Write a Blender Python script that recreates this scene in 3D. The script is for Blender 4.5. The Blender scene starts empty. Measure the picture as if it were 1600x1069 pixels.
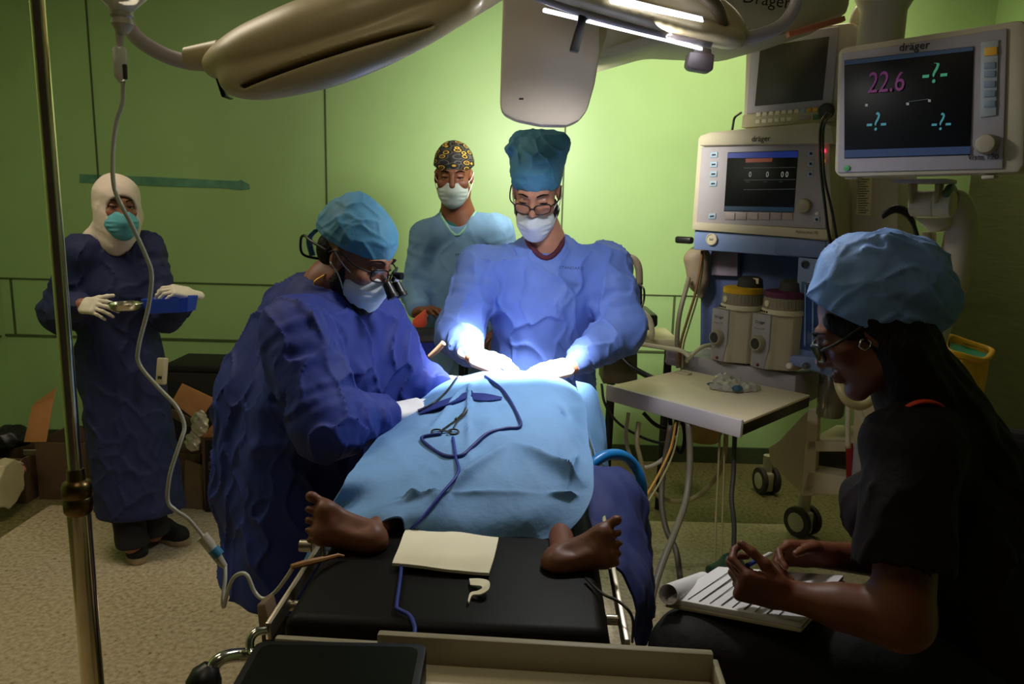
import bpy, bmesh, math, random
import numpy as np
from mathutils import Vector, Matrix

SC = bpy.context.scene
COL = SC.collection
random.seed(7)

# ---------------------------------------------------------------- camera
CAM_H, FPX, PITCH, ROLL = 1.55, 1200.0, math.radians(10.5), math.radians(1.5)
FWD = Vector((0, math.cos(PITCH), -math.sin(PITCH)))
_u0 = Vector((0, math.sin(PITCH), math.cos(PITCH)))
_r0 = Vector((1, 0, 0))
RGT = _r0 * math.cos(ROLL) + _u0 * math.sin(ROLL)
UPV = -_r0 * math.sin(ROLL) + _u0 * math.cos(ROLL)
CPOS = Vector((0, 0, CAM_H))
cam_d = bpy.data.cameras.new('camera')
cam_d.sensor_fit = 'HORIZONTAL'
cam_d.sensor_width = 36.0
cam_d.lens = FPX / 1600 * 36
cam_d.clip_start = 0.02
cam = bpy.data.objects.new('camera', cam_d)
COL.objects.link(cam)
cam.matrix_world = Matrix((
    (RGT.x, UPV.x, -FWD.x, CPOS.x), (RGT.y, UPV.y, -FWD.y, CPOS.y),
    (RGT.z, UPV.z, -FWD.z, CPOS.z), (0, 0, 0, 1)))
SC.camera = cam

# ---------------------------------------------------------------- world, exposure
SC.view_settings.view_transform = 'Standard'
SC.view_settings.look = 'None'
SC.view_settings.gamma = 1.0
SC.view_settings.exposure = 0.0
SC.view_settings.use_curve_mapping = False
wd = bpy.data.worlds.new('world')
SC.world = wd
wd.use_nodes = True
wd.node_tree.nodes['Background'].inputs[0].default_value = (1.0, 0.85, 0.6, 1)
wd.node_tree.nodes['Background'].inputs[1].default_value = 0.012


def P(px, py, Y):
    """world point at depth Y seen at photo pixel (px, py)"""
    d = FWD + RGT * ((px - 800) / FPX) - UPV * ((py - 534.5) / FPX)
    return CPOS + d * (Y / d.y)


def F(px, py, z=0.0):
    """world point at height z seen at photo pixel"""
    d = FWD + RGT * ((px - 800) / FPX) - UPV * ((py - 534.5) / FPX)
    return CPOS + d * ((z - CAM_H) / d.z)


def lamp(name, kind, loc, energy, color, aim=None, **kw):
    l = bpy.data.lights.new(name, kind)
    l.energy = energy
    l.color = color
    for k, v in kw.items():
        setattr(l, k, v)
    o = bpy.data.objects.new(name, l)
    COL.objects.link(o)
    o.location = loc
    if aim is not None:
        o.rotation_euler = (Vector(aim) - Vector(loc)).to_track_quat('-Z', 'Y').to_euler()
    return o


# the operating lamp's beam on the field, an added unseen spot on the back wall,
# one dim warm ceiling panel, and two overhead lights added as fill
SITE = P(792, 582, 2.25)
lamp('operating_beam', 'SPOT', (0.17, 2.08, 1.99), 800, (0.90, 0.94, 1.0), SITE + Vector((0.0, 0.12, 0)),
     spot_size=math.radians(36), spot_blend=0.95, shadow_soft_size=0.06)
lamp('operating_halo', 'SPOT', (0.20, 2.00, 1.98), 42, (0.93, 0.95, 1.0), SITE + Vector((0, 0.12, 0)),
     spot_size=math.radians(120), spot_blend=1.0, shadow_soft_size=0.10)
lamp('lamp_lens_glow', 'AREA', (0.33, 1.98, 1.955), 7, (0.97, 0.96, 0.95), (0.55, 1.1, 1.15), shape='RECTANGLE', size=0.25, size_y=0.05)
lamp('wall_fill_spot', 'SPOT', (0.12, 2.86, 1.93), 128, (1.0, 0.97, 0.86), (0.42, 4.6, 1.68),  # added spot in mid-air behind the surgeon, unseen source brightening the back wall
     spot_size=math.radians(112), spot_blend=1.0, shadow_soft_size=0.12)
lamp('ceiling_panel_light', 'AREA', (1.35, 3.85, 2.93), 14, (1.0, 0.88, 0.70), (1.35, 3.85, 0),
     shape='RECTANGLE', size=1.1, size_y=0.5)
lamp('left_fill_light', 'AREA', (-1.75, 2.3, 2.93), 18, (1.0, 0.88, 0.70), (-1.75, 2.3, 0),  # added overhead light, no source in view, lifts the nurse and left floor
     shape='RECTANGLE', size=1.2, size_y=0.6)
lamp('front_fill_light', 'AREA', (-0.3, 0.7, 2.93), 2.2, (1.0, 0.88, 0.70), (-0.3, 0.7, 0),  # added unseen light from above for the trolley tray and the seated cap
     shape='RECTANGLE', size=0.6, size_y=0.6)

# ---------------------------------------------------------------- materials
MATS = {}


def lin(c):
    return tuple(((x / 255) / 12.92 if x / 255 <= 0.04045 else ((x / 255 + 0.055) / 1.055) ** 2.4) for x in c)


def mat(name, rgb, rough=0.5, metal=0.0, var=0.12, scale=14.0, bump=0.0, bscale=60.0, spec=0.5,
        trans=0.0, crease=0.0, cscale=5.0, emit=None, estr=0.0, sss=0.0, coat=0.0, alpha=1.0, sheen=0.0, stretch=None):
    if name in MATS:
        return MATS[name]
    m = bpy.data.materials.new(name)
    m.use_nodes = True
    nt = m.node_tree
    b = nt.nodes['Principled BSDF']
    c = lin(rgb)
    tc = nt.nodes.new('ShaderNodeTexCoord')
    src = tc.outputs['Object']
    if stretch:
        mp = nt.nodes.new('ShaderNodeMapping')
        mp.inputs['Scale'].default_value = stretch
        nt.links.new(src, mp.inputs['Vector'])
        src = mp.outputs['Vector']
    if var > 0:
        n = nt.nodes.new('ShaderNodeTexNoise')
        n.inputs['Scale'].default_value = scale
        n.inputs['Detail'].default_value = 4
        nt.links.new(src, n.inputs['Vector'])
        r = nt.nodes.new('ShaderNodeValToRGB')
        r.color_ramp.elements[0].position = 0.3
        r.color_ramp.elements[1].position = 0.7
        r.color_ramp.elements[0].color = tuple(x * (1 - var) for x in c) + (1,)
        r.color_ramp.elements[1].color = tuple(min(1, x * (1 + var)) for x in c) + (1,)
        nt.links.new(n.outputs['Fac'], r.inputs['Fac'])
        nt.links.new(r.outputs['Color'], b.inputs['Base Color'])
    else:
        b.inputs['Base Color'].default_value = c + (1,)
    if bump > 0:
        n2 = nt.nodes.new('ShaderNodeTexNoise')
        n2.inputs['Scale'].default_value = bscale
        n2.inputs['Detail'].default_value = 5
        nt.links.new(src, n2.inputs['Vector'])
        bp = nt.nodes.new('ShaderNodeBump')
        bp.inputs['Strength'].default_value = bump
        bp.inputs['Distance'].default_value = 0.01
        nt.links.new(n2.outputs['Fac'], bp.inputs['Height'])
        nt.links.new(bp.outputs['Normal'], b.inputs['Normal'])
    if crease > 0:
        n3 = nt.nodes.new('ShaderNodeTexNoise')
        n3.noise_type = 'RIDGED_MULTIFRACTAL'
        n3.inputs['Scale'].default_value = cscale
        n3.inputs['Detail'].default_value = 2.5
        n3.inputs['Distortion'].default_value = 0.5
        mp3 = nt.nodes.new('ShaderNodeMapping')
        mp3.inputs['Scale'].default_value = (1.5, 1.5, 0.8)
        mp3.inputs['Rotation'].default_value = (0.3, 0.5, 0.2)
        nt.links.new(tc.outputs['Object'], mp3.inputs['Vector'])
        nt.links.new(mp3.outputs['Vector'], n3.inputs['Vector'])
        bp3 = nt.nodes.new('ShaderNodeBump')
        bp3.inputs['Strength'].default_value = crease
        bp3.inputs['Distance'].default_value = 0.02
        nt.links.new(n3.outputs['Fac'], bp3.inputs['Height'])
        if bump > 0:
            nt.links.new(bp3.outputs['Normal'], bp.inputs['Normal'])
        else:
            nt.links.new(bp3.outputs['Normal'], b.inputs['Normal'])
    b.inputs['Roughness'].default_value = rough
    b.inputs['Metallic'].default_value = metal
    b.inputs['Specular IOR Level'].default_value = spec
    b.inputs['Transmission Weight'].default_value = trans
    b.inputs['Coat Weight'].default_value = coat
    b.inputs['Alpha'].default_value = alpha
    b.inputs['Sheen Weight'].default_value = sheen
    if sss > 0:
        b.inputs['Subsurface Weight'].default_value = sss
        b.inputs['Subsurface Radius'].default_value = (0.02, 0.008, 0.004)
    if emit is not None:
        b.inputs['Emission Color'].default_value = lin(emit) + (1,)
        b.inputs['Emission Strength'].default_value = estr
    MATS[name] = m
    return m


# ---------------------------------------------------------------- objects
ROOT = {}


def tag(o, label=None, cat=None, group=None, kind=None):
    if label:
        o['label'] = label
    if cat:
        o['category'] = cat
    if group:
        o['group'] = group
    if kind:
        o['kind'] = kind
    return o


def thing(name, label, cat, loc, rz=0.0, group=None):
    o = bpy.data.objects.new(name, None)
    o.empty_display_size = 0.05
    COL.objects.link(o)
    loc = Vector(loc)
    o.location = loc
    o.rotation_euler = (0, 0, rz)
    ROOT[o.name] = Matrix.Translation(loc) @ Matrix.Rotation(rz, 4, 'Z')
    return tag(o, label, cat, group)


def link(name, me, m, parent=None, label=None, cat=None, group=None, kind=None, sharp=38):
    """link mesh data (world coordinates) as one object, under parent if given"""
    if me.materials:
        pass
    else:
        for mm in (m if isinstance(m, (list, tuple)) else [m]):
            me.materials.append(mm)
    me.name = name
    if sharp is not None:
        me.polygons.foreach_set('use_smooth', np.ones(len(me.polygons), dtype=bool))
        if sharp < 180:
            me.set_sharp_from_angle(angle=math.radians(sharp))
    o = bpy.data.objects.new(name, me)
    COL.objects.link(o)
    if parent is not None:
        M = ROOT[parent.name]
        me.transform(M.inverted())
        o.parent = parent
        ROOT[o.name] = M
    else:
        n = len(me.vertices)
        co = np.empty(n * 3, dtype=np.float32)
        me.vertices.foreach_get('co', co)
        co = co.reshape(-1, 3)
        lo, hi = co.min(0), co.max(0)
        c = Vector((float(lo[0] + hi[0]) / 2, float(lo[1] + hi[1]) / 2, float(lo[2])))
        me.transform(Matrix.Translation(-c))
        o.location = c
        ROOT[o.name] = Matrix.Translation(c)
    return tag(o, label, cat, group, kind)


def frame(o, x, z):
    """4x4 with origin o, x axis and approximate z axis (y completes)"""
    x = Vector(x).normalized()
    z = Vector(z)
    z = (z - x * z.dot(x)).normalized()
    y = z.cross(x)
    o = Vector(o)
    return Matrix(((x.x, y.x, z.x, o.x), (x.y, y.y, z.y, o.y), (x.z, y.z, z.z, o.z), (0, 0, 0, 1)))


def spline(pts, n=8, closed=False):
    pts = [Vector(p) for p in pts]
    if len(pts) < 3:
        return pts
    out = []
    N = len(pts)
    rng = range(N) if closed else range(N - 1)
    for i in rng:
        p1, p2 = pts[i], pts[(i + 1) % N]
        p0 = pts[(i - 1) % N] if (closed or i > 0) else p1 * 2 - p2
        p3 = pts[(i + 2) % N] if (closed or i < N - 2) else p2 * 2 - p1
        for k in range(n):
            t = k / n
            out.append(0.5 * ((2 * p1) + (p2 - p0) * t + (2 * p0 - 5 * p1 + 4 * p2 - p3) * t * t
                              + (3 * p1 - p0 - 3 * p2 + p3) * t ** 3))
    if not closed:
        out.append(pts[-1])
    return out


class B:
    """collects shapes into one mesh; M maps local coordinates to the world"""

    def __init__(s, M=None):
        s.bm = bmesh.new()
        s.M = M or Matrix.Identity(4)

    def _add(s, verts, faces):
        vs = [s.bm.verts.new(s.M @ Vector(v)) for v in verts]
        for f in faces:
            try:
                s.bm.faces.new([vs[i] for i in f])
            except ValueError:
                pass
        return vs

    def box(s, c, size, R=None, bev=0.0, seg=2, taper=None):
        t = bmesh.new()
        bmesh.ops.create_cube(t, size=1.0)
        for v in t.verts:
            v.co = Vector((v.co.x * size[0], v.co.y * size[1], v.co.z * size[2]))
            if taper and v.co.z > 0:
                v.co.x *= taper[0]
                v.co.y *= taper[1]
        if bev > 0:
            bmesh.ops.bevel(t, geom=t.edges[:], offset=bev, segments=seg, profile=0.5, affect='EDGES', clamp_overlap=True)
        T = Matrix.Translation(Vector(c)) @ (R.to_4x4() if R is not None else Matrix.Identity(4))
        for v in t.verts:
            v.co = s.M @ (T @ v.co)
        s._merge(t)
        return s

    def _merge(s, t):
        me = bpy.data.meshes.new('tmp')
        t.to_mesh(me)
        t.free()
        s.bm.from_mesh(me)
        bpy.data.meshes.remove(me)

    def tube(s, pts, r, n=8, closed=False, flat=1.0):
        pts = [Vector(p) for p in pts]
        N = len(pts)
        rr = r if hasattr(r, '__len__') else [r] * N
        if len(rr) != N:
            rr = list(np.interp(np.linspace(0, 1, N), np.linspace(0, 1, len(rr)), rr))
        rings = []
        up = None
        for i, p in enumerate(pts):
            a = pts[(i - 1) % N] if (closed or i > 0) else p
            b = pts[(i + 1) % N] if (closed or i < N - 1) else p
            d = (b - a)
            if d.length < 1e-9:
                d = Vector((0, 0, 1))
            d.normalize()
            if up is None:
                up = Vector((0, 0, 1)) if abs(d.z) < 0.9 else Vector((1, 0, 0))
            sd = d.cross(up)
            if sd.length < 1e-6:
                sd = d.cross(Vector((1, 0.3, 0)))
            sd.normalize()
            up = sd.cross(d).normalized()
            rings.append([p + (sd * math.cos(2 * math.pi * k / n) + up * (flat * math.sin(2 * math.pi * k / n))) * rr[i] for k in range(n)])
        verts = [v for rg in rings for v in rg]
        faces = []
        for i in range(N if closed else N - 1):
            j = (i + 1) % N
            for k in range(n):
                k2 = (k + 1) % n
                faces.append((i * n + k, i * n + k2, j * n + k2, j * n + k))
        if not closed:
            faces.append(tuple(range(n - 1, -1, -1)))
            faces.append(tuple((N - 1) * n + k for k in range(n)))
        s._add(verts, faces)
        return s

    def cyl(s, a, b, r, r2=None, n=24):
        return s.tube([a, b], [r, r if r2 is None else r2], n=n)

    def lathe(s, prof, o=(0, 0, 0), axis=(0, 0, 1), n=24, ref=None, caps=True):
        """prof: list of (radius, height along axis)"""
        ax = Vector(axis).normalized()
        rf = Vector(ref) if ref else (Vector((1, 0, 0)) if abs(ax.x) < 0.9 else Vector((0, 1, 0)))
        X = (rf - ax * rf.dot(ax)).normalized()
        Y = ax.cross(X)
        o = Vector(o)
        verts, faces = [], []
        for (r, h) in prof:
            for k in range(n):
                t = 2 * math.pi * k / n
                verts.append(o + ax * h + (X * math.cos(t) + Y * math.sin(t)) * max(r, 1e-5))
        m = len(prof)
        for i in range(m - 1):
            for k in range(n):
                k2 = (k + 1) % n
                faces.append((i * n + k, i * n + k2, (i + 1) * n + k2, (i + 1) * n + k))
        if caps:
            faces.append(tuple(range(n - 1, -1, -1)))
            faces.append(tuple((m - 1) * n + k for k in range(n)))
        s._add(verts, faces)
        return s

    def prism(s, poly, d0, d1, T=None, bev=0.0):
        """poly: xy outline, extruded along z from d0 to d1 in frame T"""
        t = bmesh.new()
        T = T or Matrix.Identity(4)
        lo = [t.verts.new((p[0], p[1], d0)) for p in poly]
        hi = [t.verts.new((p[0], p[1], d1)) for p in poly]
        n = len(poly)
        t.faces.new(lo[::-1])
        t.faces.new(hi)
        for i in range(n):
            t.faces.new((lo[i], lo[(i + 1) % n], hi[(i + 1) % n], hi[i]))
        bmesh.ops.recalc_face_normals(t, faces=t.faces[:])
        if bev > 0:
            bmesh.ops.bevel(t, geom=t.edges[:], offset=bev, segments=2, profile=0.5, affect='EDGES', clamp_overlap=True)
        for v in t.verts:
            v.co = s.M @ (T @ v.co)
        s._merge(t)
        return s

    def hull3(s, quad, vec, bev=0.0):
        """a slab: 3-D outline `quad` swept by vec"""
        t = bmesh.new()
        vec = Vector(vec)
        lo = [t.verts.new(Vector(p)) for p in quad]
        hi = [t.verts.new(Vector(p) + vec) for p in quad]
        n = len(quad)
        t.faces.new(lo[::-1])
        t.faces.new(hi)
        for i in range(n):
            t.faces.new((lo[i], lo[(i + 1) % n], hi[(i + 1) % n], hi[i]))
        bmesh.ops.recalc_face_normals(t, faces=t.faces[:])
        if bev > 0:
            bmesh.ops.bevel(t, geom=t.edges[:], offset=bev, segments=2, profile=0.5, affect='EDGES', clamp_overlap=True)
        for v in t.verts:
            v.co = s.M @ v.co
        s._merge(t)
        return s

    def ball(s, c, r, sc=(1, 1, 1), n=14, R=None):
        t = bmesh.new()
        bmesh.ops.create_uvsphere(t, u_segments=n + 4, v_segments=n, radius=r)
        for v in t.verts:
            q = Vector((v.co.x * sc[0], v.co.y * sc[1], v.co.z * sc[2]))
            if R is not None:
                q = R @ q
            v.co = s.M @ (q + Vector(c))
        s._merge(t)
        return s

    def mesh(s):
        me = bpy.data.meshes.new('m')
        bmesh.ops.recalc_face_normals(s.bm, faces=s.bm.faces[:])
        s.bm.to_mesh(me)
        s.bm.free()
        return me


def mk(name, b, m, parent=None, label=None, cat=None, group=None, kind=None, sharp=38):
    return link(name, b.mesh(), m, parent, label, cat, group, kind, sharp)


def text(name, s, c, right, up, h, m, parent=None, align='CENTER', depth=0.0006, label=None, wide=1.0):
    """raised lettering: right/up give the plane, c the centre (or left edge)"""
    cu = bpy.data.curves.new('txt', 'FONT')
    cu.body = s
    cu.size = 1.0
    cu.align_x = align
    cu.align_y = 'CENTER'
    cu.resolution_u = 3
    cu.extrude = 0.0
    o = bpy.data.objects.new('txt', cu)
    COL.objects.link(o)
    dg = bpy.context.evaluated_depsgraph_get()
    me = bpy.data.meshes.new_from_object(o.evaluated_get(dg))
    bpy.data.objects.remove(o)
    bpy.data.curves.remove(cu)
    me.materials.clear()
    r = Vector(right).normalized()
    u = Vector(up)
    u = (u - r * u.dot(r)).normalized()
    nrm = r.cross(u)
    k = h / 0.7
    M = Matrix(((r.x * k * wide, u.x * k, nrm.x, c[0]), (r.y * k * wide, u.y * k, nrm.y, c[1]), (r.z * k * wide, u.z * k, nrm.z, c[2]), (0, 0, 0, 1)))
    bm = bmesh.new()
    bm.from_mesh(me)
    ex = bmesh.ops.extrude_face_region(bm, geom=bm.faces[:])
    for v in ex['geom']:
        if isinstance(v, bmesh.types.BMVert):
            v.co.z += depth
    bmesh.ops.recalc_face_normals(bm, faces=bm.faces[:])
    bm.to_mesh(me)
    bm.free()
    me.transform(M)
    return link(name, me, m, parent, label, sharp=None)


CLOTH = {}


def cloth(name, rows, m, parent=None, thick=0.004, sub=8, bumps=(), wr=0.0, seed=1, **kw):
    """sheet through a grid of control points (Catmull-Rom both ways), with real thickness"""
    g = [spline(r, sub) for r in rows]
    ncol = len(g[0])
    cols = [spline([g[i][j] for i in range(len(g))], sub) for j in range(ncol)]
    nr = len(cols[0])
    A = np.array([[tuple(cols[j][i]) for j in range(ncol)] for i in range(nr)])
    du = np.gradient(A, axis=1)
    dv = np.gradient(A, axis=0)
    N = np.cross(du, dv)
    N /= np.linalg.norm(N, axis=2, keepdims=True) + 1e-9
    if N[..., 2].mean() < 0:
        N = -N
    H = np.zeros(A.shape[:2])
    for (a, b, w, h) in bumps:  # folds: segment, width, height (sharp or soft)
        a, b = np.array(a), np.array(b)
        ab = b - a
        t = np.clip(((A - a) @ ab) / (ab @ ab), 0, 1)
        d = np.linalg.norm(A - a - t[..., None] * ab, axis=2)
        end = np.clip(np.minimum(t, 1 - t) * 3.5 + 0.05, 0, 1)
        H += h * np.exp(-np.abs(d) / w) * end
    if wr:
        rg = np.random.RandomState(seed)
        for _ in range(9):
            kv = rg.normal(size=3) * 16
            q = rg.normal(size=3) * 9
            H += wr / 4 * (1 - np.abs(np.sin(A @ kv + 1.6 * np.sin(A @ q + rg.rand() * 6) + rg.rand() * 6)))
    A = A + N * H[..., None]
    CLOTH['A'], CLOTH['N'] = A.reshape(-1, 3), N.reshape(-1, 3)
    top = A.reshape(-1, 3)
    bot = (A - N * thick).reshape(-1, 3)
    V = np.vstack([top, bot])
    n = nr * ncol
    faces = []
    for i in range(nr - 1):
        for j in range(ncol - 1):
            a = i * ncol + j
            faces.append((a, a + 1, a + ncol + 1, a + ncol))
            faces.append((n + a, n + a + ncol, n + a + ncol + 1, n + a + 1))
    edge = [(0, j) for j in range(ncol)] + [(i, ncol - 1) for i in range(1, nr)] + \
           [(nr - 1, j) for j in range(ncol - 2, -1, -1)] + [(i, 0) for i in range(nr - 2, 0, -1)]
    for e in range(len(edge)):
        a = edge[e][0] * ncol + edge[e][1]
        b = edge[(e + 1) % len(edge)][0] * ncol + edge[(e + 1) % len(edge)][1]
        faces.append((a, n + a, n + b, b))
    me = bpy.data.meshes.new(name)
    me.from_pydata([tuple(v) for v in V], [], faces)
    bm = bmesh.new()
    bm.from_mesh(me)
    bmesh.ops.recalc_face_normals(bm, faces=bm.faces[:])
    bm.to_mesh(me)
    bm.free()
    return link(name, me, m, parent, sharp=60, **kw)


# ---------------------------------------------------------------- implicit modelling (bodies, cloth on bodies)
class S:
    """signed-distance grid; shapes blend smoothly, then become one continuous mesh"""

    def __init__(s, lo, hi, h):
        s.h = h
        s.lo = np.array(lo, dtype=np.float64)
        s.n = np.ceil((np.array(hi) - s.lo) / h).astype(int) + 1
        s.F = np.full(tuple(s.n), 0.3, dtype=np.float32)

    def sub_(s, lo, hi):
        i0 = np.clip(np.floor((np.array(lo) - s.lo) / s.h).astype(int), 0, s.n)
        i1 = np.clip(np.ceil((np.array(hi) - s.lo) / s.h).astype(int) + 1, 0, s.n)
        if (i1 <= i0).any():
            return None
        sl = tuple(slice(a, b) for a, b in zip(i0, i1))
        g = [(s.lo[k] + s.h * np.arange(i0[k], i1[k])).astype(np.float32) for k in range(3)]
        return sl, g[0][:, None, None], g[1][None, :, None], g[2][None, None, :]

    def put(s, sl, d, k, op='add'):
        A = s.F[sl]
        if op == 'add':
            if k > 0:
                hh = np.maximum(k - np.abs(A - d), 0) / k
                s.F[sl] = np.minimum(A, d) - hh * hh * k * 0.25
            else:
                s.F[sl] = np.minimum(A, d)
        else:
            d = -d
            if k > 0:
                hh = np.maximum(k - np.abs(A - d), 0) / k
                s.F[sl] = np.maximum(A, d) + hh * hh * k * 0.25
            else:
                s.F[sl] = np.maximum(A, d)

    def cap(s, a, b, ra, rb=None, k=0.02, op='add', flat=None, ratio=1.0):
        rb = ra if rb is None else rb
        a, b = np.array(a, dtype=float), np.array(b, dtype=float)
        R = max(ra, rb) * max(1, ratio) + k + 3 * s.h
        q = s.sub_(np.minimum(a, b) - R, np.maximum(a, b) + R)
        if q is None:
            return s
        sl, X, Y, Z = q
        ab = b - a
        L = float(ab @ ab) + 1e-12
        px, py, pz = X - a[0], Y - a[1], Z - a[2]
        t = np.clip((px * ab[0] + py * ab[1] + pz * ab[2]) / L, 0, 1)
        dx, dy, dz = px - ab[0] * t, py - ab[1] * t, pz - ab[2] * t
        if flat is not None:
            f = np.array(flat, dtype=float)
            f = f / np.linalg.norm(f)
            c = dx * f[0] + dy * f[1] + dz * f[2]
            e = c * (1 / ratio - 1)
            dx, dy, dz = dx + e * f[0], dy + e * f[1], dz + e * f[2]
        d = np.sqrt(dx * dx + dy * dy + dz * dz) - (ra + (rb - ra) * t)
        if flat is not None and ratio < 1:
            d = d * (ratio + 1) / 2
        s.put(sl, d, k, op)
        return s

    def chain(s, pts, rad, k=0.02, **kw):
        for i in range(len(pts) - 1):
            s.cap(pts[i], pts[i + 1], rad[i], rad[i + 1], k, **kw)
        return s

    def path(s, pts, rad, k=0.01, n=6, **kw):
        q = spline(pts, n)
        rr = np.interp(np.linspace(0, 1, len(q)), np.linspace(0, 1, len(rad)), rad)
        for i in range(len(q) - 1):
            s.cap(q[i], q[i + 1], rr[i], rr[i + 1], k, **kw)
        return s

    def top(s, x, y):
        """height of the surface seen from above at x, y"""
        i = int(round((x - s.lo[0]) / s.h))
        j = int(round((y - s.lo[1]) / s.h))
        col = s.F[i, j]
        k = np.nonzero(col < 0)[0]
        if len(k) == 0:
            return None
        k = k[-1]
        return s.lo[2] + (k + col[k] / (col[k] - col[min(k + 1, len(col) - 1)] - 1e-9)) * s.h

    def ell(s, c, r, R=None, k=0.015, op='add'):
        """ellipsoid; R columns are its axes"""
        c = np.array(c, dtype=float)
        r = np.array(r, dtype=float)
        m = r.max() + k + 3 * s.h
        q = s.sub_(c - m, c + m)
        if q is None:
            return s
        sl, X, Y, Z = q
        dx, dy, dz = X - c[0], Y - c[1], Z - c[2]
        if R is None:
            R = np.eye(3)
        u = dx * R[0][0] + dy * R[1][0] + dz * R[2][0]
        v = dx * R[0][1] + dy * R[1][1] + dz * R[2][1]
        w = dx * R[0][2] + dy * R[1][2] + dz * R[2][2]
        k0 = np.sqrt((u / r[0]) ** 2 + (v / r[1]) ** 2 + (w / r[2]) ** 2)
        k1 = np.sqrt((u / r[0] ** 2) ** 2 + (v / r[1] ** 2) ** 2 + (w / r[2] ** 2) ** 2) + 1e-6
        d = k0 * (k0 - 1) / k1
        s.put(sl, d, k, op)
        return s

    def box(s, c, half, R=None, rad=0.01, k=0.01, op='add'):
        c = np.array(c, dtype=float)
        hf = np.array(half, dtype=float)
        m = np.linalg.norm(hf) + k + 3 * s.h
        q = s.sub_(c - m, c + m)
        if q is None:
            return s
        sl, X, Y, Z = q
        dx, dy, dz = X - c[0], Y - c[1], Z - c[2]
        if R is None:
            R = np.eye(3)
        a = [np.abs(dx * R[0][i] + dy * R[1][i] + dz * R[2][i]) - (hf[i] - rad) for i in range(3)]
        d = np.sqrt(np.maximum(a[0], 0) ** 2 + np.maximum(a[1], 0) ** 2 + np.maximum(a[2], 0) ** 2) \
            + np.minimum(np.maximum(a[0], np.maximum(a[1], a[2])), 0) - rad
        s.put(sl, d, k, op)
        return s

    def ridge(s, pts, w, h):
        """raise (h>0) or press (h<0) a fold along a polyline"""
        P_ = np.array([tuple(p) for p in pts], dtype=float)
        q = s.sub_(P_.min(0) - 3 * w, P_.max(0) + 3 * w)
        if q is None:
            return s
        sl, X, Y, Z = q
        best = None
        for i in range(len(P_) - 1):
            a, b = P_[i], P_[i + 1]
            ab = b - a
            px, py, pz = X - a[0], Y - a[1], Z - a[2]
            t = np.clip((px * ab[0] + py * ab[1] + pz * ab[2]) / (ab @ ab + 1e-12), 0, 1)
            d2 = (px - ab[0] * t) ** 2 + (py - ab[1] * t) ** 2 + (pz - ab[2] * t) ** 2
            best = d2 if best is None else np.minimum(best, d2)
        s.F[sl] -= (h * np.exp(-best / (w * w))).astype(np.float32)
        return s

    def wrinkle(s, amp, kdirs, seed=1, lo=None, hi=None, warp=1.4):
        """creased cloth: ridged waves along the given wave vectors"""
        q = s.sub_(lo if lo is not None else s.lo, hi if hi is not None else s.lo + s.h * s.n)
        if q is None:
            return s
        sl, X, Y, Z = q
        rg = np.random.RandomState(seed)
        acc = 0
        for kd in kdirs:
            q1 = rg.normal(size=3) * 7
            ph = rg.rand(2) * 6.3
            wv = np.sin(q1[0] * X + q1[1] * Y + q1[2] * Z + ph[0])
            acc = acc + (0.6 - np.abs(np.sin(kd[0] * X + kd[1] * Y + kd[2] * Z + warp * wv + ph[1]))) * (0.5 + 0.5 * wv * wv)
        s.F[sl] -= (amp / len(kdirs) * 2 * acc).astype(np.float32)
        return s

    def crumple(s, cell, h, w, stretch=(1, 1, 1), seed=1, lo=None, hi=None):
        """crisp folds along the borders of random cells, as in creased cloth"""
        I, J, K = np.nonzero(np.abs(s.F) < 0.028)
        X = np.stack([I, J, K], 1) * s.h + s.lo
        if lo is not None:
            ok = ((X > np.array(lo)) & (X < np.array(hi))).all(1)
            I, J, K, X = I[ok], J[ok], K[ok], X[ok]
        if len(X) == 0:
            return s
        rg = np.random.RandomState(seed)
        W = X + 0.02 * np.sin(X[:, [1, 2, 0]] * 23 + rg.rand(3) * 6) + 0.012 * np.sin(X[:, [2, 0, 1]] * 47 + rg.rand(3) * 6)
        W = (W / np.array(stretch)).astype(np.float32)
        a, b = W.min(0), W.max(0)
        n = max(6, int(np.prod((b - a) / cell + 0.6)))
        C_ = (a + rg.rand(n, 3) * (b - a)).astype(np.float32)
        out = np.empty(len(W), dtype=np.float32)
        for i in range(0, len(W), 20000):
            q = W[i:i + 20000]
            d = ((q * q).sum(1)[:, None] - 2 * q @ C_.T + (C_ * C_).sum(1)[None])
            d = np.sqrt(np.maximum(np.partition(d, 1, axis=1)[:, :2], 0))
            out[i:i + 20000] = np.exp(-(d[:, 1] - d[:, 0]) / w)
        s.F[I, J, K] -= h * (out - 0.25)
        return s

    def cut(s, p, n, k=0.0):
        """remove the side the normal points to"""
        p, n = np.array(p, dtype=float), np.array(n, dtype=float)
        n = n / np.linalg.norm(n)
        _, X, Y, Z = s.sub_(s.lo, s.lo + s.h * s.n)
        d = ((X - p[0]) * n[0] + (Y - p[1]) * n[1] + (Z - p[2]) * n[2]).astype(np.float32)
        if k > 0:
            hh = np.maximum(k - np.abs(s.F - d), 0) / k
            s.F = np.maximum(s.F, d) + hh * hh * k * 0.25
        else:
            s.F = np.maximum(s.F, d)
        return s

    def mesh(s, smooth=1):
        F = s.F
        F[0], F[-1], F[:, 0], F[:, -1], F[:, :, 0], F[:, :, -1] = 1, 1, 1, 1, 1, 1
        ins = F < 0
        c = np.zeros(tuple(s.n - 1), dtype=np.int8)
        for dx in (0, 1):
            for dy in (0, 1):
                for dz in (0, 1):
                    c += ins[dx:s.n[0] - 1 + dx, dy:s.n[1] - 1 + dy, dz:s.n[2] - 1 + dz]
        mixed = (c > 0) & (c < 8)
        I, J, K = np.nonzero(mixed)
        idx = np.full(c.shape, -1, dtype=np.int64)
        idx[I, J, K] = np.arange(len(I))
        pos = np.zeros((len(I), 3))
        cnt = np.zeros(len(I))
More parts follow.
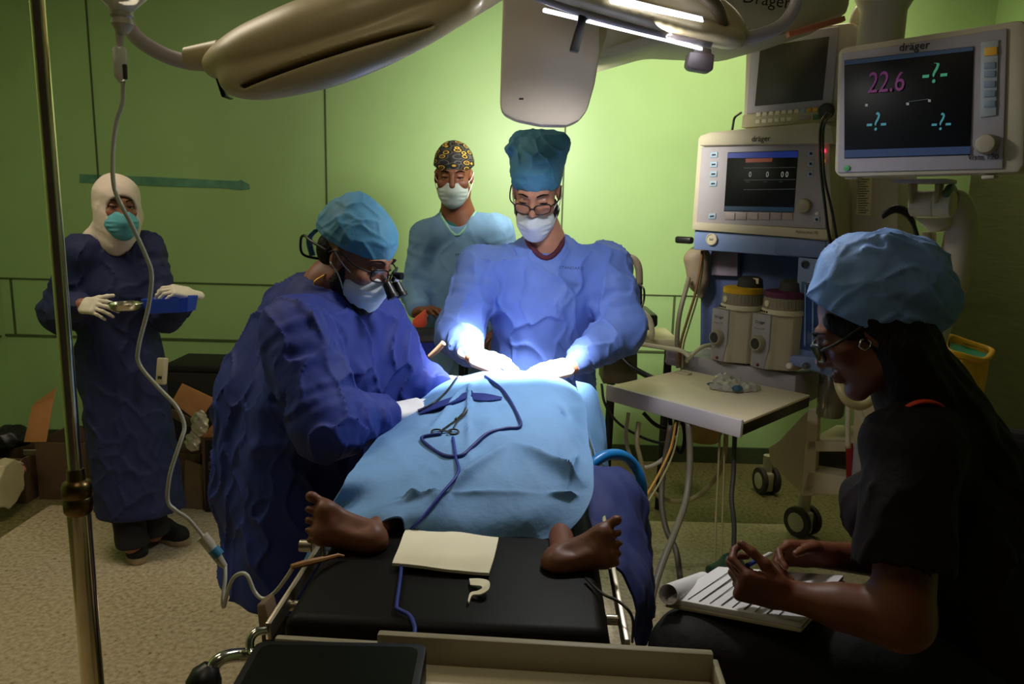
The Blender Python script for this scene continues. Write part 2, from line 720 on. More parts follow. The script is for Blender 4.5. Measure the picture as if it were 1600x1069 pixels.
        for ax in range(3):
            o1, o2 = [a for a in range(3) if a != ax]
            for e1 in (0, 1):
                for e2 in (0, 1):
                    of = [0, 0, 0]
                    of[o1], of[o2] = e1, e2
                    f0 = F[I + of[0], J + of[1], K + of[2]]
                    of2 = list(of)
                    of2[ax] = 1
                    f1 = F[I + of2[0], J + of2[1], K + of2[2]]
                    cr = (f0 < 0) != (f1 < 0)
                    t = np.where(cr, f0 / np.where(cr, f0 - f1, 1), 0)
                    for a in range(3):
                        pos[:, a] += np.where(cr, (t if a == ax else of[a]), 0)
                    cnt += cr
        pos /= np.maximum(cnt, 1)[:, None]
        V = (np.stack([I, J, K], 1) + pos) * s.h + s.lo
        quads = []
        for ax in range(3):
            o1, o2 = (ax + 1) % 3, (ax + 2) % 3
            sa = [slice(None)] * 3
            sb = [slice(None)] * 3
            sa[ax], sb[ax] = slice(0, -1), slice(1, None)
            A, Bv = ins[tuple(sa)], ins[tuple(sb)]
            E = np.array(np.nonzero(A != Bv))
            ok = (E[o1] > 0) & (E[o2] > 0) & (E[o1] < s.n[o1] - 1) & (E[o2] < s.n[o2] - 1)
            E = E[:, ok]
            fl = A[E[0], E[1], E[2]]

            def cell(d1, d2):
                q = E.copy()
                q[o1] += d1
                q[o2] += d2
                return idx[q[0], q[1], q[2]]
            Q = np.stack([cell(-1, -1), cell(0, -1), cell(0, 0), cell(-1, 0)], 1)
            Q[~fl] = Q[~fl][:, ::-1]
            quads.append(Q)
        Q = np.vstack(quads)
        for _ in range(smooth):
            acc = np.zeros_like(V)
            n = np.zeros(len(V))
            for a, b in ((0, 1), (1, 2), (2, 3), (3, 0)):
                np.add.at(acc, Q[:, a], V[Q[:, b]])
                np.add.at(n, Q[:, a], 1)
                np.add.at(acc, Q[:, b], V[Q[:, a]])
                np.add.at(n, Q[:, b], 1)
            V = V * 0.5 + 0.5 * acc / np.maximum(n, 1)[:, None]
        me = bpy.data.meshes.new('sdf')
        me.vertices.add(len(V))
        me.vertices.foreach_set('co', V.astype(np.float32).ravel())
        me.loops.add(len(Q) * 4)
        me.loops.foreach_set('vertex_index', Q.astype(np.int32).ravel())
        me.polygons.add(len(Q))
        me.polygons.foreach_set('loop_start', np.arange(0, len(Q) * 4, 4, dtype=np.int32))
        me.update(calc_edges=True)
        me.validate()
        return me


def sk(name, s, m, parent=None, smooth=1, **kw):
    return link(name, s.mesh(smooth), m, parent, sharp=180, **kw)
# ================================================================ the room
WY = 4.5          # back wall
WXL, WXR = -3.02, 2.62
CEIL = 3.0
M_wall = mat('green_wall_panel', (164, 198, 130), rough=0.42, var=0.05, scale=2.5, bump=0.03, bscale=8)
M_seam = mat('dark_seam', (78, 90, 50), rough=0.7)
M_cove = mat('dark_green_cove', (62, 74, 44), rough=0.5, var=0.2, scale=60)
M_ceil = mat('ceiling_white', (190, 186, 172), rough=0.8, var=0.04)
M_steel = mat('dull_stainless_steel', (120, 112, 92), rough=0.36, metal=0.85, var=0.15, scale=6, stretch=(1, 1, 14))


def floor_material():
    m = bpy.data.materials.new('speckled_vinyl_floor')
    m.use_nodes = True
    nt = m.node_tree
    b = nt.nodes['Principled BSDF']
    geo = nt.nodes.new('ShaderNodeNewGeometry')
    sep = nt.nodes.new('ShaderNodeSeparateXYZ')
    nt.links.new(geo.outputs['Position'], sep.inputs[0])

    def math_(op, a, v2=None, v=None):
        n = nt.nodes.new('ShaderNodeMath')
        n.operation = op
        nt.links.new(a, n.inputs[0])
        if v2 is not None:
            nt.links.new(v2, n.inputs[1])
        elif v is not None:
            n.inputs[1].default_value = v
        return n.outputs[0]
    far = math_('GREATER_THAN', sep.outputs['Y'], v=3.59)
    lt = math_('LESS_THAN', sep.outputs['X'], v=-2.27)
    # the right border runs slanting towards the middle
    slant = math_('ADD', math_('MULTIPLY', sep.outputs['Y'], v=0.35), sep.outputs['X'])
    rt = math_('GREATER_THAN', slant, v=2.66)
    border = math_('MAXIMUM', math_('MAXIMUM', far, lt), rt)

    def vor(scale):
        v = nt.nodes.new('ShaderNodeTexVoronoi')
        v.inputs['Scale'].default_value = scale
        nt.links.new(geo.outputs['Position'], v.inputs['Vector'])
        return v

    def ramp(src, stops):
        r = nt.nodes.new('ShaderNodeValToRGB')
        r.color_ramp.interpolation = 'LINEAR'
        els = r.color_ramp.elements
        els[0].position, els[0].color = stops[0][0], lin(stops[0][1]) + (1,)
        els[1].position, els[1].color = stops[-1][0], lin(stops[-1][1]) + (1,)
        for p, c in stops[1:-1]:
            e = els.new(p)
            e.color = lin(c) + (1,)
        nt.links.new(src, r.inputs['Fac'])
        return r.outputs['Color']
    v1 = vor(75)
    n1 = nt.nodes.new('ShaderNodeTexNoise')
    n1.inputs['Scale'].default_value = 55
    n1.inputs['Detail'].default_value = 6
    nt.links.new(geo.outputs['Position'], n1.inputs['Vector'])
    beige = ramp(n1.outputs['Fac'], [(0.24, (70, 58, 42)), (0.33, (176, 154, 124)), (0.52, (204, 184, 156)), (0.72, (220, 204, 178))])
    green = ramp(n1.outputs['Fac'], [(0.30, (70, 66, 38)), (0.45, (112, 104, 68)), (0.7, (136, 128, 88))])
    fleck = ramp(v1.outputs['Distance'], [(0.10, (80, 66, 44)), (0.17, (255, 255, 255))])
    mx = nt.nodes.new('ShaderNodeMix')
    mx.data_type = 'RGBA'
    nt.links.new(border, mx.inputs['Factor'])
    nt.links.new(beige, mx.inputs['A'])
    nt.links.new(green, mx.inputs['B'])
    mul = nt.nodes.new('ShaderNodeMix')
    mul.data_type = 'RGBA'
    mul.blend_type = 'MULTIPLY'
    mul.inputs['Factor'].default_value = 0.35
    nt.links.new(mx.outputs['Result'], mul.inputs['A'])
    nt.links.new(fleck, mul.inputs['B'])
    nt.links.new(mul.outputs['Result'], b.inputs['Base Color'])
    b.inputs['Roughness'].default_value = 0.42
    b.inputs['Specular IOR Level'].default_value = 0.35
    return m


def bar(a, b, w, d, up=(0, 0, 1)):
    pass


ST = dict(kind='structure')
mk('floor', B().box((-0.2, 2.0, -0.05), (6.2, 5.4, 0.1)), floor_material(), **ST)
mk('wall_back', B().box((-0.2, WY + 0.06, CEIL / 2), (6.2, 0.12, CEIL)), M_wall, **ST)
mk('wall_left', B().box((WXL - 0.06, 1.9, CEIL / 2), (0.12, 5.2, CEIL)), M_wall, **ST)
mk('wall_right', B().box((WXR + 0.06, 1.9, CEIL / 2), (0.12, 5.2, CEIL)), M_wall, **ST)
mk('ceiling', B().box((-0.2, 2.0, CEIL + 0.05), (6.2, 5.4, 0.1)), M_ceil, **ST)
mk('baseboard_back', B().box(((WXL + WXR) / 2, WY - 0.008, 0.05), (WXR - WXL, 0.016, 0.10)), M_cove, **ST)
mk('baseboard_left', B().box((WXL + 0.008, 2.0, 0.05), (0.016, 4.9, 0.10)), M_cove, **ST)
# seams between the wall panels
n_ = 0
for x in (-2.40, -1.09, 0.27, 1.62):
    n_ += 1
    mk('trim_%d' % n_, B().box((x, WY - 0.002, (CEIL + 1.0) / 2), (0.009, 0.006, CEIL - 1.0)), M_seam, **ST)
for x in (-2.96, 0.95):
    n_ += 1
    mk('trim_%d' % n_, B().box((x, WY - 0.002, 0.85), (0.012, 0.006, 0.34)), M_seam, **ST)
for z, t in ((1.02, 0.006), (0.68, 0.012)):
    n_ += 1
    mk('trim_%d' % n_, B().box(((WXL + WXR) / 2, WY - 0.003, z), (WXR - WXL, 0.010, t)), M_seam, **ST)
    n_ += 1
    mk('trim_%d' % n_, B().box((WXL + 0.003, 2.0, z), (0.010, 4.9, t)), M_seam, **ST)
# sliding steel door along the right wall
d_ = mk('door_1', B().box((WXR - 0.03, 3.3, 1.08), (0.05, 2.3, 2.14), bev=0.006), M_steel, **ST)
mk('handle', B().tube(spline([(WXR - 0.055, 2.98, 1.02), (WXR - 0.11, 2.98, 1.02), (WXR - 0.11, 2.86, 1.02), (WXR - 0.055, 2.86, 1.02)], 6), 0.009),
   mat('chrome', (215, 212, 205), rough=0.16, metal=1.0, var=0.03), d_)
mk('trim_20', B().box((WXR - 0.035, 3.3, 2.19), (0.07, 2.4, 0.08), bev=0.008), M_steel, **ST)

# ceiling luminaires: the machine's panel, plus two unseen ones added to brighten nurse and trolley
M_dif = mat('lamp_diffuser', (255, 240, 205), rough=0.6, emit=(255, 222, 160), estr=0.8, var=0)
for (x, y, sx, sy, lb) in ((1.35, 3.85, 1.14, 0.56, 'dim ceiling light panel above the anaesthesia machine'),
                           (-1.75, 2.3, 1.24, 0.66, 'added dim ceiling light panel above the nurse'), (-0.3, 0.7, 0.64, 0.64, 'added dim square ceiling light panel above the front trolley')):
    t = thing('ceiling_light', lb, 'ceiling light', (x, y, CEIL), group='ceiling light panels')
    mk('frame', B().box((x, y, CEIL - 0.012), (sx + 0.06, sy + 0.06, 0.024), bev=0.004), M_ceil, t)
    mk('diffuser', B().box((x, y, CEIL - 0.03), (sx, sy, 0.014), bev=0.003), M_dif, t)

# strip of blue-green tape stuck on the back wall
b = B()
up = [P(124, 272, WY - 0.004), P(250, 277, WY - 0.004), P(372, 283, WY - 0.004), P(376, 281, WY - 0.004), P(389, 288, WY - 0.004)]
dn = [P(390, 295, WY - 0.004), P(376, 297, WY - 0.004), P(350, 294, WY - 0.004), P(250, 291, WY - 0.004), P(124, 285, WY - 0.004)]
b.hull3(up + dn, (0, 0.004, 0))
mk('wall_tape', b, mat('teal_tape', (96, 148, 122), rough=0.5, var=0.25, scale=12), label='torn strip of blue-green tape stuck across the green back wall', cat='tape')
# ================================================================ people
M_skin_l = mat('skin_light', (196, 138, 112), rough=0.5, var=0.08, scale=30, sss=0.12)
M_skin_m = mat('skin_brown', (150, 98, 74), rough=0.5, var=0.08, scale=30, sss=0.1)
M_skin_d = mat('skin_dark', (118, 70, 46), rough=0.5, var=0.08, scale=30, sss=0.08)
M_skin_w = mat('skin_seated', (112, 60, 36), rough=0.5, var=0.06, scale=30, sss=0.08)
M_hair = mat('dark_hair', (18, 10, 7), spec=0.2, rough=0.55, var=0.4, scale=60, stretch=(6, 6, 1), bump=0.5, bscale=50)
M_beard = mat('beard', (24, 15, 11), rough=0.8, var=0.3, scale=90, bump=0.8, bscale=150)
M_eye = mat('eye_white', (205, 196, 188), rough=0.2, var=0.02)
M_iris = mat('iris', (26, 15, 10), rough=0.2, var=0)
M_lip = mat('lips', (120, 62, 52), rough=0.45, var=0.05)
M_glove = mat('latex_glove', (232, 222, 200), rough=0.5, var=0.04, bump=0.15, bscale=40)
M_glove_w = mat('white_glove', (240, 238, 238), rough=0.5, var=0.03, bump=0.15, bscale=40)
M_navy = mat('navy_gown', (27, 34, 78), rough=0.75, var=0.08, scale=20, bump=0.2, bscale=30, crease=0.55, cscale=4)
M_royal = mat('royal_blue_gown', (33, 50, 132), rough=0.7, var=0.07, scale=18, bump=0.2, bscale=28, crease=0.6, cscale=4.5)
M_blue = mat('blue_gown', (104, 134, 214), rough=0.7, var=0.06, scale=18, bump=0.2, bscale=28, crease=0.55, cscale=4.5)
M_light = mat('light_blue_gown', (108, 146, 182), rough=0.75, var=0.07, scale=18, bump=0.2, bscale=28, crease=0.5)
M_cap = mat('teal_cap', (78, 140, 172), rough=0.65, var=0.1, scale=24, bump=0.3, bscale=26)
M_capw = mat('blue_cap', (112, 148, 206), rough=0.7, var=0.08, scale=24, bump=0.3, bscale=26)
M_mask = mat('mask_white', (222, 228, 232), rough=0.75, var=0.03, bump=0.1, bscale=60)
M_maskb = mat('mask_teal', (92, 170, 182), rough=0.75, var=0.05, bump=0.1, bscale=60)
M_strap = mat('white_strap', (235, 232, 225), rough=0.7, var=0)
M_black = mat('black_plastic', (18, 17, 16), rough=0.38, var=0.1)
M_trous = mat('black_trousers', (20, 20, 24), rough=0.8, var=0.2, bump=0.2)


class Head:
    """a head frame: f is where the face looks; prims go in (right, forward, up)"""

    def __init__(h, C, f, s=1.0, up=(0, 0, 1)):
        h.C = Vector(C)
        h.f = Vector(f).normalized()
        u = Vector(up)
        h.u = (u - h.f * u.dot(h.f)).normalized()
        h.r = h.f.cross(h.u)
        h.s = s
        h.R = np.array([[h.r[i], h.f[i], h.u[i]] for i in range(3)])

    def p(h, x, y, z):
        return h.C + (h.r * x + h.f * y + h.u * z) * h.s

    def d(h, x, y, z):
        return h.r * x + h.f * y + h.u * z


def add_head(S_, h, k=0.018, ears=True, lid=0.0145):
    s = h.s
    S_.ell(h.p(0, -0.016, 0.042), np.array((0.077, 0.099, 0.086)) * s, h.R, k)
    S_.ell(h.p(0, 0.028, -0.025), np.array((0.066, 0.071, 0.092)) * s, h.R, k)
    for sg in (-1, 1):
        S_.cap(h.p(sg * 0.052, 0.0, -0.062), h.p(sg * 0.014, 0.074, -0.104), 0.024 * s, 0.021 * s, k)
        S_.cap(h.p(sg * 0.012, 0.089, 0.032), h.p(sg * 0.045, 0.072, 0.030), 0.011 * s, 0.009 * s, 0.014)
        S_.ell(h.p(sg * 0.044, 0.066, -0.022), np.array((0.026, 0.022, 0.022)) * s, h.R, 0.016)
        S_.ell(h.p(sg * 0.033, 0.099, 0.008), np.array((0.016, 0.012, 0.011)) * s, h.R, 0.01, 'sub')
        S_.ell(h.p(sg * 0.033, 0.079, 0.008), np.array((0.0115, 0.0115, 0.0115)) * s, h.R, 0.002)
        S_.cap(h.p(sg * 0.022, 0.0895, lid), h.p(sg * 0.044, 0.084, lid - 0.001), 0.0062 * s, 0.0055 * s, 0.004)
        S_.cap(h.p(sg * 0.022, 0.089, -0.0015), h.p(sg * 0.044, 0.083, -0.0005), 0.0045 * s, 0.004 * s, 0.004)
        if ears:
            S_.ell(h.p(sg * 0.079, -0.008, -0.002), np.array((0.010, 0.020, 0.032)) * s, h.R, 0.008)
            S_.ell(h.p(sg * 0.087, -0.002, 0.002), np.array((0.006, 0.010, 0.018)) * s, h.R, 0.004, 'sub')
    S_.cap(h.p(0, 0.094, 0.016), h.p(0, 0.114, -0.026), 0.009 * s, 0.013 * s, 0.012)
    for sg in (-1, 1):
        S_.ell(h.p(sg * 0.013, 0.099, -0.031), np.array((0.010, 0.012, 0.009)) * s, h.R, 0.008)
    S_.cap(h.p(-0.018, 0.094, -0.059), h.p(0.018, 0.094, -0.059), 0.007 * s, k=0.007)
    S_.cap(h.p(-0.015, 0.093, -0.071), h.p(0.015, 0.093, -0.071), 0.008 * s, k=0.007)
    S_.cap(h.p(-0.02, 0.105, -0.065), h.p(0.02, 0.105, -0.065), 0.003 * s, k=0.004, op='sub')
    S_.ell(h.p(0, 0.083, -0.102), np.array((0.020, 0.016, 0.015)) * s, h.R, 0.015)


def face_parts(h, root, look=None, brow=True, lid=0.0145):
    look = h.f if look is None else Vector(look).normalized()
    for sg in (-1, 1):
        c = h.p(sg * 0.033, 0.079, 0.008)
        e = mk('eye', B().ball(c, 0.0125 * h.s, n=12), M_eye, root, sharp=180)
        mk('iris', B().ball(c + look * 0.0075 * h.s, 0.0062 * h.s, n=10), M_iris, e, sharp=180)
        b = B()
        zl = lid - 0.0058
        b.tube([h.p(sg * 0.049, 0.0845, zl), h.p(sg * 0.040, 0.0915, zl), h.p(sg * 0.030, 0.0935, zl), h.p(sg * 0.021, 0.0905, zl - 0.002)], [0.0012, 0.0022, 0.0022, 0.0012], n=6)
        mk('eyelashes', b, M_hair, root, sharp=180)
        if brow:
            b = B()
            b.tube(spline([h.p(sg * 0.015, 0.100, 0.031), h.p(sg * 0.033, 0.096, 0.038), h.p(sg * 0.052, 0.078, 0.031)], 5), [0.004 * h.s, 0.005 * h.s, 0.002], n=7, flat=0.6)
            mk('eyebrow', b, M_hair, root, sharp=180)


def add_mask(h, root, m, res=0.0032, drop=0.0, name='face_mask', loops=True, big=1.0, fwd=0.0):
    """pleated surgical mask over nose and chin, hung from the ears; drop slides it down the face"""
    h = Head(h.p(0, fwd, 0), h.f, h.s * big)
    s = h.s
    dz = -drop
    c = h.p(0, 0.04, -0.06)
    S_ = S(np.array(c) - 0.14, np.array(c) + 0.14, res)
    S_.ell(h.p(0, 0.045, -0.062 + dz), np.array((0.068, 0.068, 0.062)) * s, h.R, 0.02)
    S_.cap(h.p(0, 0.098, -0.02 + dz), h.p(0, 0.104, -0.05 + dz), 0.017 * s, 0.022 * s, 0.03)
    S_.ell(h.p(0, 0.075, -0.100 + dz), np.array((0.034, 0.034, 0.026)) * s, h.R, 0.03)
    for zz in (-0.045, -0.062, -0.08):
        S_.ridge([h.p(x, math.sqrt(max(0, 1 - (x / 0.075) ** 2)) * 0.07 + 0.042, zz + dz - 0.006 * abs(x) / 0.06) for x in (-0.062, -0.045, -0.02, 0, 0.02, 0.045, 0.062)], 0.0045, 0.0035)
    S_.cut(h.p(0, 0.085, -0.012 + dz), h.d(0, 0.22, 1))
    S_.cut(h.p(0, 0.026, -0.05 + dz), h.d(0, -1, -0.12))
    o = sk(name, S_, m, root)
    if loops:
        for sg in (-1, 1):
            for z0, y0 in ((-0.024, 0.045), (-0.088, 0.045)):
                mk('ear_loop', B().tube(spline([h.p(sg * 0.062, y0, z0 + dz), h.p(sg * 0.078, 0.018, (z0 + dz) * 0.55 + 0.006), h.p(sg * 0.088, -0.016, 0.018 if z0 > -0.05 else -0.016)], 5), 0.0017 * s, n=6), M_strap, o, sharp=180)
    return o


def hand(S_, w, fwd, back, thumb, s=1.0, curl=(0.25, 0.45, 0.35), curls=None, k=0.008, tcurl=0.25, topen=0.6, fat=1.0):
    """five-fingered hand: w wrist, fwd along the palm, back the back-of-hand normal, thumb +-1 picks the side"""
    w = Vector(w)
    X = Vector(fwd).normalized()
    N = Vector(back)
    N = (N - X * N.dot(X)).normalized()
    T = N.cross(X) * thumb
    R = np.array([[X[i], T[i], N[i]] for i in range(3)])
    S_.cap(w - X * 0.03 * s, w + X * 0.02 * s, 0.025 * s * fat, 0.026 * s * fat, k * 2, flat=N, ratio=0.75)
    S_.box(w + X * 0.054 * s, np.array((0.046, 0.040, 0.0145)) * s * fat, R, 0.013 * s, k * 2)
    tips = []
    fingers = [(0.030, 0.093, (0.043, 0.026, 0.021), 0.0088), (0.0105, 0.098, (0.047, 0.030, 0.022), 0.0090),
               (-0.010, 0.094, (0.043, 0.028, 0.022), 0.0085), (-0.029, 0.084, (0.034, 0.021, 0.019), 0.0076)]
    for i, (ty, bx, ln, r) in enumerate(fingers):
        p = w + (X * bx * 0.93 + T * ty) * s
        cl = curls[i] if curls else curl
        a = 0.0
        spread = (ty / 0.03) * 0.10
        for j in range(3):
            a += cl[j]
            dirv = (X * math.cos(a) - N * math.sin(a) + T * spread).normalized()
            q = p + dirv * ln[j] * s
            S_.cap(p, q, r * s * fat * (1 - 0.06 * j), r * s * fat * (0.94 - 0.06 * j), 0.004)
            p = q
        tips.append(p)
    p = w + (X * 0.022 + T * 0.027 - N * 0.006) * s
    a = 0.0
    base = (X * 0.72 + T * topen - N * 0.35).normalized()
    for j, (l, r) in enumerate(((0.042, 0.0135), (0.034, 0.0105), (0.026, 0.0092))):
        dirv = (base * math.cos(a) + (X * 0.55 - T * 0.5 - N * 0.45).normalized() * math.sin(a)).normalized()
        q = p + dirv * l * s
        S_.cap(p, q, r * s * fat, r * s * fat * 0.9, 0.006)
        p = q
        a += tcurl
    tips.append(p)
    return tips


def bounds(pts, pad):
    A = np.array([tuple(p) for p in pts])
    return A.min(0) - pad, A.max(0) + pad


def sleeve(S_, sh, el, wr, r0=0.085, r1=0.075, r2=0.055, k=0.03, folds=3, seed=1, h=0.007):
    """gown sleeve with crossing folds that bunch at the elbow and the cuff"""
    S_.cap(sh, el, r0, r1, k)
    S_.cap(el, wr, r1, r2, k)
    rg = random.Random(seed)
    sh, el, wr = Vector(sh), Vector(el), Vector(wr)
    for (a, b, ra, rb, n) in ((sh, el, r0, r1, folds), (el, wr, r1, r2, folds)):
        d = (b - a).normalized()
        e1 = d.cross(Vector((0.3, 0.2, 1))).normalized()
        e2 = d.cross(e1)
        for i in range(n):
            t = (i + 0.3 + rg.random() * 0.5) / n
            sl = rg.uniform(-0.5, 0.5) * 0.16
            th0 = rg.uniform(0, 6.28)
            pts = []
            for q in range(9):
                th = th0 + q / 8 * rg.uniform(2.2, 3.6)
                tt = min(1, max(0, t + sl * (q / 8 - 0.5)))
                rr = ra + (rb - ra) * tt
                pts.append(a + (b - a) * tt + (e1 * math.cos(th) + e2 * math.sin(th)) * rr)
            S_.ridge(pts, rg.uniform(0.009, 0.016), h * rg.uniform(0.7, 1.5))
    return S_


def shoe(b, heel, toe, w=0.045, hgt=0.06):
    pass


def make_shoe(name, heel, toe, root, m_up, m_sole):
    """low trainer: rounded upper over a flat sole"""
    heel, toe = Vector(heel), Vector(toe)
    d = (toe - heel).normalized()
    sd = d.cross(Vector((0, 0, 1)))
    L = (toe - heel).length
    lo, hi = bounds([heel, toe], 0.1)
    S_ = S(lo, hi, 0.005)
    S_.cap(heel + d * 0.045 + Vector((0, 0, 0.045)), toe - d * 0.055 + Vector((0, 0, 0.035)), 0.040, 0.038, 0.02)
    S_.cap(heel + d * 0.05 + Vector((0, 0, 0.06)), heel + d * 0.10 + Vector((0, 0, 0.075)), 0.038, 0.034, 0.03)
    S_.cap(heel + d * 0.1 + Vector((0, 0, 0.06)), toe - d * 0.06 + Vector((0, 0, 0.04)), 0.036, 0.034, 0.03)
    S_.cut((0, 0, 0.012), (0, 0, -1))
    o = sk(name, S_, m_up, root)
    pts = []
    for t, wd in ((0, 0.024), (0.06, 0.036), (0.3, 0.037), (0.5, 0.036), (0.72, 0.045), (0.88, 0.040), (0.97, 0.022), (1.0, 0.008)):
        pts.append((t * L, wd))
    poly = [(x, y) for x, y in pts] + [(x, -y) for x, y in pts[::-1]]
    mk('sole', B().prism(poly, 0.0, 0.024, frame(Vector((heel.x, heel.y, 0.001)), d, (0, 0, 1)), bev=0.004), m_sole, o)
    return o
def gown(name, root, m, fb, neck, shR, shL, chest, waist, hem, rc, rw, rh, res=0.0065, ratio=0.68, arms=(), neckhole=0.062,
         hemz=None, seed=3, wr=0.006, kd=None, shr=0.062, extra=None, neckdrop=0.0, folds=5, pad=0.28, legs_k=0.05, rim=None):
    """wrap-around surgical gown as one mesh: shoulders, trunk, skirt and sleeves"""
    pts = [neck, shR, shL, chest, waist, hem] + [q for a in arms for q in a[:3]]
    lo, hi = bounds(pts, pad)
    S_ = S(lo, hi, res)
    fb = Vector(fb)
    S_.cap(shR, shL, shr, shr, 0.05)
    nb = Vector(neck) - Vector((0, 0, 0.03))
    for sh in (shR, shL):
        S_.cap(nb, sh, 0.058, shr, 0.05)
    S_.cap(nb, chest, 0.085, rc, 0.05, flat=fb, ratio=ratio)
    S_.cap(chest, waist, rc, rw, 0.05, flat=fb, ratio=ratio)
    S_.cap(waist, hem, rw, rh, legs_k, flat=fb, ratio=ratio + 0.08)
    for a in arms:
        sleeve(S_, a[0], a[1], a[2], *(a[3] if len(a) > 3 else (0.085, 0.075, 0.052)), seed=seed + len(a[0]), folds=folds)
    if extra:
        extra(S_)
    kd = kd or [(26, 9, 5), (-17, 24, 7), (9, -30, 11), (34, 14, -16)]
    S_.wrinkle(wr * 0.7, kd, seed)
    S_.crumple(0.15, wr * 1.35, 0.013, (0.8, 0.8, 2.0), seed)
    nk = Vector(neck)
    S_.cap(nk + Vector((0, 0, -0.02 - neckdrop)) + fb * 0.02, nk + Vector((0, 0, 0.16)) + fb * 0.03, neckhole, neckhole + 0.03, 0.012, 'sub')
    if hemz is not None:
        S_.cut((0, 0, hemz), (0, 0, -1))
        hp = Vector((hem[0], hem[1], hemz))
        S_.cap(hp - Vector((0, 0, 0.05)), hp + Vector((0, 0, 0.05)), rh - 0.045, rh - 0.09, 0.01, 'sub', flat=fb, ratio=ratio)
    ring = []
    if rim:
        c0 = nk + fb * 0.022
        sd = Vector((-fb.y, fb.x, 0))
        for q in range(26):
            t = 2 * math.pi * q / 26
            pp = c0 + (sd * math.cos(t) + fb * math.sin(t)) * (neckhole + 0.007)
            zt_ = S_.top(pp.x, pp.y)
            if zt_ is not None:
                ring.append(Vector((pp.x, pp.y, zt_)))
    o = sk(name, S_, m, root)
    if ring:
        sm = [(ring[i - 2] + ring[i - 1] * 2 + ring[i] * 3 + ring[(i + 1) % len(ring)] * 2 + ring[(i + 2) % len(ring)]) / 9 for i in range(len(ring))]
        mk(rim[0], B().tube(sm, rim[2], n=8, closed=True), rim[1], root, sharp=180)
    return o


def body(root, m, h, neck, shR, shL, chest, pelvis, arms, legs, fb, res=0.0042, hands=None, ratio=0.66, neck_r=0.056, rc=0.13, extra=None, ears=True, lid=0.0145):
    """head, neck, trunk, arms and legs as one continuous skin"""
    pts = [h.C, h.p(0, 0, 0.14), h.p(0, 0.14, 0), neck, shR, shL, chest, pelvis] + [q for a in arms for q in a] + [q for l in legs for q in l]
    lo, hi = bounds(pts, 0.13)
    S_ = S(lo, hi, res)
    add_head(S_, h, ears=ears, lid=lid)
    S_.cap(h.p(0, -0.025, -0.05), neck, neck_r, neck_r + 0.004, 0.03)
    S_.cap(neck, chest, neck_r + 0.01, rc, 0.06, flat=fb, ratio=ratio)
    S_.cap(chest, pelvis, rc, rc + 0.01, 0.05, flat=fb, ratio=ratio)
    for sh in (shR, shL):
        S_.cap(Vector(neck) - Vector((0, 0, 0.05)), sh, 0.040, 0.040, 0.04)
    for a in arms:
        S_.chain(a, [0.048, 0.040, 0.028][:len(a)], 0.02)
    for l in legs:
        S_.chain(l, [0.085, 0.062, 0.042][:len(l)], 0.03)
    if hands:
        hands(S_)
    if extra:
        extra(S_)
    return sk('body', S_, m, root)


def gloves(name, root, m, lo_hi, fn, res=0.003):
    S_ = S(lo_hi[0], lo_hi[1], res)
    fn(S_)
    return sk(name, S_, m, root)


def cap_shell(h, root, m, center, rad, edge_p, edge_n, res=0.004, seed=2, amp=0.006, fold=(), name='surgical_cap', extra=None, kd=None):
    """soft cloth cap: puffed crown cut along its brow edge, with gathered folds"""
    c = h.p(*center)
    S_ = S(np.array(c) - max(rad) * h.s - 0.05, np.array(c) + max(rad) * h.s + 0.05, res)
    S_.ell(c, np.array(rad) * h.s, h.R, 0.02)
    if extra:
        extra(S_)
    S_.wrinkle(amp * 0.5, kd or [(40, 22, 30), (-30, 36, 14), (22, -28, 44)], seed)
    S_.crumple(0.075, amp * 0.9, 0.009, (1, 1, 0.8), seed)
    for (pts, w, hh) in fold:
        S_.ridge([h.p(*q) for q in pts], w, hh)
    S_.cut(h.p(*edge_p), h.d(*edge_n), 0.004)
    return sk(name, S_, m, root)


# ---------------------------------------------------------------- nurse by the wall
NY = 3.15
root_n = thing('person', 'person in white hijab and navy gown holding a steel dish and a blue tray', 'person', P(228, 868, 3.12) * 1.0)
root_n.location.z = 0
ROOT[root_n.name] = Matrix.Translation(root_n.location)
fbn = Vector((0.42, -0.9, 0))
hn = Head(P(183, 322, NY), (0.62, -0.78, -0.1), 0.93)
nkN = P(182, 372, NY + 0.03)
shRn, shLn = P(128, 398, NY - 0.04), P(228, 392, NY + 0.08)
elRn, elLn = P(93, 490, NY - 0.02), P(258, 492, NY + 0.02)
wrRn, wrLn = P(128, 477, NY - 0.20), P(287, 474, NY - 0.10)
chN, waN = P(182, 450, NY + 0.03), P(188, 560, NY + 0.05)
ankR, ankL = F(207, 850, 0.08), F(240, 832, 0.08)
heN = Vector(((ankR.x + ankL.x) * 0.45 + waN.x * 0.1, (ankR.y + ankL.y) * 0.45 + waN.y * 0.1, 0.20))
hipR, hipL = P(172, 600, NY + 0.02), P(205, 598, NY + 0.09)
kneR, kneL = (hipR + ankR) / 2 + Vector((0.01, -0.02, 0)), (hipL + ankL) / 2 + Vector((0.01, -0.02, 0))
body(root_n, M_skin_m, hn, nkN, shRn, shLn, chN, waN, [(shRn, elRn, wrRn), (shLn, elLn, wrLn)],
     [(hipR, kneR, ankR), (hipL, kneL, ankL)], fbn, rc=0.11, ears=False)
face_parts(hn, root_n, look=(0.55, -0.8, -0.25))
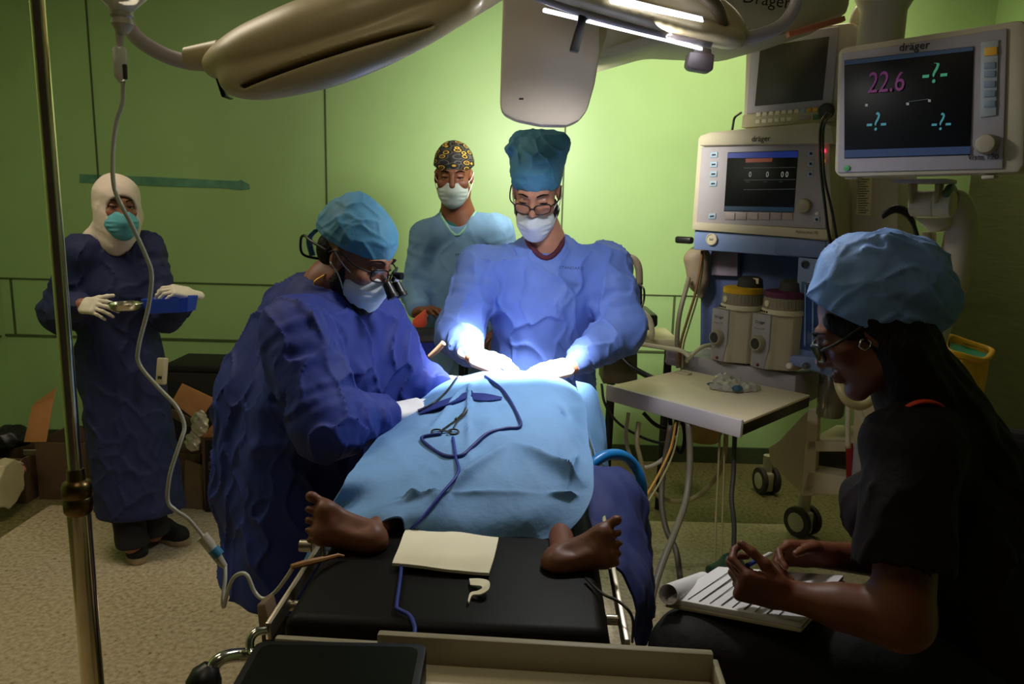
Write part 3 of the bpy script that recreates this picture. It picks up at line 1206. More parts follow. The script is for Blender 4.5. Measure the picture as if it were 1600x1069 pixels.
# hijab
S_ = S(np.array(hn.C) - 0.27, np.array(hn.C) + 0.2, 0.0045)
S_.ell(hn.p(0, -0.012, 0.035), np.array((0.096, 0.118, 0.106)) * hn.s, hn.R, 0.02)
S_.ell(hn.p(0, 0.03, -0.05), np.array((0.085, 0.085, 0.095)) * hn.s, hn.R, 0.03)
S_.cap(hn.p(0, -0.02, -0.06), Vector(nkN) + Vector((0, 0, 0.02)), 0.078, 0.088, 0.04)
S_.cap(hn.p(0, 0.045, -0.10), Vector(nkN) + fbn * 0.05 + Vector((0, 0, -0.01)), 0.05, 0.06, 0.04)
S_.cap(hn.p(-0.07, -0.03, -0.05), Vector(nkN) + Vector((-0.085, -0.03, -0.0)), 0.03, 0.035, 0.04)
S_.wrinkle(0.004, [(30, 20, 8), (-22, 34, 12), (16, 12, 40)], 5)
for q in (0.0, 0.02, 0.045):
    S_.ridge([hn.p(-0.085, 0.05 - q, 0.01), hn.p(-0.085, 0.01 - q, -0.07), hn.p(-0.06, 0.06 - q, -0.15)], 0.006, 0.004)
    S_.ridge([hn.p(0.085, 0.05 - q, 0.01), hn.p(0.085, 0.01 - q, -0.07), hn.p(0.06, 0.06 - q, -0.15)], 0.006, 0.004)
S_.ell(hn.p(0, 0.10, -0.012), np.array((0.058, 0.075, 0.066)) * hn.s, hn.R, 0.01, 'sub')
sk('hijab', S_, mat('white_cloth', (226, 208, 194), rough=0.8, var=0.04, bump=0.15, bscale=50), root_n)
add_mask(hn, root_n, M_maskb, loops=False, big=1.08, fwd=0.004)


def nurse_fold(S2):
    for y, x0, x1 in ((560, 130, 240), (622, 120, 262), (668, 125, 262), (712, 130, 250), (738, 140, 262), (690, 150, 262), (775, 150, 262)):
        S2.ridge([P(x0, y + 6, NY - 0.13), P((x0 + x1) / 2, y - 2, NY - 0.16), P(x1, y - 8, NY - 0.11)], 0.008, 0.006)
    for x in (150, 185, 214):
        S2.ridge([P(x, 420, NY - 0.11), P(x + 6, 520, NY - 0.14), P(x + 3, 590, NY - 0.15)], 0.012, 0.006)
    S2.ridge([P(140, 425, NY - 0.12), P(130, 470, NY - 0.1), P(140, 540, NY - 0.12)], 0.014, -0.012)


gown('surgical_gown', root_n, M_navy, fbn, nkN, shRn, shLn, chN, waN, heN, 0.148, 0.160, 0.176,
     arms=[(shRn, elRn, wrRn + (elRn - wrRn) * 0.12, (0.078, 0.075, 0.05)), (shLn, elLn, wrLn + (elLn - wrLn) * 0.15, (0.072, 0.065, 0.045))],
     neckhole=0.075, hemz=0.205, seed=4, extra=nurse_fold, ratio=0.72, wr=0.008, kd=[(20, 10, 4), (-14, 18, 9), (24, -12, 6)])
for hp, kn, an in ((hipR, kneR, ankR), (hipL, kneL, ankL)):
    lo, hi = bounds([kn, an], 0.12)
    S_ = S(lo, hi, 0.006)
    S_.cap(kn.lerp(an, 0.45), Vector(an), 0.062, 0.066, 0.02)
    S_.wrinkle(0.005, [(30, 20, 8), (-20, 30, 30)], 3)
    S_.cut((0, 0, 0.075), (0, 0, -1))
    sk('trouser_leg', S_, M_trous, root_n)
M_shoe = mat('black_knit_shoe', (24, 22, 22), rough=0.8, var=0.2, bump=0.4, bscale=200)
M_sole = mat('tan_sole', (168, 142, 108), rough=0.7)
make_shoe('shoe', F(206, 845, 0), F(218, 884, 0), root_n, M_shoe, M_sole)
make_shoe('shoe', F(228, 838, 0), F(297, 852, 0), root_n, M_shoe, M_sole)
# hands in cream gloves: right one under the kidney dish, left one over the tray rim
gr = (P(152, 474, NY - 0.26) - wrRn).normalized()


def nh(S2):
    hand(S2, wrRn, Vector((0.86, -0.45, 0.04)), (-0.3, -0.75, 0.6), 1, 0.88, curls=[(0.35, 0.5, 0.3), (0.45, 0.5, 0.35), (0.5, 0.55, 0.4), (0.5, 0.6, 0.4)], tcurl=0.1)


def nh2(S2):
    hand(S2, wrLn + Vector((0.03, 0.02, 0.035)), Vector((-0.72, -0.62, 0.25)), (0.45, -0.3, 0.85), -1, 0.86, curls=[(0.5, 0.7, 0.5)] * 4, tcurl=0.2)


gloves('glove', root_n, M_glove, bounds([wrRn, wrRn + Vector((0.17, -0.09, 0))], 0.10), nh)
gloves('glove', root_n, M_glove, bounds([wrLn, wrLn + Vector((-0.1, -0.1, 0.06))], 0.12), nh2)
M_dish = mat('polished_steel', (205, 198, 184), rough=0.22, metal=1.0, var=0.04)
dc = P(196, 480, NY - 0.30)
mk('kidney_dish', B().lathe([(0.0, -0.013), (0.040, -0.013), (0.052, -0.004), (0.058, 0.014), (0.061, 0.015), (0.060, 0.017), (0.055, 0.015), (0.048, -0.002), (0.038, -0.009), (0.0, -0.010)], dc, n=32),
   M_dish, label="shallow round steel dish on the fingers of the nurse in the white hijab", cat='dish')
tcn = P(266, 476, NY - 0.16)
b = B(frame(tcn, (0.93, -0.25, 0.09), (-0.03, 0, 1)))
oct_ = [(-0.11, -0.03), (-0.085, -0.055), (0.085, -0.055), (0.11, -0.03), (0.11, 0.03), (0.085, 0.055), (-0.085, 0.055), (-0.11, 0.03)]
sm = [(x * 0.86, y * 0.8) for x, y in oct_]
inn = [(x * 0.95, y * 0.92) for x, y in oct_]
inb = [(x * 0.82, y * 0.74) for x, y in oct_]
V_ = [(x, y, -0.028) for x, y in sm] + [(x, y, 0.028) for x, y in oct_] + [(x, y, 0.028) for x, y in inn] + [(x, y, -0.022) for x, y in inb]
Fc = [tuple(range(7, -1, -1))]
for lv in range(3):
    for i in range(8):
        j = (i + 1) % 8
        Fc.append((lv * 8 + i, lv * 8 + j, (lv + 1) * 8 + j, (lv + 1) * 8 + i))
Fc.append(tuple(24 + i for i in range(8)))
b._add(V_, Fc)
mk('instrument_tray', b, mat('blue_plastic', (38, 74, 200), rough=0.4, var=0.04), label='bright blue plastic tray in the left hand of the nurse in the white hijab', cat='tray')
# white clip-on device on the gown
b = B(frame(P(253, 580, NY - 0.155), (0.86, -0.42, 0.08), (0.0, 0.25, 1)))
b.box((0, 0, 0), (0.048, 0.022, 0.108), bev=0.007, seg=3)
t_ = mk('pager', b, mat('ivory_plastic', (206, 192, 160), rough=0.45, var=0.05), label='ivory pocket pager with a black slot clipped to the navy gown of the nurse', cat='pager')
mk('slot', B(frame(P(253, 580, NY - 0.155), (0.86, -0.42, 0.08), (0.0, 0.25, 1))).box((0.004, -0.0115, -0.026), (0.024, 0.002, 0.012), bev=0.0009), M_black, t_, label='black oval slot')

# ---------------------------------------------------------------- assistant at the back
AY = 3.42
root_a = thing('person', 'person in black yellow-printed cap and light blue gown standing behind the two surgeons', 'person', Vector((-0.27, AY, 0)))
fba = Vector((0.05, -1, 0))
ha = Head(P(709, 276, AY), (0.02, -0.97, -0.16), 0.98)
nkA = P(716, 340, AY + 0.03)
shRa, shLa = P(668, 372, AY), P(775, 362, AY)
elRa, wrRa = P(650, 455, AY - 0.02), P(654, 488, AY - 0.18)
elLa, wrLa = P(800, 460, AY + 0.02), P(780, 520, AY - 0.1)
chA, waA = P(720, 430, AY + 0.02), P(722, 540, AY + 0.02)
heA = Vector((waA.x, waA.y, 0.35))
lgs = [(Vector((-0.36, AY, 0.85)), Vector((-0.36, AY, 0.45)), Vector((-0.36, AY, 0.06))), (Vector((-0.12, AY, 0.85)), Vector((-0.12, AY, 0.45)), Vector((-0.12, AY, 0.06)))]


def ahand(S2):
    hand(S2, wrRa, (0.5, -0.7, 0.25), (-0.3, 0.2, 0.9), 1, 0.92, curl=(0.3, 0.4, 0.3))
    hand(S2, wrLa, (-0.3, -0.8, -0.1), (0, 0, 1), -1, 0.92, curl=(0.3, 0.4, 0.3))


body(root_a, M_skin_d, ha, nkA, shRa, shLa, chA, waA, [(shRa, elRa, wrRa), (shLa, elLa, wrLa)], lgs, fba, hands=ahand)
face_parts(ha, root_a, look=(0.05, -0.95, -0.2))
add_mask(ha, root_a, mat('mask_grey', (176, 190, 186), rough=0.75, var=0.04, bump=0.1, bscale=60))


def print_mat():
    m = bpy.data.materials.new('printed_cap_cloth')
    m.use_nodes = True
    nt = m.node_tree
    b_ = nt.nodes['Principled BSDF']
    tc = nt.nodes.new('ShaderNodeTexCoord')
    mp = nt.nodes.new('ShaderNodeMapping')
    mp.inputs['Scale'].default_value = (22, 22, 46)
    nt.links.new(tc.outputs['Object'], mp.inputs['Vector'])
    v = nt.nodes.new('ShaderNodeTexVoronoi')
    v.inputs['Scale'].default_value = 1.0
    v.inputs['Randomness'].default_value = 0.5
    nt.links.new(mp.outputs['Vector'], v.inputs['Vector'])
    r = nt.nodes.new('ShaderNodeValToRGB')
    r.color_ramp.interpolation = 'CONSTANT'
    for p, c in ((0.20, (16, 14, 12)), (0.30, (196, 158, 58)), (0.40, (18, 16, 14)), (0.62, (80, 78, 76)), (0.70, (18, 16, 14))):
        e = r.color_ramp.elements.new(p)
        e.color = lin(c) + (1,)
    r.color_ramp.elements[0].color = lin((110, 84, 34)) + (1,)
    r.color_ramp.elements[-1].color = lin((18, 16, 14)) + (1,)
    nt.links.new(v.outputs['Distance'], r.inputs['Fac'])
    nt.links.new(r.outputs['Color'], b_.inputs['Base Color'])
    b_.inputs['Roughness'].default_value = 0.7
    return m


cap_shell(ha, root_a, print_mat(), (0, -0.018, 0.052), (0.090, 0.112, 0.103), (0, 0.09, 0.036), (0, -0.10, -1), amp=0.002, seed=3)
gown('surgical_gown', root_a, M_light, fba, nkA, shRa, shLa, chA, waA, heA, 0.165, 0.185, 0.20, arms=[
    (shRa, elRa, wrRa + (elRa - wrRa) * 0.2, (0.072, 0.066, 0.05)), (shLa, elLa, wrLa + (elLa - wrLa) * 0.2, (0.072, 0.066, 0.05))],
    neckhole=0.072, hemz=0.35, seed=8, neckdrop=-0.02, rim=('neck_binding', mat('mint_binding', (150, 205, 178), rough=0.7), 0.006))
# the scrub top under it
S_ = S(np.array(nkA) - 0.16, np.array(nkA) + 0.12, 0.006)
S_.cap(nkA + Vector((-0.02, 0.0, -0.07)), nkA + Vector((-0.025, 0.02, 0.012)), 0.082, 0.062, 0.02)
S_.cut(nkA + Vector((0.012, -0.02, 0)), (0.9, -0.3, 0.25))
sk('scrub_top', S_, mat('teal_scrubs', (22, 92, 88), rough=0.8), root_a)
for (an, nm) in ((lgs[0], -1), (lgs[1], 1)):
    S_ = S(np.array(an[2]) - 0.14, np.array(an[1]) + 0.14, 0.008)
    S_.cap(an[1], an[2], 0.08, 0.07, 0.02)
    S_.cut((0, 0, 0.05), (0, 0, -1))
    sk('trouser_leg', S_, M_trous, root_a)
    make_shoe('shoe', Vector((an[2].x, an[2].y + 0.07, 0)), Vector((an[2].x, an[2].y - 0.19, 0)), root_a, M_shoe, M_sole)
text('gown_print', 'ME', P(716, 399, AY - 0.19), (1, 0.1, 0), (0, 0.1, 1), 0.014, mat('print_ink', (30, 45, 90), rough=0.8, var=0), root_a)

# ---------------------------------------------------------------- surgeon standing at the far end
RY = 2.74
root_r = thing('person', 'person in tall teal cap, glasses and lowered mask operating with lit gloved hands', 'person', Vector((0.10, RY + 0.06, 0)))
fbr = Vector((-0.06, -1, 0))
hr = Head(P(838, 300, RY), (-0.13, -0.86, -0.46), 1.0)
nkR = P(852, 384, RY + 0.07)
shRr, shLr = P(752, 424, RY + 0.06), P(948, 418, RY + 0.06)
elRr, elLr = P(716, 520, RY - 0.04), P(972, 516, RY - 0.04)
wrRr, wrLr = P(738, 556, RY - 0.28), P(893, 572, RY - 0.28)
chR, waR = P(848, 470, RY + 0.06), P(846, 590, RY + 0.10)
heR = Vector((waR.x + 0.05, waR.y + 0.02, 0.30))
lgr = [(Vector((0.0, RY + 0.13, 0.85)), Vector((0.0, RY + 0.13, 0.45)), Vector((0.0, RY + 0.13, 0.06))), (Vector((0.24, RY + 0.13, 0.85)), Vector((0.24, RY + 0.13, 0.45)), Vector((0.24, RY + 0.13, 0.06)))]
body(root_r, M_skin_l, hr, nkR, shRr, shLr, chR, waR, [(shRr, elRr, wrRr), (shLr, elLr, wrLr)], lgr, fbr, lid=0.0100)
face_parts(hr, root_r, look=(-0.12, -0.7, -0.68), lid=0.0100)
add_mask(hr, root_r, M_mask, drop=0.024)


def tallcap(S2):
    S2.ell(hr.p(-0.01, -0.045, 0.125), (0.088, 0.082, 0.070), hr.R, 0.03)
    S2.cap(hr.p(0.088, -0.01, 0.15), hr.p(0.07, -0.03, 0.16), 0.016, 0.018, 0.02)
    S2.cap(hr.p(-0.08, -0.06, 0.16), hr.p(0.06, -0.06, 0.165), 0.03, 0.028, 0.04)


Hup = (0, -0.25, 1)
cap_shell(hr, root_r, M_cap, (0, -0.02, 0.075), (0.091, 0.112, 0.105), (0, 0.09, 0.034), (0, 0.10, -1), amp=0.006, extra=tallcap, seed=6,
          fold=[([(-0.09, 0.02, 0.09), (-0.03, 0.085, 0.11), (0.03, 0.085, 0.10), (0.09, 0.0, 0.085)], 0.006, 0.004),
                ([(-0.07, 0.04, 0.15), (-0.02, 0.06, 0.145), (0.03, 0.04, 0.175)], 0.008, 0.006),
                ([(0.05, 0.06, 0.13), (0.06, 0.03, 0.17)], 0.007, 0.006)], res=0.0038)


def glasses(h, root, rx=0.027, rz=0.018, m=None, drop=0.0, name='glasses', arms=True, r=0.0022):
    m = m or M_black
    b_ = B()
    for sg in (-1, 1):
        loop = []
        for k in range(16):
            t = 2 * math.pi * k / 16
            ct, st = math.cos(t), math.sin(t)
            sq = lambda v: math.copysign(abs(v) ** 0.6, v)
            x = sg * 0.034 + rx * sq(ct)
            loop.append(h.p(x, 0.116 - 5.5 * x * x, 0.002 - drop + rz * sq(st)))
        b_.tube(loop, r, n=6, closed=True)
        if arms:
            b_.tube(spline([h.p(sg * 0.061, 0.096, 0.008 - drop), h.p(sg * 0.084, 0.06, 0.010 - drop * 0.6), h.p(sg * 0.088, -0.005, 0.020), h.p(sg * 0.084, -0.035, 0.002)], 5), r, n=6)
    b_.tube([h.p(-0.009, 0.116, 0.006 - drop), h.p(0, 0.119, 0.009 - drop), h.p(0.009, 0.116, 0.006 - drop)], r, n=6)
    g = mk(name, b_, m, root, sharp=180)
    gl = mat('lens_glass', (255, 255, 255), rough=0.02, trans=1.0, var=0)
    for sg in (-1, 1):
        poly = []
        for k in range(16):
            t = 2 * math.pi * k / 16
            sq = lambda v: math.copysign(abs(v) ** 0.6, v)
            poly.append((rx * sq(math.cos(t)), rz * sq(math.sin(t))))
        x0 = sg * 0.034
        T = frame(h.p(x0, 0.116 - 5.5 * x0 * x0, 0.002 - drop), h.d(1, -11 * x0, 0), h.d(11 * x0, 1, 0))
        mk('lens', B().prism([(p[0], p[1]) for p in poly], -0.0006, 0.0006, T), gl, g)
    return g


glasses(hr, root_r, drop=0.012, r=0.0024)
# beard line showing under the ears
def beard(h, root, z1=-0.03, res=0.0035):
    S2 = S(np.array(h.C) - 0.17, np.array(h.C) + 0.17, res)
    s = h.s
    for sg in (-1, 1):
        S2.cap(h.p(sg * 0.067, 0.016, -0.022), h.p(sg * 0.053, 0.012, -0.066), 0.006, 0.027 * s, 0.01)
        S2.cap(h.p(sg * 0.054, 0.004, -0.066), h.p(sg * 0.014, 0.078, -0.108), 0.027 * s, 0.027 * s, 0.01)
    S2.wrinkle(0.002, [(160, 40, 60), (-60, 170, 90)], 4)
    return sk('beard', S2, M_beard, root)


beard(hr, root_r)


def rsx(S2):
    # chest folds running towards the light
    for (x0, y0, x1, y1) in ((800, 480, 812, 590), (830, 440, 842, 600), (868, 450, 862, 600), (905, 430, 880, 560), (770, 430, 782, 560), (925, 470, 915, 560)):
        S2.ridge([P(x0, y0, RY - 0.09), P((x0 + x1) / 2 + 3, (y0 + y1) / 2, RY - 0.08), P(x1, y1, RY - 0.07)], 0.011, 0.008)
    S2.ridge([P(780, 455, RY - 0.1), P(812, 451, RY - 0.1), P(835, 452, RY - 0.1)], 0.006, 0.006)
    S2.ridge([P(803, 400, RY - 0.05), P(810, 455, RY - 0.09)], 0.007, 0.006)
    S2.ridge([P(925, 392, RY - 0.02), P(935, 440, RY - 0.07), P(918, 520, RY - 0.09)], 0.008, 0.008)
    S2.ridge([P(765, 395, RY - 0.02), P(748, 440, RY - 0.05), P(752, 520, RY - 0.07)], 0.008, 0.008)


gown('surgical_gown', root_r, M_blue, fbr, nkR, shRr, shLr, chR, waR, heR, 0.178, 0.185, 0.20, res=0.0058, ratio=0.66, arms=[
    (shRr, elRr, wrRr + (elRr - wrRr) * 0.10, (0.088, 0.080, 0.046)), (shLr, elLr, wrLr + (elLr - wrLr) * 0.10, (0.088, 0.084, 0.046))],
    neckhole=0.060, neckdrop=-0.025, rim=('scrub_collar', mat('maroon_scrubs', (84, 30, 48), rough=0.8), 0.010), hemz=0.30, seed=15, extra=rsx, shr=0.068, folds=8, wr=0.010)
text('gown_print', 'STANDARD', P(893, 419, RY - 0.10), (1, 0.03, -0.02), (0, 0.25, 1), 0.010, mat('print_ink', (30, 45, 90)), root_r, wide=1.1)


def rh1(S2):
    hand(S2, wrRr, (0.80, -0.32, -0.22), (-0.1, -0.55, 0.85), 1, 0.98, curls=[(0.30, 0.4, 0.3), (0.4, 0.5, 0.3), (0.5, 0.6, 0.4), (0.55, 0.6, 0.4)], tcurl=0.2)


def rh2(S2):
    hand(S2, wrLr, (-0.86, -0.30, -0.16), (0.05, -0.5, 0.87), -1, 0.98, curls=[(0.25, 0.4, 0.3), (0.35, 0.5, 0.3), (0.45, 0.6, 0.4), (0.5, 0.6, 0.4)], tcurl=0.2)


gloves('glove', root_r, M_glove_w, bounds([wrRr, wrRr + Vector((0.15, -0.06, -0.04))], 0.10), rh1)
gloves('glove', root_r, M_glove_w, bounds([wrLr, wrLr + Vector((-0.15, -0.06, -0.03))], 0.10), rh2)
for an in lgr:
    S_ = S(np.array(an[2]) - 0.14, np.array(an[1]) + 0.14, 0.008)
    S_.cap(an[1], an[2], 0.08, 0.07, 0.02)
    S_.cut((0, 0, 0.05), (0, 0, -1))
    sk('trouser_leg', S_, mat('maroon_scrubs', (84, 30, 48)), root_r)
    make_shoe('shoe', Vector((an[2].x, an[2].y + 0.07, 0)), Vector((an[2].x, an[2].y - 0.19, 0)), root_r, M_shoe, M_sole)

# ---------------------------------------------------------------- surgeon bending in from the left
LY = 2.12
root_l = thing('person', 'person in teal cap and magnifying loupes bending over the patient from the left', 'person', Vector((-0.62, LY, 0)))
fbl = Vector((0.88, -0.36, 0)).normalized()
hl = Head(P(557, 402, LY), (0.80, -0.36, -0.40), 1.0)
nkL = P(508, 455, LY + 0.02)
shRl, shLl = P(462, 522, LY - 0.17), P(592, 505, LY + 0.14)
elRl, elLl = P(512, 662, LY - 0.28), P(636, 592, LY + 0.14)
wrRl, wrLl = P(610, 646, LY - 0.10), P(690, 600, LY + 0.12)
chL, waL = P(508, 560, LY), P(462, 705, LY + 0.02)
heL = Vector((waL.x - 0.02, waL.y, 0.46))
lgl = [(Vector((-0.62, 2.05, 0.80)), Vector((-0.62, 2.05, 0.45)), Vector((-0.63, 2.04, 0.06))), (Vector((-0.62, 2.26, 0.80)), Vector((-0.62, 2.26, 0.45)), Vector((-0.63, 2.28, 0.06)))]
body(root_l, M_skin_m, hl, nkL, shRl, shLl, chL, waL, [(shRl, elRl, wrRl), (shLl, elLl, wrLl)], lgl, fbl, lid=0.0105)
face_parts(hl, root_l, lid=0.0105)
add_mask(hl, root_l, M_mask)
beard(hl, root_l)
# hair at the back of the neck
S_ = S(np.array(hl.C) - 0.17, np.array(hl.C) + 0.17, 0.004)
S_.ell(hl.p(0, -0.05, -0.005), np.array((0.074, 0.068, 0.066)), hl.R, 0.01)
S_.wrinkle(0.002, [(160, 40, 60), (-60, 170, 90)], 4)
S_.cut(hl.p(0, -0.012, 0), hl.d(0, 1, 0.2))
sk('hair', S_, M_hair, root_l)
cap_shell(hl, root_l, M_cap, (0, -0.02, 0.055), (0.092, 0.116, 0.102), (0, 0.10, 0.034), (0, 0.02, -1), amp=0.005, seed=12,
          extra=lambda S2: S2.cap(hl.p(0, -0.10, 0.05), hl.p(0, -0.05, 0.13), 0.03, 0.03, 0.05),
          fold=[([(0.094, 0.07, 0.045), (0.09, 0.0, 0.07), (0.085, -0.06, 0.11)], 0.006, 0.005),
                ([(0.09, 0.08, 0.06), (0.07, 0.06, 0.12), (0.03, 0.03, 0.155)], 0.006, 0.006),
                ([(0.09, 0.04, 0.04), (0.095, -0.02, 0.05), (0.085, -0.09, 0.05)], 0.006, 0.004)], res=0.0038)
mk('cap_tie', B().tube(spline([hl.p(0.03, -0.13, 0.02), hl.p(0.02, -0.15, -0.02), hl.p(0.015, -0.125, -0.06)], 6), 0.010, n=8, flat=0.35), M_cap, root_l, sharp=180)
gl_ = glasses(hl, root_l, rx=0.025, rz=0.018, r=0.0024, name='loupe_glasses')
b = B()
for sg in (-1, 1):
    a0 = hl.p(sg * 0.022, 0.128, -0.010)
    b.cyl(a0, a0 + hl.d(0, 0.030, -0.022), 0.012, 0.0145)
    b.cyl(a0 + hl.d(0, 0.028, -0.020), a0 + hl.d(0, 0.036, -0.026), 0.0165, 0.0165)
b.box(hl.p(0, 0.137, 0.006), (0.03, 0.012, 0.016), Matrix(hl.R.tolist()).to_3x3(), bev=0.003)
b.cyl(hl.p(0, 0.13, 0.012), hl.p(0, 0.152, 0.022), 0.010)
mk('loupe_barrels', b, M_black, gl_)
mk('retainer_cord', B().tube(spline([hl.p(0.084, -0.035, 0.004), hl.p(0.075, -0.10, 0.0), hl.p(0.055, -0.145, -0.005), hl.p(0.04, -0.160, -0.03), hl.p(0.03, -0.145, -0.065), hl.p(-0.01, -0.11, -0.065)], 6), 0.0038, n=7), M_black, gl_, sharp=180)
mk('necklace', B().tube(spline([nkL + Vector((0.02, -0.070, 0.055)), nkL + Vector((-0.01, -0.082, 0.03)), nkL + Vector((0.02, -0.092, -0.005))], 6), 0.0018, n=6),
   mat('gold', (220, 170, 80), rough=0.3, metal=1.0, var=0), root_l, sharp=180)


def lsx(S2):
    # broad bent back, skirt and the deep folds of the near sleeve
    S2.cap((-0.58, 2.02, 0.98), (-0.60, 2.00, 0.44), 0.13, 0.165, 0.06)
    S2.cap((-0.50, 2.04, 0.90), (-0.50, 2.02, 0.44), 0.08, 0.10, 0.06)
    S2.cap(P(470, 500, LY + 0.05), P(425, 620, LY + 0.05), 0.12, 0.15, 0.06)
    S2.cap(P(425, 620, LY + 0.03), P(415, 760, LY), 0.15, 0.15, 0.06)
    S2.cap(P(590, 560, LY + 0.10), P(560, 660, LY + 0.06), 0.10, 0.11, 0.06)
    for pts in (((470, 470), (500, 500), (515, 600)), ((420, 560), (470, 590), (510, 640)), ((430, 640), (480, 650), (545, 640)),
                ((455, 545), (495, 560), (520, 620)), ((400, 700), (470, 690), (560, 700)), ((540, 560), (570, 580), (625, 545)), ((535, 575), (535, 585), (560, 582))):
        S2.ridge([P(x, y, LY - 0.22 - 0.02 * i) for i, (x, y) in enumerate(pts)], 0.02, 0.014)
        S2.ridge([P(x, y, LY - 0.10) for i, (x, y) in enumerate(pts)], 0.012, 0.010)


gown('surgical_gown', root_l, M_royal, fbl, nkL, shRl, shLl, chL, waL, heL, 0.165, 0.17, 0.215, res=0.0056, ratio=0.85, arms=[
    (shRl, elRl, wrRl + (elRl - wrRl) * 0.12, (0.092, 0.086, 0.050)), (shLl, elLl, wrLl + (elLl - wrLl) * 0.1, (0.085, 0.07, 0.045))],
    neckhole=0.060, rim=('neck_binding', M_royal, 0.006), hemz=0.46, seed=22, extra=lsx, shr=0.07, folds=8, wr=0.009, neckdrop=0.01)


def lh1(S2):
    hand(S2, wrRl, (0.80, 0.42, 0.10), (0.0, -0.25, 0.95), 1, 0.98, curls=[(0.2, 0.4, 0.3), (0.25, 0.5, 0.3), (0.3, 0.55, 0.3), (0.3, 0.6, 0.4)])


def lh2(S2):
    hand(S2, wrLl, (0.93, -0.15, 0.0), (0.0, -0.3, 0.95), -1, 0.95, curls=[(0.3, 0.5, 0.4)] * 4)


gloves('glove', root_l, M_glove_w, bounds([wrRl, wrRl + Vector((0.15, 0.08, 0.02))], 0.10), lh1)
gloves('glove', root_l, M_glove_w, bounds([wrLl, wrLl + Vector((0.16, 0.0, 0.0))], 0.10), lh2)
for an in lgl:
    S_ = S(np.array(an[2]) - 0.14, np.array(an[0]) + 0.14, 0.008)
    S_.chain(an, [0.10, 0.085, 0.072], 0.03)
    S_.cut((0, 0, 0.05), (0, 0, -1))
    sk('trouser_leg', S_, M_trous, root_l)
    make_shoe('shoe', Vector((an[2].x - 0.07, an[2].y + 0.02, 0)), Vector((an[2].x + 0.19, an[2].y - 0.03, 0)), root_l, M_shoe, M_sole)
# ================================================================ operating table, patient, drapes
M_mattress = mat('black_vinyl', (15, 12, 11), spec=0.15, rough=0.5, var=0.1, scale=8, bump=0.06, bscale=20)
M_chrome = mat('chrome', (215, 212, 205), rough=0.16, metal=1.0, var=0.03)
M_rail = mat('brushed_rail', (188, 178, 158), rough=0.33, metal=0.9, var=0.1)
M_white = mat('white_enamel', (222, 212, 184), rough=0.45, var=0.04, scale=8)
TZ = 0.89
TYAW = math.radians(-2.0)
tb = thing('operating_table', 'operating table with black vinyl mattress and steel side rails under the blue drape', 'operating table', (-0.072, 1.72, 0), TYAW)
TM = Matrix.Translation((-0.072, 1.72, 0)) @ Matrix.Rotation(TYAW, 4, 'Z')
TL0, TL1, TWD = -0.62, 0.74, 0.52       # along the table (local y) and width
mk('mattress', B(TM).box((0, (TL0 + TL1) / 2, TZ - 0.035), (TWD, TL1 - TL0, 0.07), bev=0.024, seg=4), M_mattress, tb)
mk('table_top', B(TM).box((0, (TL0 + TL1) / 2, TZ - 0.085), (TWD + 0.02, TL1 - TL0, 0.03), bev=0.005), mat('dark_table_base', (60, 56, 50), rough=0.5), tb)
for sg in (-1, 1):
    b = B(TM)
    b.box((sg * (TWD / 2 + 0.028), (TL0 + TL1) / 2, TZ - 0.035), (0.010, TL1 - TL0 - 0.04, 0.030), bev=0.002)
    for yy in (-0.5, -0.1, 0.3, 0.6):
        b.cyl((sg * (TWD / 2 + 0.004), yy, TZ - 0.045), (sg * (TWD / 2 + 0.026), yy, TZ - 0.045), 0.009)
    mk('side_rail', b, M_rail, tb)
b = B(TM).box((-(TWD / 2 + 0.030), -0.30, TZ - 0.03), (0.026, 0.03, 0.05), bev=0.004)
b.cyl((-(TWD / 2 + 0.045), -0.30, TZ - 0.03), (-(TWD / 2 + 0.07), -0.30, TZ - 0.03), 0.012)
mk('rail_clamp', b, M_rail, tb)
mk('column', B(TM).box((0, 0.25, 0.46), (0.26, 0.36, 0.72), bev=0.02).box((0, 0.25, 0.74), (0.36, 0.5, 0.1), bev=0.02), M_steel, tb)
mk('base', B(TM).box((0, 0.2, 0.055), (0.48, 0.9, 0.11), bev=0.03, seg=3), M_steel, tb)
# bent chrome bar with a black grip at the foot end
bar_ = spline([P(415, 985, 1.13), P(400, 988, 1.12), P(391, 1000, 1.11), P(392, 1018, 1.10), P(398, 1026, 1.09)], 5)
b = B().tube(bar_, 0.007, n=10)
b.tube(spline([P(408, 1024, 1.12), P(370, 1024, 1.10), P(345, 1030, 1.08), P(331, 1044, 1.07), P(326, 1056, 1.06)], 6), 0.0105, n=12)
hb = mk('foot_bar', b, M_chrome, tb)
b = B().tube([P(331, 1040, 1.065), P(324, 1052, 1.06), P(318, 1070, 1.05), P(312, 1092, 1.04)], [0.013, 0.023, 0.027, 0.022], n=14)
mk('grip', b, M_black, hb, label='black rubber grip')
mk('end_bracket', B().hull3([P(400, 945, 1.16), P(414, 942, 1.16), P(424, 985, 1.14), P(404, 984, 1.14)], (0.0, 0.05, -0.01), bev=0.004), mat('tan_webbing', (120, 98, 72), rough=0.7), tb, label='tan strap at the foot end of the left rail')

# ---------------------------------------------------------------- patient
pt = thing('person', 'person lying on the operating table under the blue drape with both bare feet showing', 'person', (-0.03, 1.80, TZ))


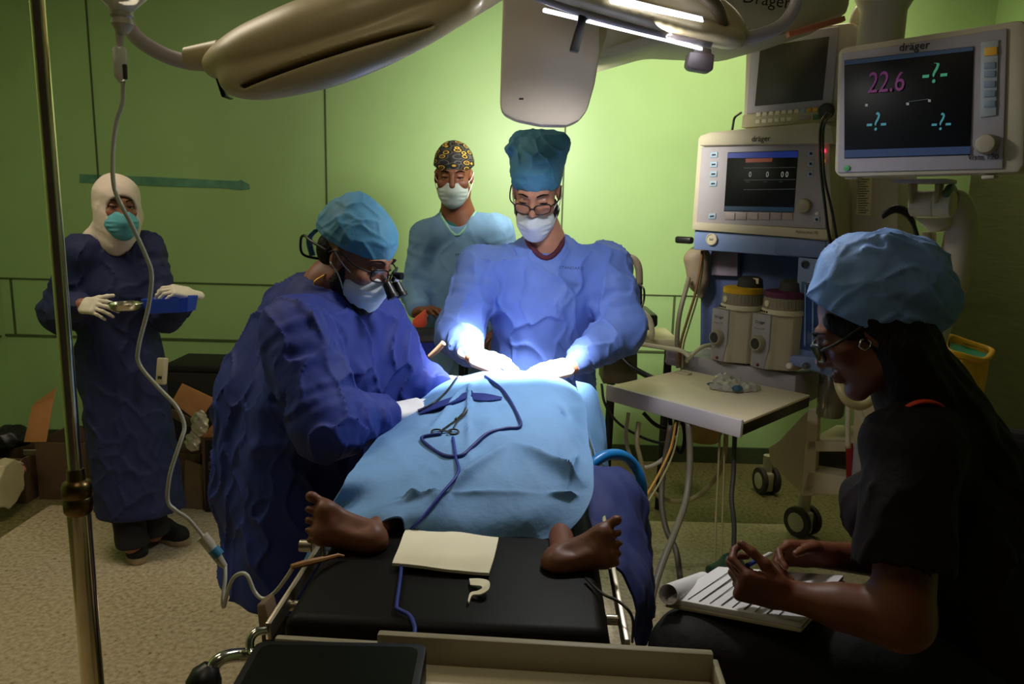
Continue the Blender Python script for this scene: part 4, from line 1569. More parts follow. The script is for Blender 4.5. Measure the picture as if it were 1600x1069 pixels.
def foot(S2, heel, L, W, N, ln, wd=1.0):
    """heel to toe L, big-toe side W, sole faces N"""
    L, W, N = Vector(L).normalized(), Vector(W).normalized(), Vector(N).normalized()
    R = np.array([[L[i], W[i], N[i]] for i in range(3)])
    s = ln / 0.24
    p = lambda a, b_, c: heel + (L * a + W * b_ + N * c) * s
    S2.ell(p(0.03, 0, -0.028), np.array((0.036, 0.033, 0.034)) * s, R, 0.02)
    S2.cap(p(0.03, -0.004, -0.026), p(0.15, -0.020 * wd, -0.026), 0.030 * s, 0.026 * s, 0.03)
    S2.cap(p(0.03, 0.004, -0.030), p(0.165, 0.020 * wd, -0.026), 0.030 * s, 0.028 * s, 0.03)
    S2.ell(p(0.168, 0.024 * wd, -0.014), np.array((0.026, 0.022, 0.020)) * s, R, 0.02)
    S2.ell(p(0.158, -0.022 * wd, -0.014), np.array((0.026, 0.022, 0.018)) * s, R, 0.02)
    S2.ell(p(0.095, 0.030, 0.004), np.array((0.045, 0.018, 0.012)) * s, R, 0.02, 'sub')
    S2.cap(p(0.05, 0, -0.05), p(0.14, 0.006, -0.04), 0.034 * s, 0.024 * s, 0.03)
    toes = [(0.036, 0.188, 0.040, 0.0150), (0.014, 0.186, 0.034, 0.0100), (-0.004, 0.180, 0.030, 0.0095), (-0.020, 0.172, 0.026, 0.0090), (-0.035, 0.160, 0.023, 0.0088)]
    for (w_, a, l, r) in toes:
        S2.cap(p(a - 0.012, w_ * wd, -0.020), p(a + l * 0.5, w_ * wd * 1.05, -0.022), r * 0.85 * s, r * 0.85 * s, 0.006 * s)
        S2.ell(p(a + l * 0.72, w_ * wd * 1.08, -0.017), np.array((r * 1.25, r * 1.02, r * 1.05)) * s, R, 0.004 * s)
    for i in range(4):
        w_ = (toes[i][0] + toes[i + 1][0]) / 2 * wd
        a = min(toes[i][1], toes[i + 1][1])
        S2.cap(p(a + 0.008, w_ * 1.04, -0.004), p(a + 0.034, w_ * 1.08, -0.012), 0.0028 * s, 0.0030 * s, 0.002, 'sub')
    # creases on the sole
    S2.ridge([p(0.11, 0.035, -0.002), p(0.12, 0.0, 0.002), p(0.115, -0.035, 0.0)], 0.004, -0.002)
    S2.ridge([p(0.07, 0.028, 0.0), p(0.075, -0.02, 0.004)], 0.004, -0.002)


hlL, hlR = P(594, 850, 1.347), P(858, 886, 1.287)
tlL, tlR = P(492, 813, 1.357), P(950, 852, 1.307)
LL = (tlL - hlL).normalized()
LR = (tlR - hlR).normalized()
sole = Vector((0.0, -0.90, 0.44))


def orth(v, a):
    return (v - a * v.dot(a)).normalized()


NLf, NRf = orth(sole + Vector((0.10, 0, 0)), LL), orth(sole + Vector((-0.10, 0, 0)), LR)
WLf, WRf = -LL.cross(NLf), LR.cross(NRf)
if WLf.z < 0:
    WLf = -WLf
if WRf.z < 0:
    WRf = -WRf
lo, hi = np.array((-0.52, 1.18, TZ - 0.01)), np.array((0.46, 2.48, 1.32))
S_ = S(lo, hi, 0.0045)
foot(S_, hlL, LL, WLf, NLf, 0.172, 1.38)
foot(S_, hlR, LR, WRf, NRf, 0.162, 1.38)
for (hl_, L_, N_, kn, hp) in ((hlL, LL, NLf, Vector((-0.15, 1.74, TZ + 0.016)), Vector((-0.11, 2.10, TZ + 0.05))),
                              (hlR, LR, NRf, Vector((0.10, 1.74, TZ + 0.016)), Vector((0.06, 2.10, TZ + 0.05)))):
    an = hl_ + L_ * 0.035 - N_ * 0.055
    m_ = an.lerp(kn, 0.42)
    an.z = min(an.z, TZ + 0.036)
    m_.z = TZ + 0.004
    S_.chain([an, m_, kn, hp], [0.028, 0.023, 0.026, 0.055], 0.015)
S_.cap(Vector((-0.06, 2.15, TZ + 0.05)), Vector((-0.03, 2.24, TZ + 0.05)), 0.09, 0.09, 0.04, flat=(0, 0, 1), ratio=0.85)
S_.cap(Vector((-0.11, 2.2, TZ + 0.05)), Vector((0.05, 2.2, TZ + 0.05)), 0.07, 0.07, 0.04)
S_.chain([Vector((0.10, 2.26, TZ + 0.05)), Vector((0.165, 2.14, TZ + 0.05)), Vector((0.18, 1.93, TZ + 0.04))], [0.045, 0.036, 0.03], 0.02)
S_.cut((0, 0, TZ + 0.002), (0, 0, -1))
sk('body', S_, M_skin_d, pt)

# ---------------------------------------------------------------- drapes
M_drape = mat('light_blue_drape', (106, 150, 198), rough=0.7, var=0.05, scale=10, bump=0.12, bscale=90)
M_drape_n = mat('navy_drape', (34, 46, 104), rough=0.75, var=0.07, scale=14, bump=0.15, bscale=60)


def row(Y, pts, dz=None):
    return [P(x, y, Y + (0 if len(q) < 1 else q[0])) for (x, y, *q) in pts]


DYP, DYV = (585, 622, 668, 716, 766, 808, 850), (2.20, 1.98, 1.79, 1.64, 1.525, 1.46, 1.43)


def D(px, py, lift=0.018):
    """point lying on the drape"""
    p = P(px, py, float(np.interp(py, DYP, DYV)))
    return p + (CPOS - p).normalized() * lift


rows = [
    row(2.20, [(655, 628, 0.0), (700, 598), (755, 584), (820, 583), (872, 592), (903, 612, 0.03)]),
    row(1.98, [(618, 662, 0.03), (680, 638), (750, 622), (820, 616), (880, 624), (914, 640, 0.03)]),
    row(1.79, [(576, 706, 0.03), (650, 684), (735, 668), (815, 664), (880, 670), (917, 684, 0.03)]),
    row(1.64, [(540, 752, -0.08), (628, 734), (725, 716), (812, 712), (882, 718), (925, 728)]),
    row(1.525, [(512, 800, 0.02), (612, 780), (718, 766), (812, 762), (884, 768), (926, 772)]),
    row(1.46, [(492, 842, 0.02), (606, 800), (712, 806), (812, 806), (878, 808), (912, 805)]),
    row(1.43, [(474, 884, 0.02), (612, 812), (640, 838), (722, 848), (800, 853), (882, 838)]),
]
bm_ = []


def PQ(x, y, Y):
    return tuple(P(x, y, Y))


for (pts, w, h_) in (
        (((802, 690, 1.86), (786, 750, 1.68), (770, 850, 1.44)), 0.005, -0.006),       # long fold line down the sheet
        (((700, 774, 1.62), (800, 700, 1.84)), 0.012, 0.020), (((640, 836, 1.45), (700, 774, 1.62)), 0.012, 0.016),
        (((800, 700, 1.84), (915, 765, 1.63)), 0.014, 0.018), (((704, 775, 1.62), (850, 778, 1.60), (905, 780, 1.58)), 0.006, 0.009),
        (((735, 600, 2.22), (732, 660, 1.98), (735, 735, 1.72)), 0.006, 0.009), (((665, 680, 1.95), (735, 600, 2.22)), 0.010, 0.012),
        (((845, 626, 2.08), (900, 658, 1.98)), 0.006, -0.010), (((615, 775, 1.65), (660, 790, 1.6)), 0.008, 0.010),
        (((632, 770, 1.64), (628, 835, 1.46)), 0.008, -0.004), (((870, 700, 1.8), (860, 800, 1.52)), 0.005, 0.006),
        (((600, 700, 1.9), (560, 790, 1.62)), 0.004, 0.006), (((690, 745, 1.7), (640, 700, 1.8)), 0.007, 0.006), (((905, 700, 1.8), (880, 780, 1.6)), 0.006, 0.006), (((800, 700, 1.84), (795, 640, 2.0)), 0.006, 0.006), (((704, 775, 1.62), (600, 800, 1.55)), 0.006, 0.007), (((545, 740, 1.76), (690, 745, 1.72)), 0.004, 0.005)):
    for i in range(len(pts) - 1):
        bm_.append((tuple(D(*pts[i][:2], 0)), tuple(D(*pts[i + 1][:2], 0)), w * 0.75, h_ * 2.4))
cloth('surgical_drape', rows, M_drape, sub=26, bumps=bm_, wr=0.007, thick=0.004,
      label='light blue surgical drape spread over the patient lying on the operating table', cat='drape')
DA, DN = CLOTH['A'], CLOTH['N']
_v = DA - np.array(CPOS)
_z = _v @ np.array(FWD)
DPX = np.stack([800 + FPX * (_v @ np.array(RGT)) / _z, 534.5 - FPX * (_v @ np.array(UPV)) / _z], 1)


def ON(px, py, lift=0.004):
    """point on the finished drape, lifted off it along its normal"""
    d = ((DPX - np.array((px, py))) ** 2).sum(1)
    k = np.argsort(d)[:4]
    w = 1 / (d[k] + 0.5)
    w /= w.sum()
    return Vector((DA[k] * w[:, None]).sum(0) + (DN[k] * w[:, None]).sum(0) * lift)


# darker strips near the field
rows = [[P(655, 642, 2.03), P(700, 622, 2.11), P(738, 611, 2.165)], [P(658, 649, 2.02), P(705, 631, 2.095), P(738, 619, 2.145)]]
M_strip = mat('dark_blue_strip', (28, 44, 120), rough=0.6, var=0.1)

# second, shiny sheet hanging at the far right of the table
rows = [[P(898, 600, 2.24), P(918, 604, 2.25), P(930, 616, 2.27)],
        [P(908, 640, 2.12), P(926, 640, 2.16), P(940, 655, 2.2)],
        [P(915, 680, 2.02), P(933, 690, 2.08), P(944, 690, 2.14)],
        [P(925, 722, 1.95), P(938, 728, 2.02), P(944, 735, 2.10)]]
cloth('side_drape', rows, M_drape, sub=6, wr=0.012, thick=0.004, label='narrow crumpled blue sheet hanging over the far right rail of the operating table', cat='drape')
# dark navy sheet over the right side of the table and hanging to the floor side
rows = [[P(905, 730, 1.88), P(935, 732, 1.90), P(970, 738, 1.92), P(990, 756, 1.92), P(1000, 800, 1.92), P(1004, 880, 1.90)],
        [P(902, 775, 1.72), P(930, 765, 1.74), P(962, 768, 1.76), P(988, 788, 1.77), P(1000, 835, 1.77), P(1010, 910, 1.76)],
        [P(895, 820, 1.58), P(922, 808, 1.60), P(955, 812, 1.62), P(982, 828, 1.63), P(1000, 870, 1.63), P(1008, 960, 1.60)],
        [P(890, 850, 1.48), P(925, 852, 1.48), P(955, 858, 1.48), P(972, 872, 1.48), P(1000, 915, 1.46), P(998, 1000, 1.44)],
        [P(930, 885, 1.36), P(945, 888, 1.36), P(958, 892, 1.36), P(972, 905, 1.35), P(988, 950, 1.33), P(990, 1012, 1.30)]]
cloth('side_drape', rows, M_drape_n, sub=9, wr=0.02, seed=5, thick=0.005,
      label='dark navy sheet bunched on and hanging off the right edge of the operating table', cat='drape')

# white absorbent pad between the feet
TT = lambda x, y, h=0.008: F(x, y, TZ + h)
pad = [[TT(634, 830), TT(706, 836), TT(779, 844)], [TT(623, 860, 0.012), TT(700, 868, 0.014), TT(772, 874, 0.012)], [TT(613, 885), TT(690, 893), TT(764, 898)]]
cloth('absorbent_pad', pad, mat('cream_paper', (250, 242, 212), rough=0.8, var=0.03), sub=6, wr=0.006, thick=0.006,
      label='cream white paper pad lying on the black mattress between the feet', cat='pad')
strip = [[TT(733, 904), TT(750, 904, 0.014), TT(764, 908, 0.018), TT(764, 920, 0.016), TT(752, 928, 0.012), TT(738, 930), TT(733, 941)],
         [TT(735, 914), TT(748, 915, 0.014), TT(752, 916, 0.018), TT(753, 919, 0.016), TT(746, 923, 0.012), TT(735, 926), TT(731, 938)]]
cloth('paper_strip', strip, mat('cream_paper', (236, 226, 190)), sub=5, thick=0.003, label='small curled strip of white paper tape on the black mattress', cat='paper')

# ---------------------------------------------------------------- things lying on the drape
M_cord_b = mat('blue_cord', (22, 38, 110), rough=0.5, var=0.05)
mk('cable', B().tube(spline([ON(758, 590), ON(785, 612), ON(806, 645), ON(813, 668), ON(790, 672), ON(762, 680), ON(740, 698), ON(722, 714), ON(695, 714), ON(672, 700), ON(660, 686), ON(690, 680)], 8), 0.0042, n=8),
   M_cord_b, label='dark blue looped cable running from the gloved hands down over the drape', cat='cable', sharp=180)
mk('cable', B().tube(spline([ON(708, 686), ON(712, 716), ON(716, 742), ON(690, 775), ON(655, 815), ON(632, 838), TT(629, 868), TT(626, 900), TT(620, 945), TT(622, 952), TT(640, 962), TT(648, 980), TT(648, 992), TT(650, 1004, 0.0)], 8), 0.0036, n=8),
   mat('blue_wire', (26, 44, 140), rough=0.5), label='thin blue wire running down the drape, past the pad and over the foot end', cat='cable', sharp=180)
mk('cable', B().tube(spline([ON(716, 590), ON(700, 612), ON(682, 630), ON(655, 646)], 6), 0.0034, n=8), M_black,
   label='short black cable on the left edge of the drape near the gloved hands', cat='cable', sharp=180)
cloth('drape_strip', [[ON(653, 642), ON(690, 628), ON(738, 612)], [ON(657, 649), ON(700, 634), ON(742, 619)]], M_strip, thick=0.003, sub=5,
      label='dark blue flat strip lying across the upper left of the drape', cat='strip')
cloth('drape_strip', [[ON(738, 616), ON(760, 617), ON(785, 622)], [ON(740, 626), ON(760, 628), ON(783, 626)]], M_strip, thick=0.003, sub=5,
      label='short dark blue strip on the drape, right of the longer one', cat='strip')
# forceps with two finger rings
fy = 1.895
b = B()
for (cx, cy) in ((683, 677), (709, 677)):
    ring = []
    c0 = ON(cx, cy)
    for k in range(16):
        t = 2 * math.pi * k / 16
        ring.append(c0 + Vector((math.cos(t) * 0.013, math.sin(t) * 0.010, math.sin(t) * 0.003)))
    b.tube(ring, 0.0022, n=6, closed=True)
b.tube([ON(692, 674), ON(712, 660), ON(724, 648), ON(728, 640)], 0.0024, n=6)
b.tube([ON(709, 671), ON(715, 660), ON(727, 649), ON(731, 643)], 0.0024, n=6)
b.cyl(ON(713, 659), ON(713, 657), 0.0045, n=12)
b.box(ON(697, 676), (0.03, 0.006, 0.003), bev=0.001)
mk('forceps', b, mat('dark_steel', (130, 124, 118), rough=0.3, metal=1.0, var=0.05), label='steel ring-handled forceps lying on the middle of the drape', cat='forceps')
# ECG-like lead at the left foot
mk('infusion_connector', B().tube([TT(455, 886, 0.02), TT(478, 880, 0.02), TT(505, 874, 0.014)], [0.005, 0.0065, 0.0055], n=8).tube([TT(505, 874, 0.014), TT(528, 868, 0.01), TT(538, 869, 0.008)], [0.0045, 0.004, 0.002], n=8),
   mat('amber_rubber', (168, 116, 62), rough=0.5), label='amber rubber joint of the infusion line at the left rail below the foot', cat='connector')
mk('cable', B().tube(spline([TT(915, 903), TT(930, 918), TT(945, 930), TT(968, 941), TT(988, 965, -0.01), TT(988, 1003, -0.1)], 6), 0.0026, n=6), M_black,
   label='thin black lead from the right foot hanging over the right rail', cat='cable', sharp=180)

# blue suction tubing bowed out at the right of the table
M_bhose = mat('blue_hose', (28, 128, 200), rough=0.35, var=0.06, trans=0.15)
mk('suction_hose', B().tube(spline([P(918, 735, 1.93), P(930, 722, 1.94), P(950, 711, 1.96), P(972, 712, 1.98), P(990, 726, 2.0), P(1001, 750, 2.0), P(1003, 782, 2.0), P(995, 812, 1.98), P(985, 830, 1.97)], 8), 0.0145, n=14),
   M_bhose, label='thick bright blue hose arching beside the right side of the table', cat='hose', sharp=180)
rows = [[P(972, 785, 1.98), P(985, 780, 1.99), P(998, 786, 1.99)], [P(972, 815, 1.97), P(988, 812, 1.985), P(1006, 800, 1.985)], [P(975, 845, 1.96), P(990, 845, 1.975), P(1008, 812, 1.98)], [P(984, 872, 1.95), P(990, 868, 1.96), P(993, 850, 1.97)]]
cloth('hose_sleeve', rows, mat('teal_plastic_film', (20, 72, 118), rough=0.4, var=0.08), sub=6, wr=0.02, thick=0.008, label='dark teal plastic sleeve bunched at the lower end of the blue hose', cat='sleeve')

# ---------------------------------------------------------------- front trolley
tr = thing('instrument_trolley', 'white enamel trolley top with a raised rim in front of the operating table', 'trolley', (-0.02, 0.98, 0))
zt = P(860, 1000, 1.03).z
pA, pB_ = F(592, 985, zt), F(1113, 1016, zt)
ax = (pB_ - pA).normalized()
pL = pA - ax * 0.155
TRM = frame(pL, ax, (0, 0, 1))
ay = Vector((TRM[0][1], TRM[1][1], 0))
sgn = 1 if ay.y > 0 else -1
Lx = (pB_ - pL).length
b = B(TRM)
wdt = 0.30
b.box((Lx / 2, -sgn * wdt / 2, -0.050), (Lx, wdt, 0.014), bev=0.004)
mk('tray_floor', b, M_white, tr)
b = B(TRM)
b.box((Lx / 2 + 0.0775, -sgn * 0.006, -0.022), (Lx - 0.155, 0.014, 0.046), bev=0.003)
b.box((0.0775, -sgn * 0.006, -0.031), (0.155, 0.012, 0.030), bev=0.003)
b.box((Lx + 0.004, -sgn * (wdt / 2), -0.030), (0.010, wdt, 0.034), bev=0.003)
mk('rim', b, mat('grey_enamel', (158, 148, 122), rough=0.5, var=0.06), tr)
b = B(TRM)
for x in (0.03, Lx - 0.03):
    for y in (0.03, wdt - 0.03):
        b.cyl((x, -sgn * y, -0.057), (x, -sgn * y, -zt + 0.05), 0.012, n=12)
        b.ball((x, -sgn * y, -zt + 0.028), 0.028, sc=(0.5, 1, 1), n=10)
b.box((Lx / 2, -sgn * wdt / 2, -zt + 0.32), (Lx - 0.05, wdt - 0.04, 0.012), bev=0.003)
mk('stand', b, M_rail, tr)
for px in (1094, 1062):
    pass
# black slab with rounded corners
q = [F(374, 1100, zt + 0.012), F(640, 1100, zt + 0.012), F(668, 1005, zt + 0.012), F(402, 1000, zt + 0.012)]
T_ = frame(q[3], (q[2] - q[3]), (0, 0, 1))
Ti = T_.inverted()
w_, l_ = (q[2] - q[3]).length, 0.20
s2 = 1 if (Ti @ q[0]).y > 0 else -1
poly = []
rc_ = 0.016
for (cx, cy, a0) in ((rc_, rc_, 180), (w_ - rc_, rc_, 270), (w_ - rc_, l_ - rc_, 0), (rc_, l_ - rc_, 90)):
    for k in range(6):
        a = math.radians(a0 + k * 18)
        poly.append((cx + rc_ * math.cos(a), (cy + rc_ * math.sin(a)) * s2))
tab = thing('tablet', 'black tablet lying at the left end of the white trolley top', 'tablet', T_ @ Vector((w_ / 2, s2 * l_ / 2, -0.055)))
mk('case', B(T_).prism(poly, -0.05, 0.0, bev=0.005), mat('black_case', (13, 12, 11), spec=0.2, rough=0.5, var=0.1), tab)
pin = [(w_ / 2 + (x - w_ / 2) * 0.91, s2 * l_ / 2 + (y - s2 * l_ / 2) * 0.88) for x, y in poly]
mk('screen', B(T_).prism(pin, -0.002, 0.0012), mat('black_glass', (7, 7, 7), spec=0.25, rough=0.25, var=0), tab)
# ================================================================ anaesthesia machine
M_case = mat('grey_lilac_case', (166, 160, 166), rough=0.5, var=0.03)
M_cream = mat('cream_case', (190, 180, 156), rough=0.5, var=0.03)
M_bluep = mat('slate_blue_panel', (122, 142, 190), rough=0.5, var=0.04)
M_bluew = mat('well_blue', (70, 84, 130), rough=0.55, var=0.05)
M_beige = mat('beige_body', (206, 194, 160), rough=0.55, var=0.05, scale=6)
M_worktop = mat('pale_worktop', (240, 224, 194), rough=0.45, var=0.03)
M_screen = mat('dark_screen', (12, 14, 16), rough=0.42, spec=0.25, var=0)
M_btn = mat('pale_blue_button', (156, 182, 205), rough=0.5, var=0.04)
M_ink = mat('black_ink', (18, 18, 22), rough=0.6, var=0)
M_knob = mat('grey_knob', (158, 148, 128), rough=0.45, var=0.04)
M_rub = mat('grey_rubber_tyre', (52, 50, 46), rough=0.7, var=0.08)


def emi(name, rgb, st):
    return mat(name, rgb, rough=0.5, var=0, emit=rgb, estr=st)


YAW = math.radians(-42)
MO = P(1080, 358, 3.50)
MO.z = 0
am = thing('anesthesia_machine', 'tall anesthesia machine with its own screen, pull-out worktop and twin castors', 'anesthesia machine', MO, YAW)
MM = Matrix.Translation(MO) @ Matrix.Rotation(YAW, 4, 'Z')
MI = MM.inverted()
AX = (MM.to_3x3() @ Vector((1, 0, 0)))
AYv = (MM.to_3x3() @ Vector((0, 1, 0)))
UZ = Vector((0, 0, 1))


def ml(px, py, y=0.0):
    """machine-local point on the plane local y = const, seen at a photo pixel"""
    d = FWD + RGT * ((px - 800) / FPX) - UPV * ((py - 534.5) / FPX)
    o = MI @ CPOS
    dl = MI.to_3x3() @ d
    return o + dl * ((y - o.y) / dl.y)


def quad(b, pix, y, dep, bev=0.0):
    """slab whose front outline is seen at photo pixels on local plane y, reaching dep behind"""
    pts = [MM @ ml(px, py, y) for px, py in pix]
    b.hull3(pts, AYv * dep, bev)
    return b


# screen module
y0 = 0.0
mod = [(1080, 356), (1090, 214), (1108, 207), (1275, 192), (1296, 196), (1301, 370), (1290, 378)]
mk('screen_housing', quad(B(), mod, y0, 0.22, 0.012), M_cream, am)
mk('hood', quad(B(), [(1091, 228), (1092, 212), (1110, 206), (1275, 191), (1299, 196), (1303, 224)], y0 - 0.035, 0.25, 0.010), M_cream, am)
face = quad(B(), [(1088, 348), (1096, 230), (1284, 224), (1290, 358)], y0 - 0.006, 0.02, 0.003)
fc = mk('control_panel', face, M_case, am)
mk('lower_bezel', quad(B(), [(1081, 359), (1082, 347), (1294, 359), (1292, 375)], y0 - 0.016, 0.03, 0.004), M_cream, am)
scr = mk('screen', quad(B(), [(1131, 330), (1137, 238), (1247, 235), (1240, 332)], y0 - 0.009, 0.006, 0.001), M_screen, am)
mk('title_bar', quad(B(), [(1137, 247), (1137.5, 239), (1246.5, 236), (1246, 246)], y0 - 0.0105, 0.002), emi('bar_blue', (26, 48, 130), 0.35), scr)
mk('chart', quad(B(), [(1165, 254), (1165, 248), (1207, 247), (1206, 253)], y0 - 0.0105, 0.002), emi('bar_rust', (140, 70, 50), 0.25), scr)
mk('status_bar', quad(B(), [(1132, 329), (1132, 322), (1240, 324), (1240, 331)], y0 - 0.0105, 0.002), emi('bar_teal', (18, 44, 66), 0.35), scr)
for yy in (262, 281, 296):
    mk('screen_line', quad(B(), [(1162, yy + 1), (1162, yy), (1243, yy - 1), (1243, yy)], y0 - 0.0105, 0.002), emi('line_grey', (60, 70, 70), 0.3), scr)
txg = emi('screen_grey', (150, 150, 145), 0.45)
up2 = UZ
for (px, s_) in ((1172, '0'), (1199, '0'), (1226, '0 0')):
    text('digits', s_, MM @ ml(px, 273, y0 - 0.0105), AX, UZ, 0.022, txg, scr, wide=0.8)
for px in (1168, 1196, 1220):
    text('caption', 'mbar', MM @ ml(px, 284, y0 - 0.0105), AX, UZ, 0.006, emi('line_grey', (60, 70, 70), 0.3), scr)
text('logo', 'dräger', MM @ ml(1189, 217, y0 - 0.0390), AX, UZ, 0.023, M_ink, am, wide=0.95)
text('model_plate', 'Fabius plus XL', MM @ ml(1261, 363, y0 - 0.0175), AX, UZ, 0.011, mat('grey_ink', (110, 104, 96), rough=0.6, var=0), am)
for py in (242, 257, 272, 287, 338):
    q_ = [(1109.5 + (-(py - 242) * 0.03), py + 4.5), (1110 - (py - 242) * 0.03, py - 4), (1121 - (py - 242) * 0.03, py - 4.5), (1120.5 - (py - 242) * 0.03, py + 4)]
    bt = mk('button', quad(B(), q_, y0 - 0.011, 0.006, 0.001), M_btn, am)
    mk('button_mark', quad(B(), [(q_[0][0] + 2.5, q_[0][1] - 3), (q_[1][0] + 2.5, q_[1][1] + 3), (q_[2][0] - 2.5, q_[2][1] + 3), (q_[3][0] - 2.5, q_[3][1] - 3)], y0 - 0.012, 0.002), M_ink, bt)
for py in (240, 256, 272, 343):
    x_ = 1267 - (py - 240) * 0.03 if py < 300 else 1276
    q_ = [(x_ - 5, py + 4.5), (x_ - 4.5, py - 4.5), (x_ + 4.5, py - 5), (x_ + 4, py + 4)]
    bt = mk('button', quad(B(), q_, y0 - 0.011, 0.006, 0.001), M_btn, am)
    mk('button_mark', quad(B(), [(x_ - 2, py + 2), (x_ - 2, py - 2), (x_ + 2, py - 2), (x_ + 2, py + 2)], y0 - 0.012, 0.002), M_ink, bt)
for i in range(6):
    xa = 1131 + i * 18.1
    mk('soft_key', quad(B(), [(xa + 0.8, 343), (xa + 1, 332.5), (xa + 17, 333), (xa + 16.5, 344)], y0 - 0.011, 0.006, 0.001), mat('mauve_key', (164, 150, 152), rough=0.5), am)
for py, c, st in ((235, (255, 60, 90), 2.0), (251, (220, 150, 40), 0.3), (267, (70, 110, 150), 0.2)):
    mk('indicator', quad(B(), [(1282, py + 3), (1282, py - 2), (1289, py - 2), (1289, py + 3)], y0 - 0.012, 0.008, 0.001), emi('led_%d' % py, c, st), am)
kc = ml(1259, 322, y0)
mk('rotary_knob', B(MM).lathe([(0.030, 0.0), (0.030, 0.018), (0.027, 0.03), (0.020, 0.034), (0.0, 0.035)], kc, (0, -1, 0)), M_knob, am)
mk('reset_tip', B(MM).ball(ml(1277, 334, y0 - 0.006), 0.008), mat('white_tip', (240, 236, 228), rough=0.3), am)
# blue panel under the screen with the gauge
mk('gas_panel', quad(B(), [(1083, 390), (1085, 359), (1296, 376), (1290, 405)], y0 + 0.004, 0.24, 0.006), M_bluep, am)
mk('gas_panel_door', quad(B(), [(1210, 397), (1211, 370), (1290, 378), (1288, 404)], y0 - 0.002, 0.02, 0.002), mat('slate_door', (104, 124, 172), rough=0.5), am)
g = ml(1113, 374, y0)
gg = mk('pressure_gauge', B(MM).lathe([(0.026, 0.0), (0.026, 0.010), (0.022, 0.012), (0.021, 0.008), (0.0, 0.008)], g, (0, -1, 0)), M_white, am)
text('gauge_mark', 'bar', MM @ (g + Vector((0, -0.0085, 0))), AX, UZ, 0.011, M_ink, gg)
hd = ml(1083, 376, y0 + 0.05)
mk('side_handle', B(MM).box(hd + Vector((-0.045, 0, 0)), (0.085, 0.035, 0.032), bev=0.010, seg=3), M_black, am)
# back wall of the vaporizer bay, right column with flow tubes, ledge
mk('bay_panel', quad(B(), [(1094, 560), (1096, 388), (1250, 400), (1246, 600)], y0 + 0.20, 0.03), M_bluew, am)
mk('bay_post', quad(B(), [(1110, 430), (1111, 388), (1153, 392), (1152, 432)], y0 + 0.16, 0.03, 0.004), mat('mauve_post', (132, 120, 138), rough=0.6), am)
mk('flow_column', quad(B(), [(1238, 570), (1247, 402), (1302, 408), (1300, 590)], y0 + 0.0, 0.16, 0.005), M_bluep, am)
mk('flow_glass', quad(B(), [(1246, 545), (1252, 440), (1296, 444), (1292, 552)], y0 - 0.004, 0.02, 0.002), mat('flow_glass_blue', (48, 72, 128), rough=0.08, var=0.1), am)
for px in (1258, 1270, 1282):
    mk('flow_tube', quad(B(), [(px - 2, 540), (px - 1, 445), (px + 1.5, 445), (px + 1, 541)], y0 - 0.008, 0.004), mat('flow_scale', (120, 150, 205), rough=0.1, var=0.2), am)
for px in (1258.5, 1282.5):
    c_ = ml(px, 413, y0)
    mk('oxygen_port', B(MM).lathe([(0.016, 0), (0.016, 0.006), (0.010, 0.007), (0.009, 0.003), (0, 0.003)], c_, (0, -1, 0)), mat('dark_port', (70, 70, 76), rough=0.3, metal=0.7), am)
mk('valve_block', quad(B(), [(1224, 568), (1236, 556), (1284, 560), (1282, 582)], y0 - 0.045, 0.12, 0.006), M_bluep, am)
for px, c in ((1236, (240, 236, 228)), (1261, (90, 92, 96))):
    c_ = ml(px, 571, y0 - 0.05)
    mk('valve_knob', B(MM).lathe([(0.011, 0), (0.013, 0.004), (0.013, 0.022), (0.010, 0.026), (0, 0.026)], c_, (0, -1, 0), n=18), mat('knob_%d' % c[0], c, rough=0.4), am)
mk('ledge', quad(B(), [(1062, 580), (1062, 553), (1244, 587), (1240, 640)], y0 - 0.02, 0.5, 0.008), M_case, am)
mk('ledge_back', quad(B(), [(1090, 566), (1092, 540), (1250, 575), (1246, 606)], y0 + 0.19, 0.3, 0.004), M_cream, am)
# pull-out worktop
zw = (MM @ ml(1150, 588, y0 - 0.02)).z
c4 = [F(951, 603, zw - 0.0), F(1163, 659, zw), F(1266, 617, zw), F(1066, 577, zw)]
wt = mk('worktop', B().hull3(c4, (0, 0, -0.012), 0.004), M_worktop, am)
fdir = (c4[1] - c4[0]).normalized()
fn = Vector((fdir.y, -fdir.x, 0))
if fn.y > 0:
    fn = -fn
mk('worktop_front', B().hull3([c4[0] + Vector((0, 0, 0.008)), c4[1] + Vector((0, 0, 0.008)), c4[1] + Vector((0, 0, -0.058)), c4[0] + Vector((0, 0, -0.058))], fn * 0.018, 0.006), mat('lamplit_edge', (226, 218, 220), rough=0.45, var=0.03), am)  # front edge made paler: the lamp's brightness is put into its colour
mk('drawer_slide', B().hull3([c4[1] + Vector((0, 0, -0.008)), c4[2] + Vector((0, 0, -0.008)), c4[2] + Vector((0, 0, -0.05)), c4[1] + Vector((0, 0, -0.05))], (fdir * -0.03), 0.003), M_black, am)
mk('drawer_slide', B().hull3([c4[0] + Vector((0, 0, -0.008)), c4[3] + Vector((0, 0, -0.008)), c4[3] + Vector((0, 0, -0.05)), c4[0] + Vector((0, 0, -0.05))], (fdir * 0.03), 0.003), M_black, am)
pl = F(1068, 584, zw)
mk('latch_plate', B(frame(pl, fdir, UZ)).box((0, 0, 0.004), (0.07, 0.035, 0.008), bev=0.003).cyl((0.004, 0, 0.006), (0.004, 0, 0.011), 0.006), M_cream, am)
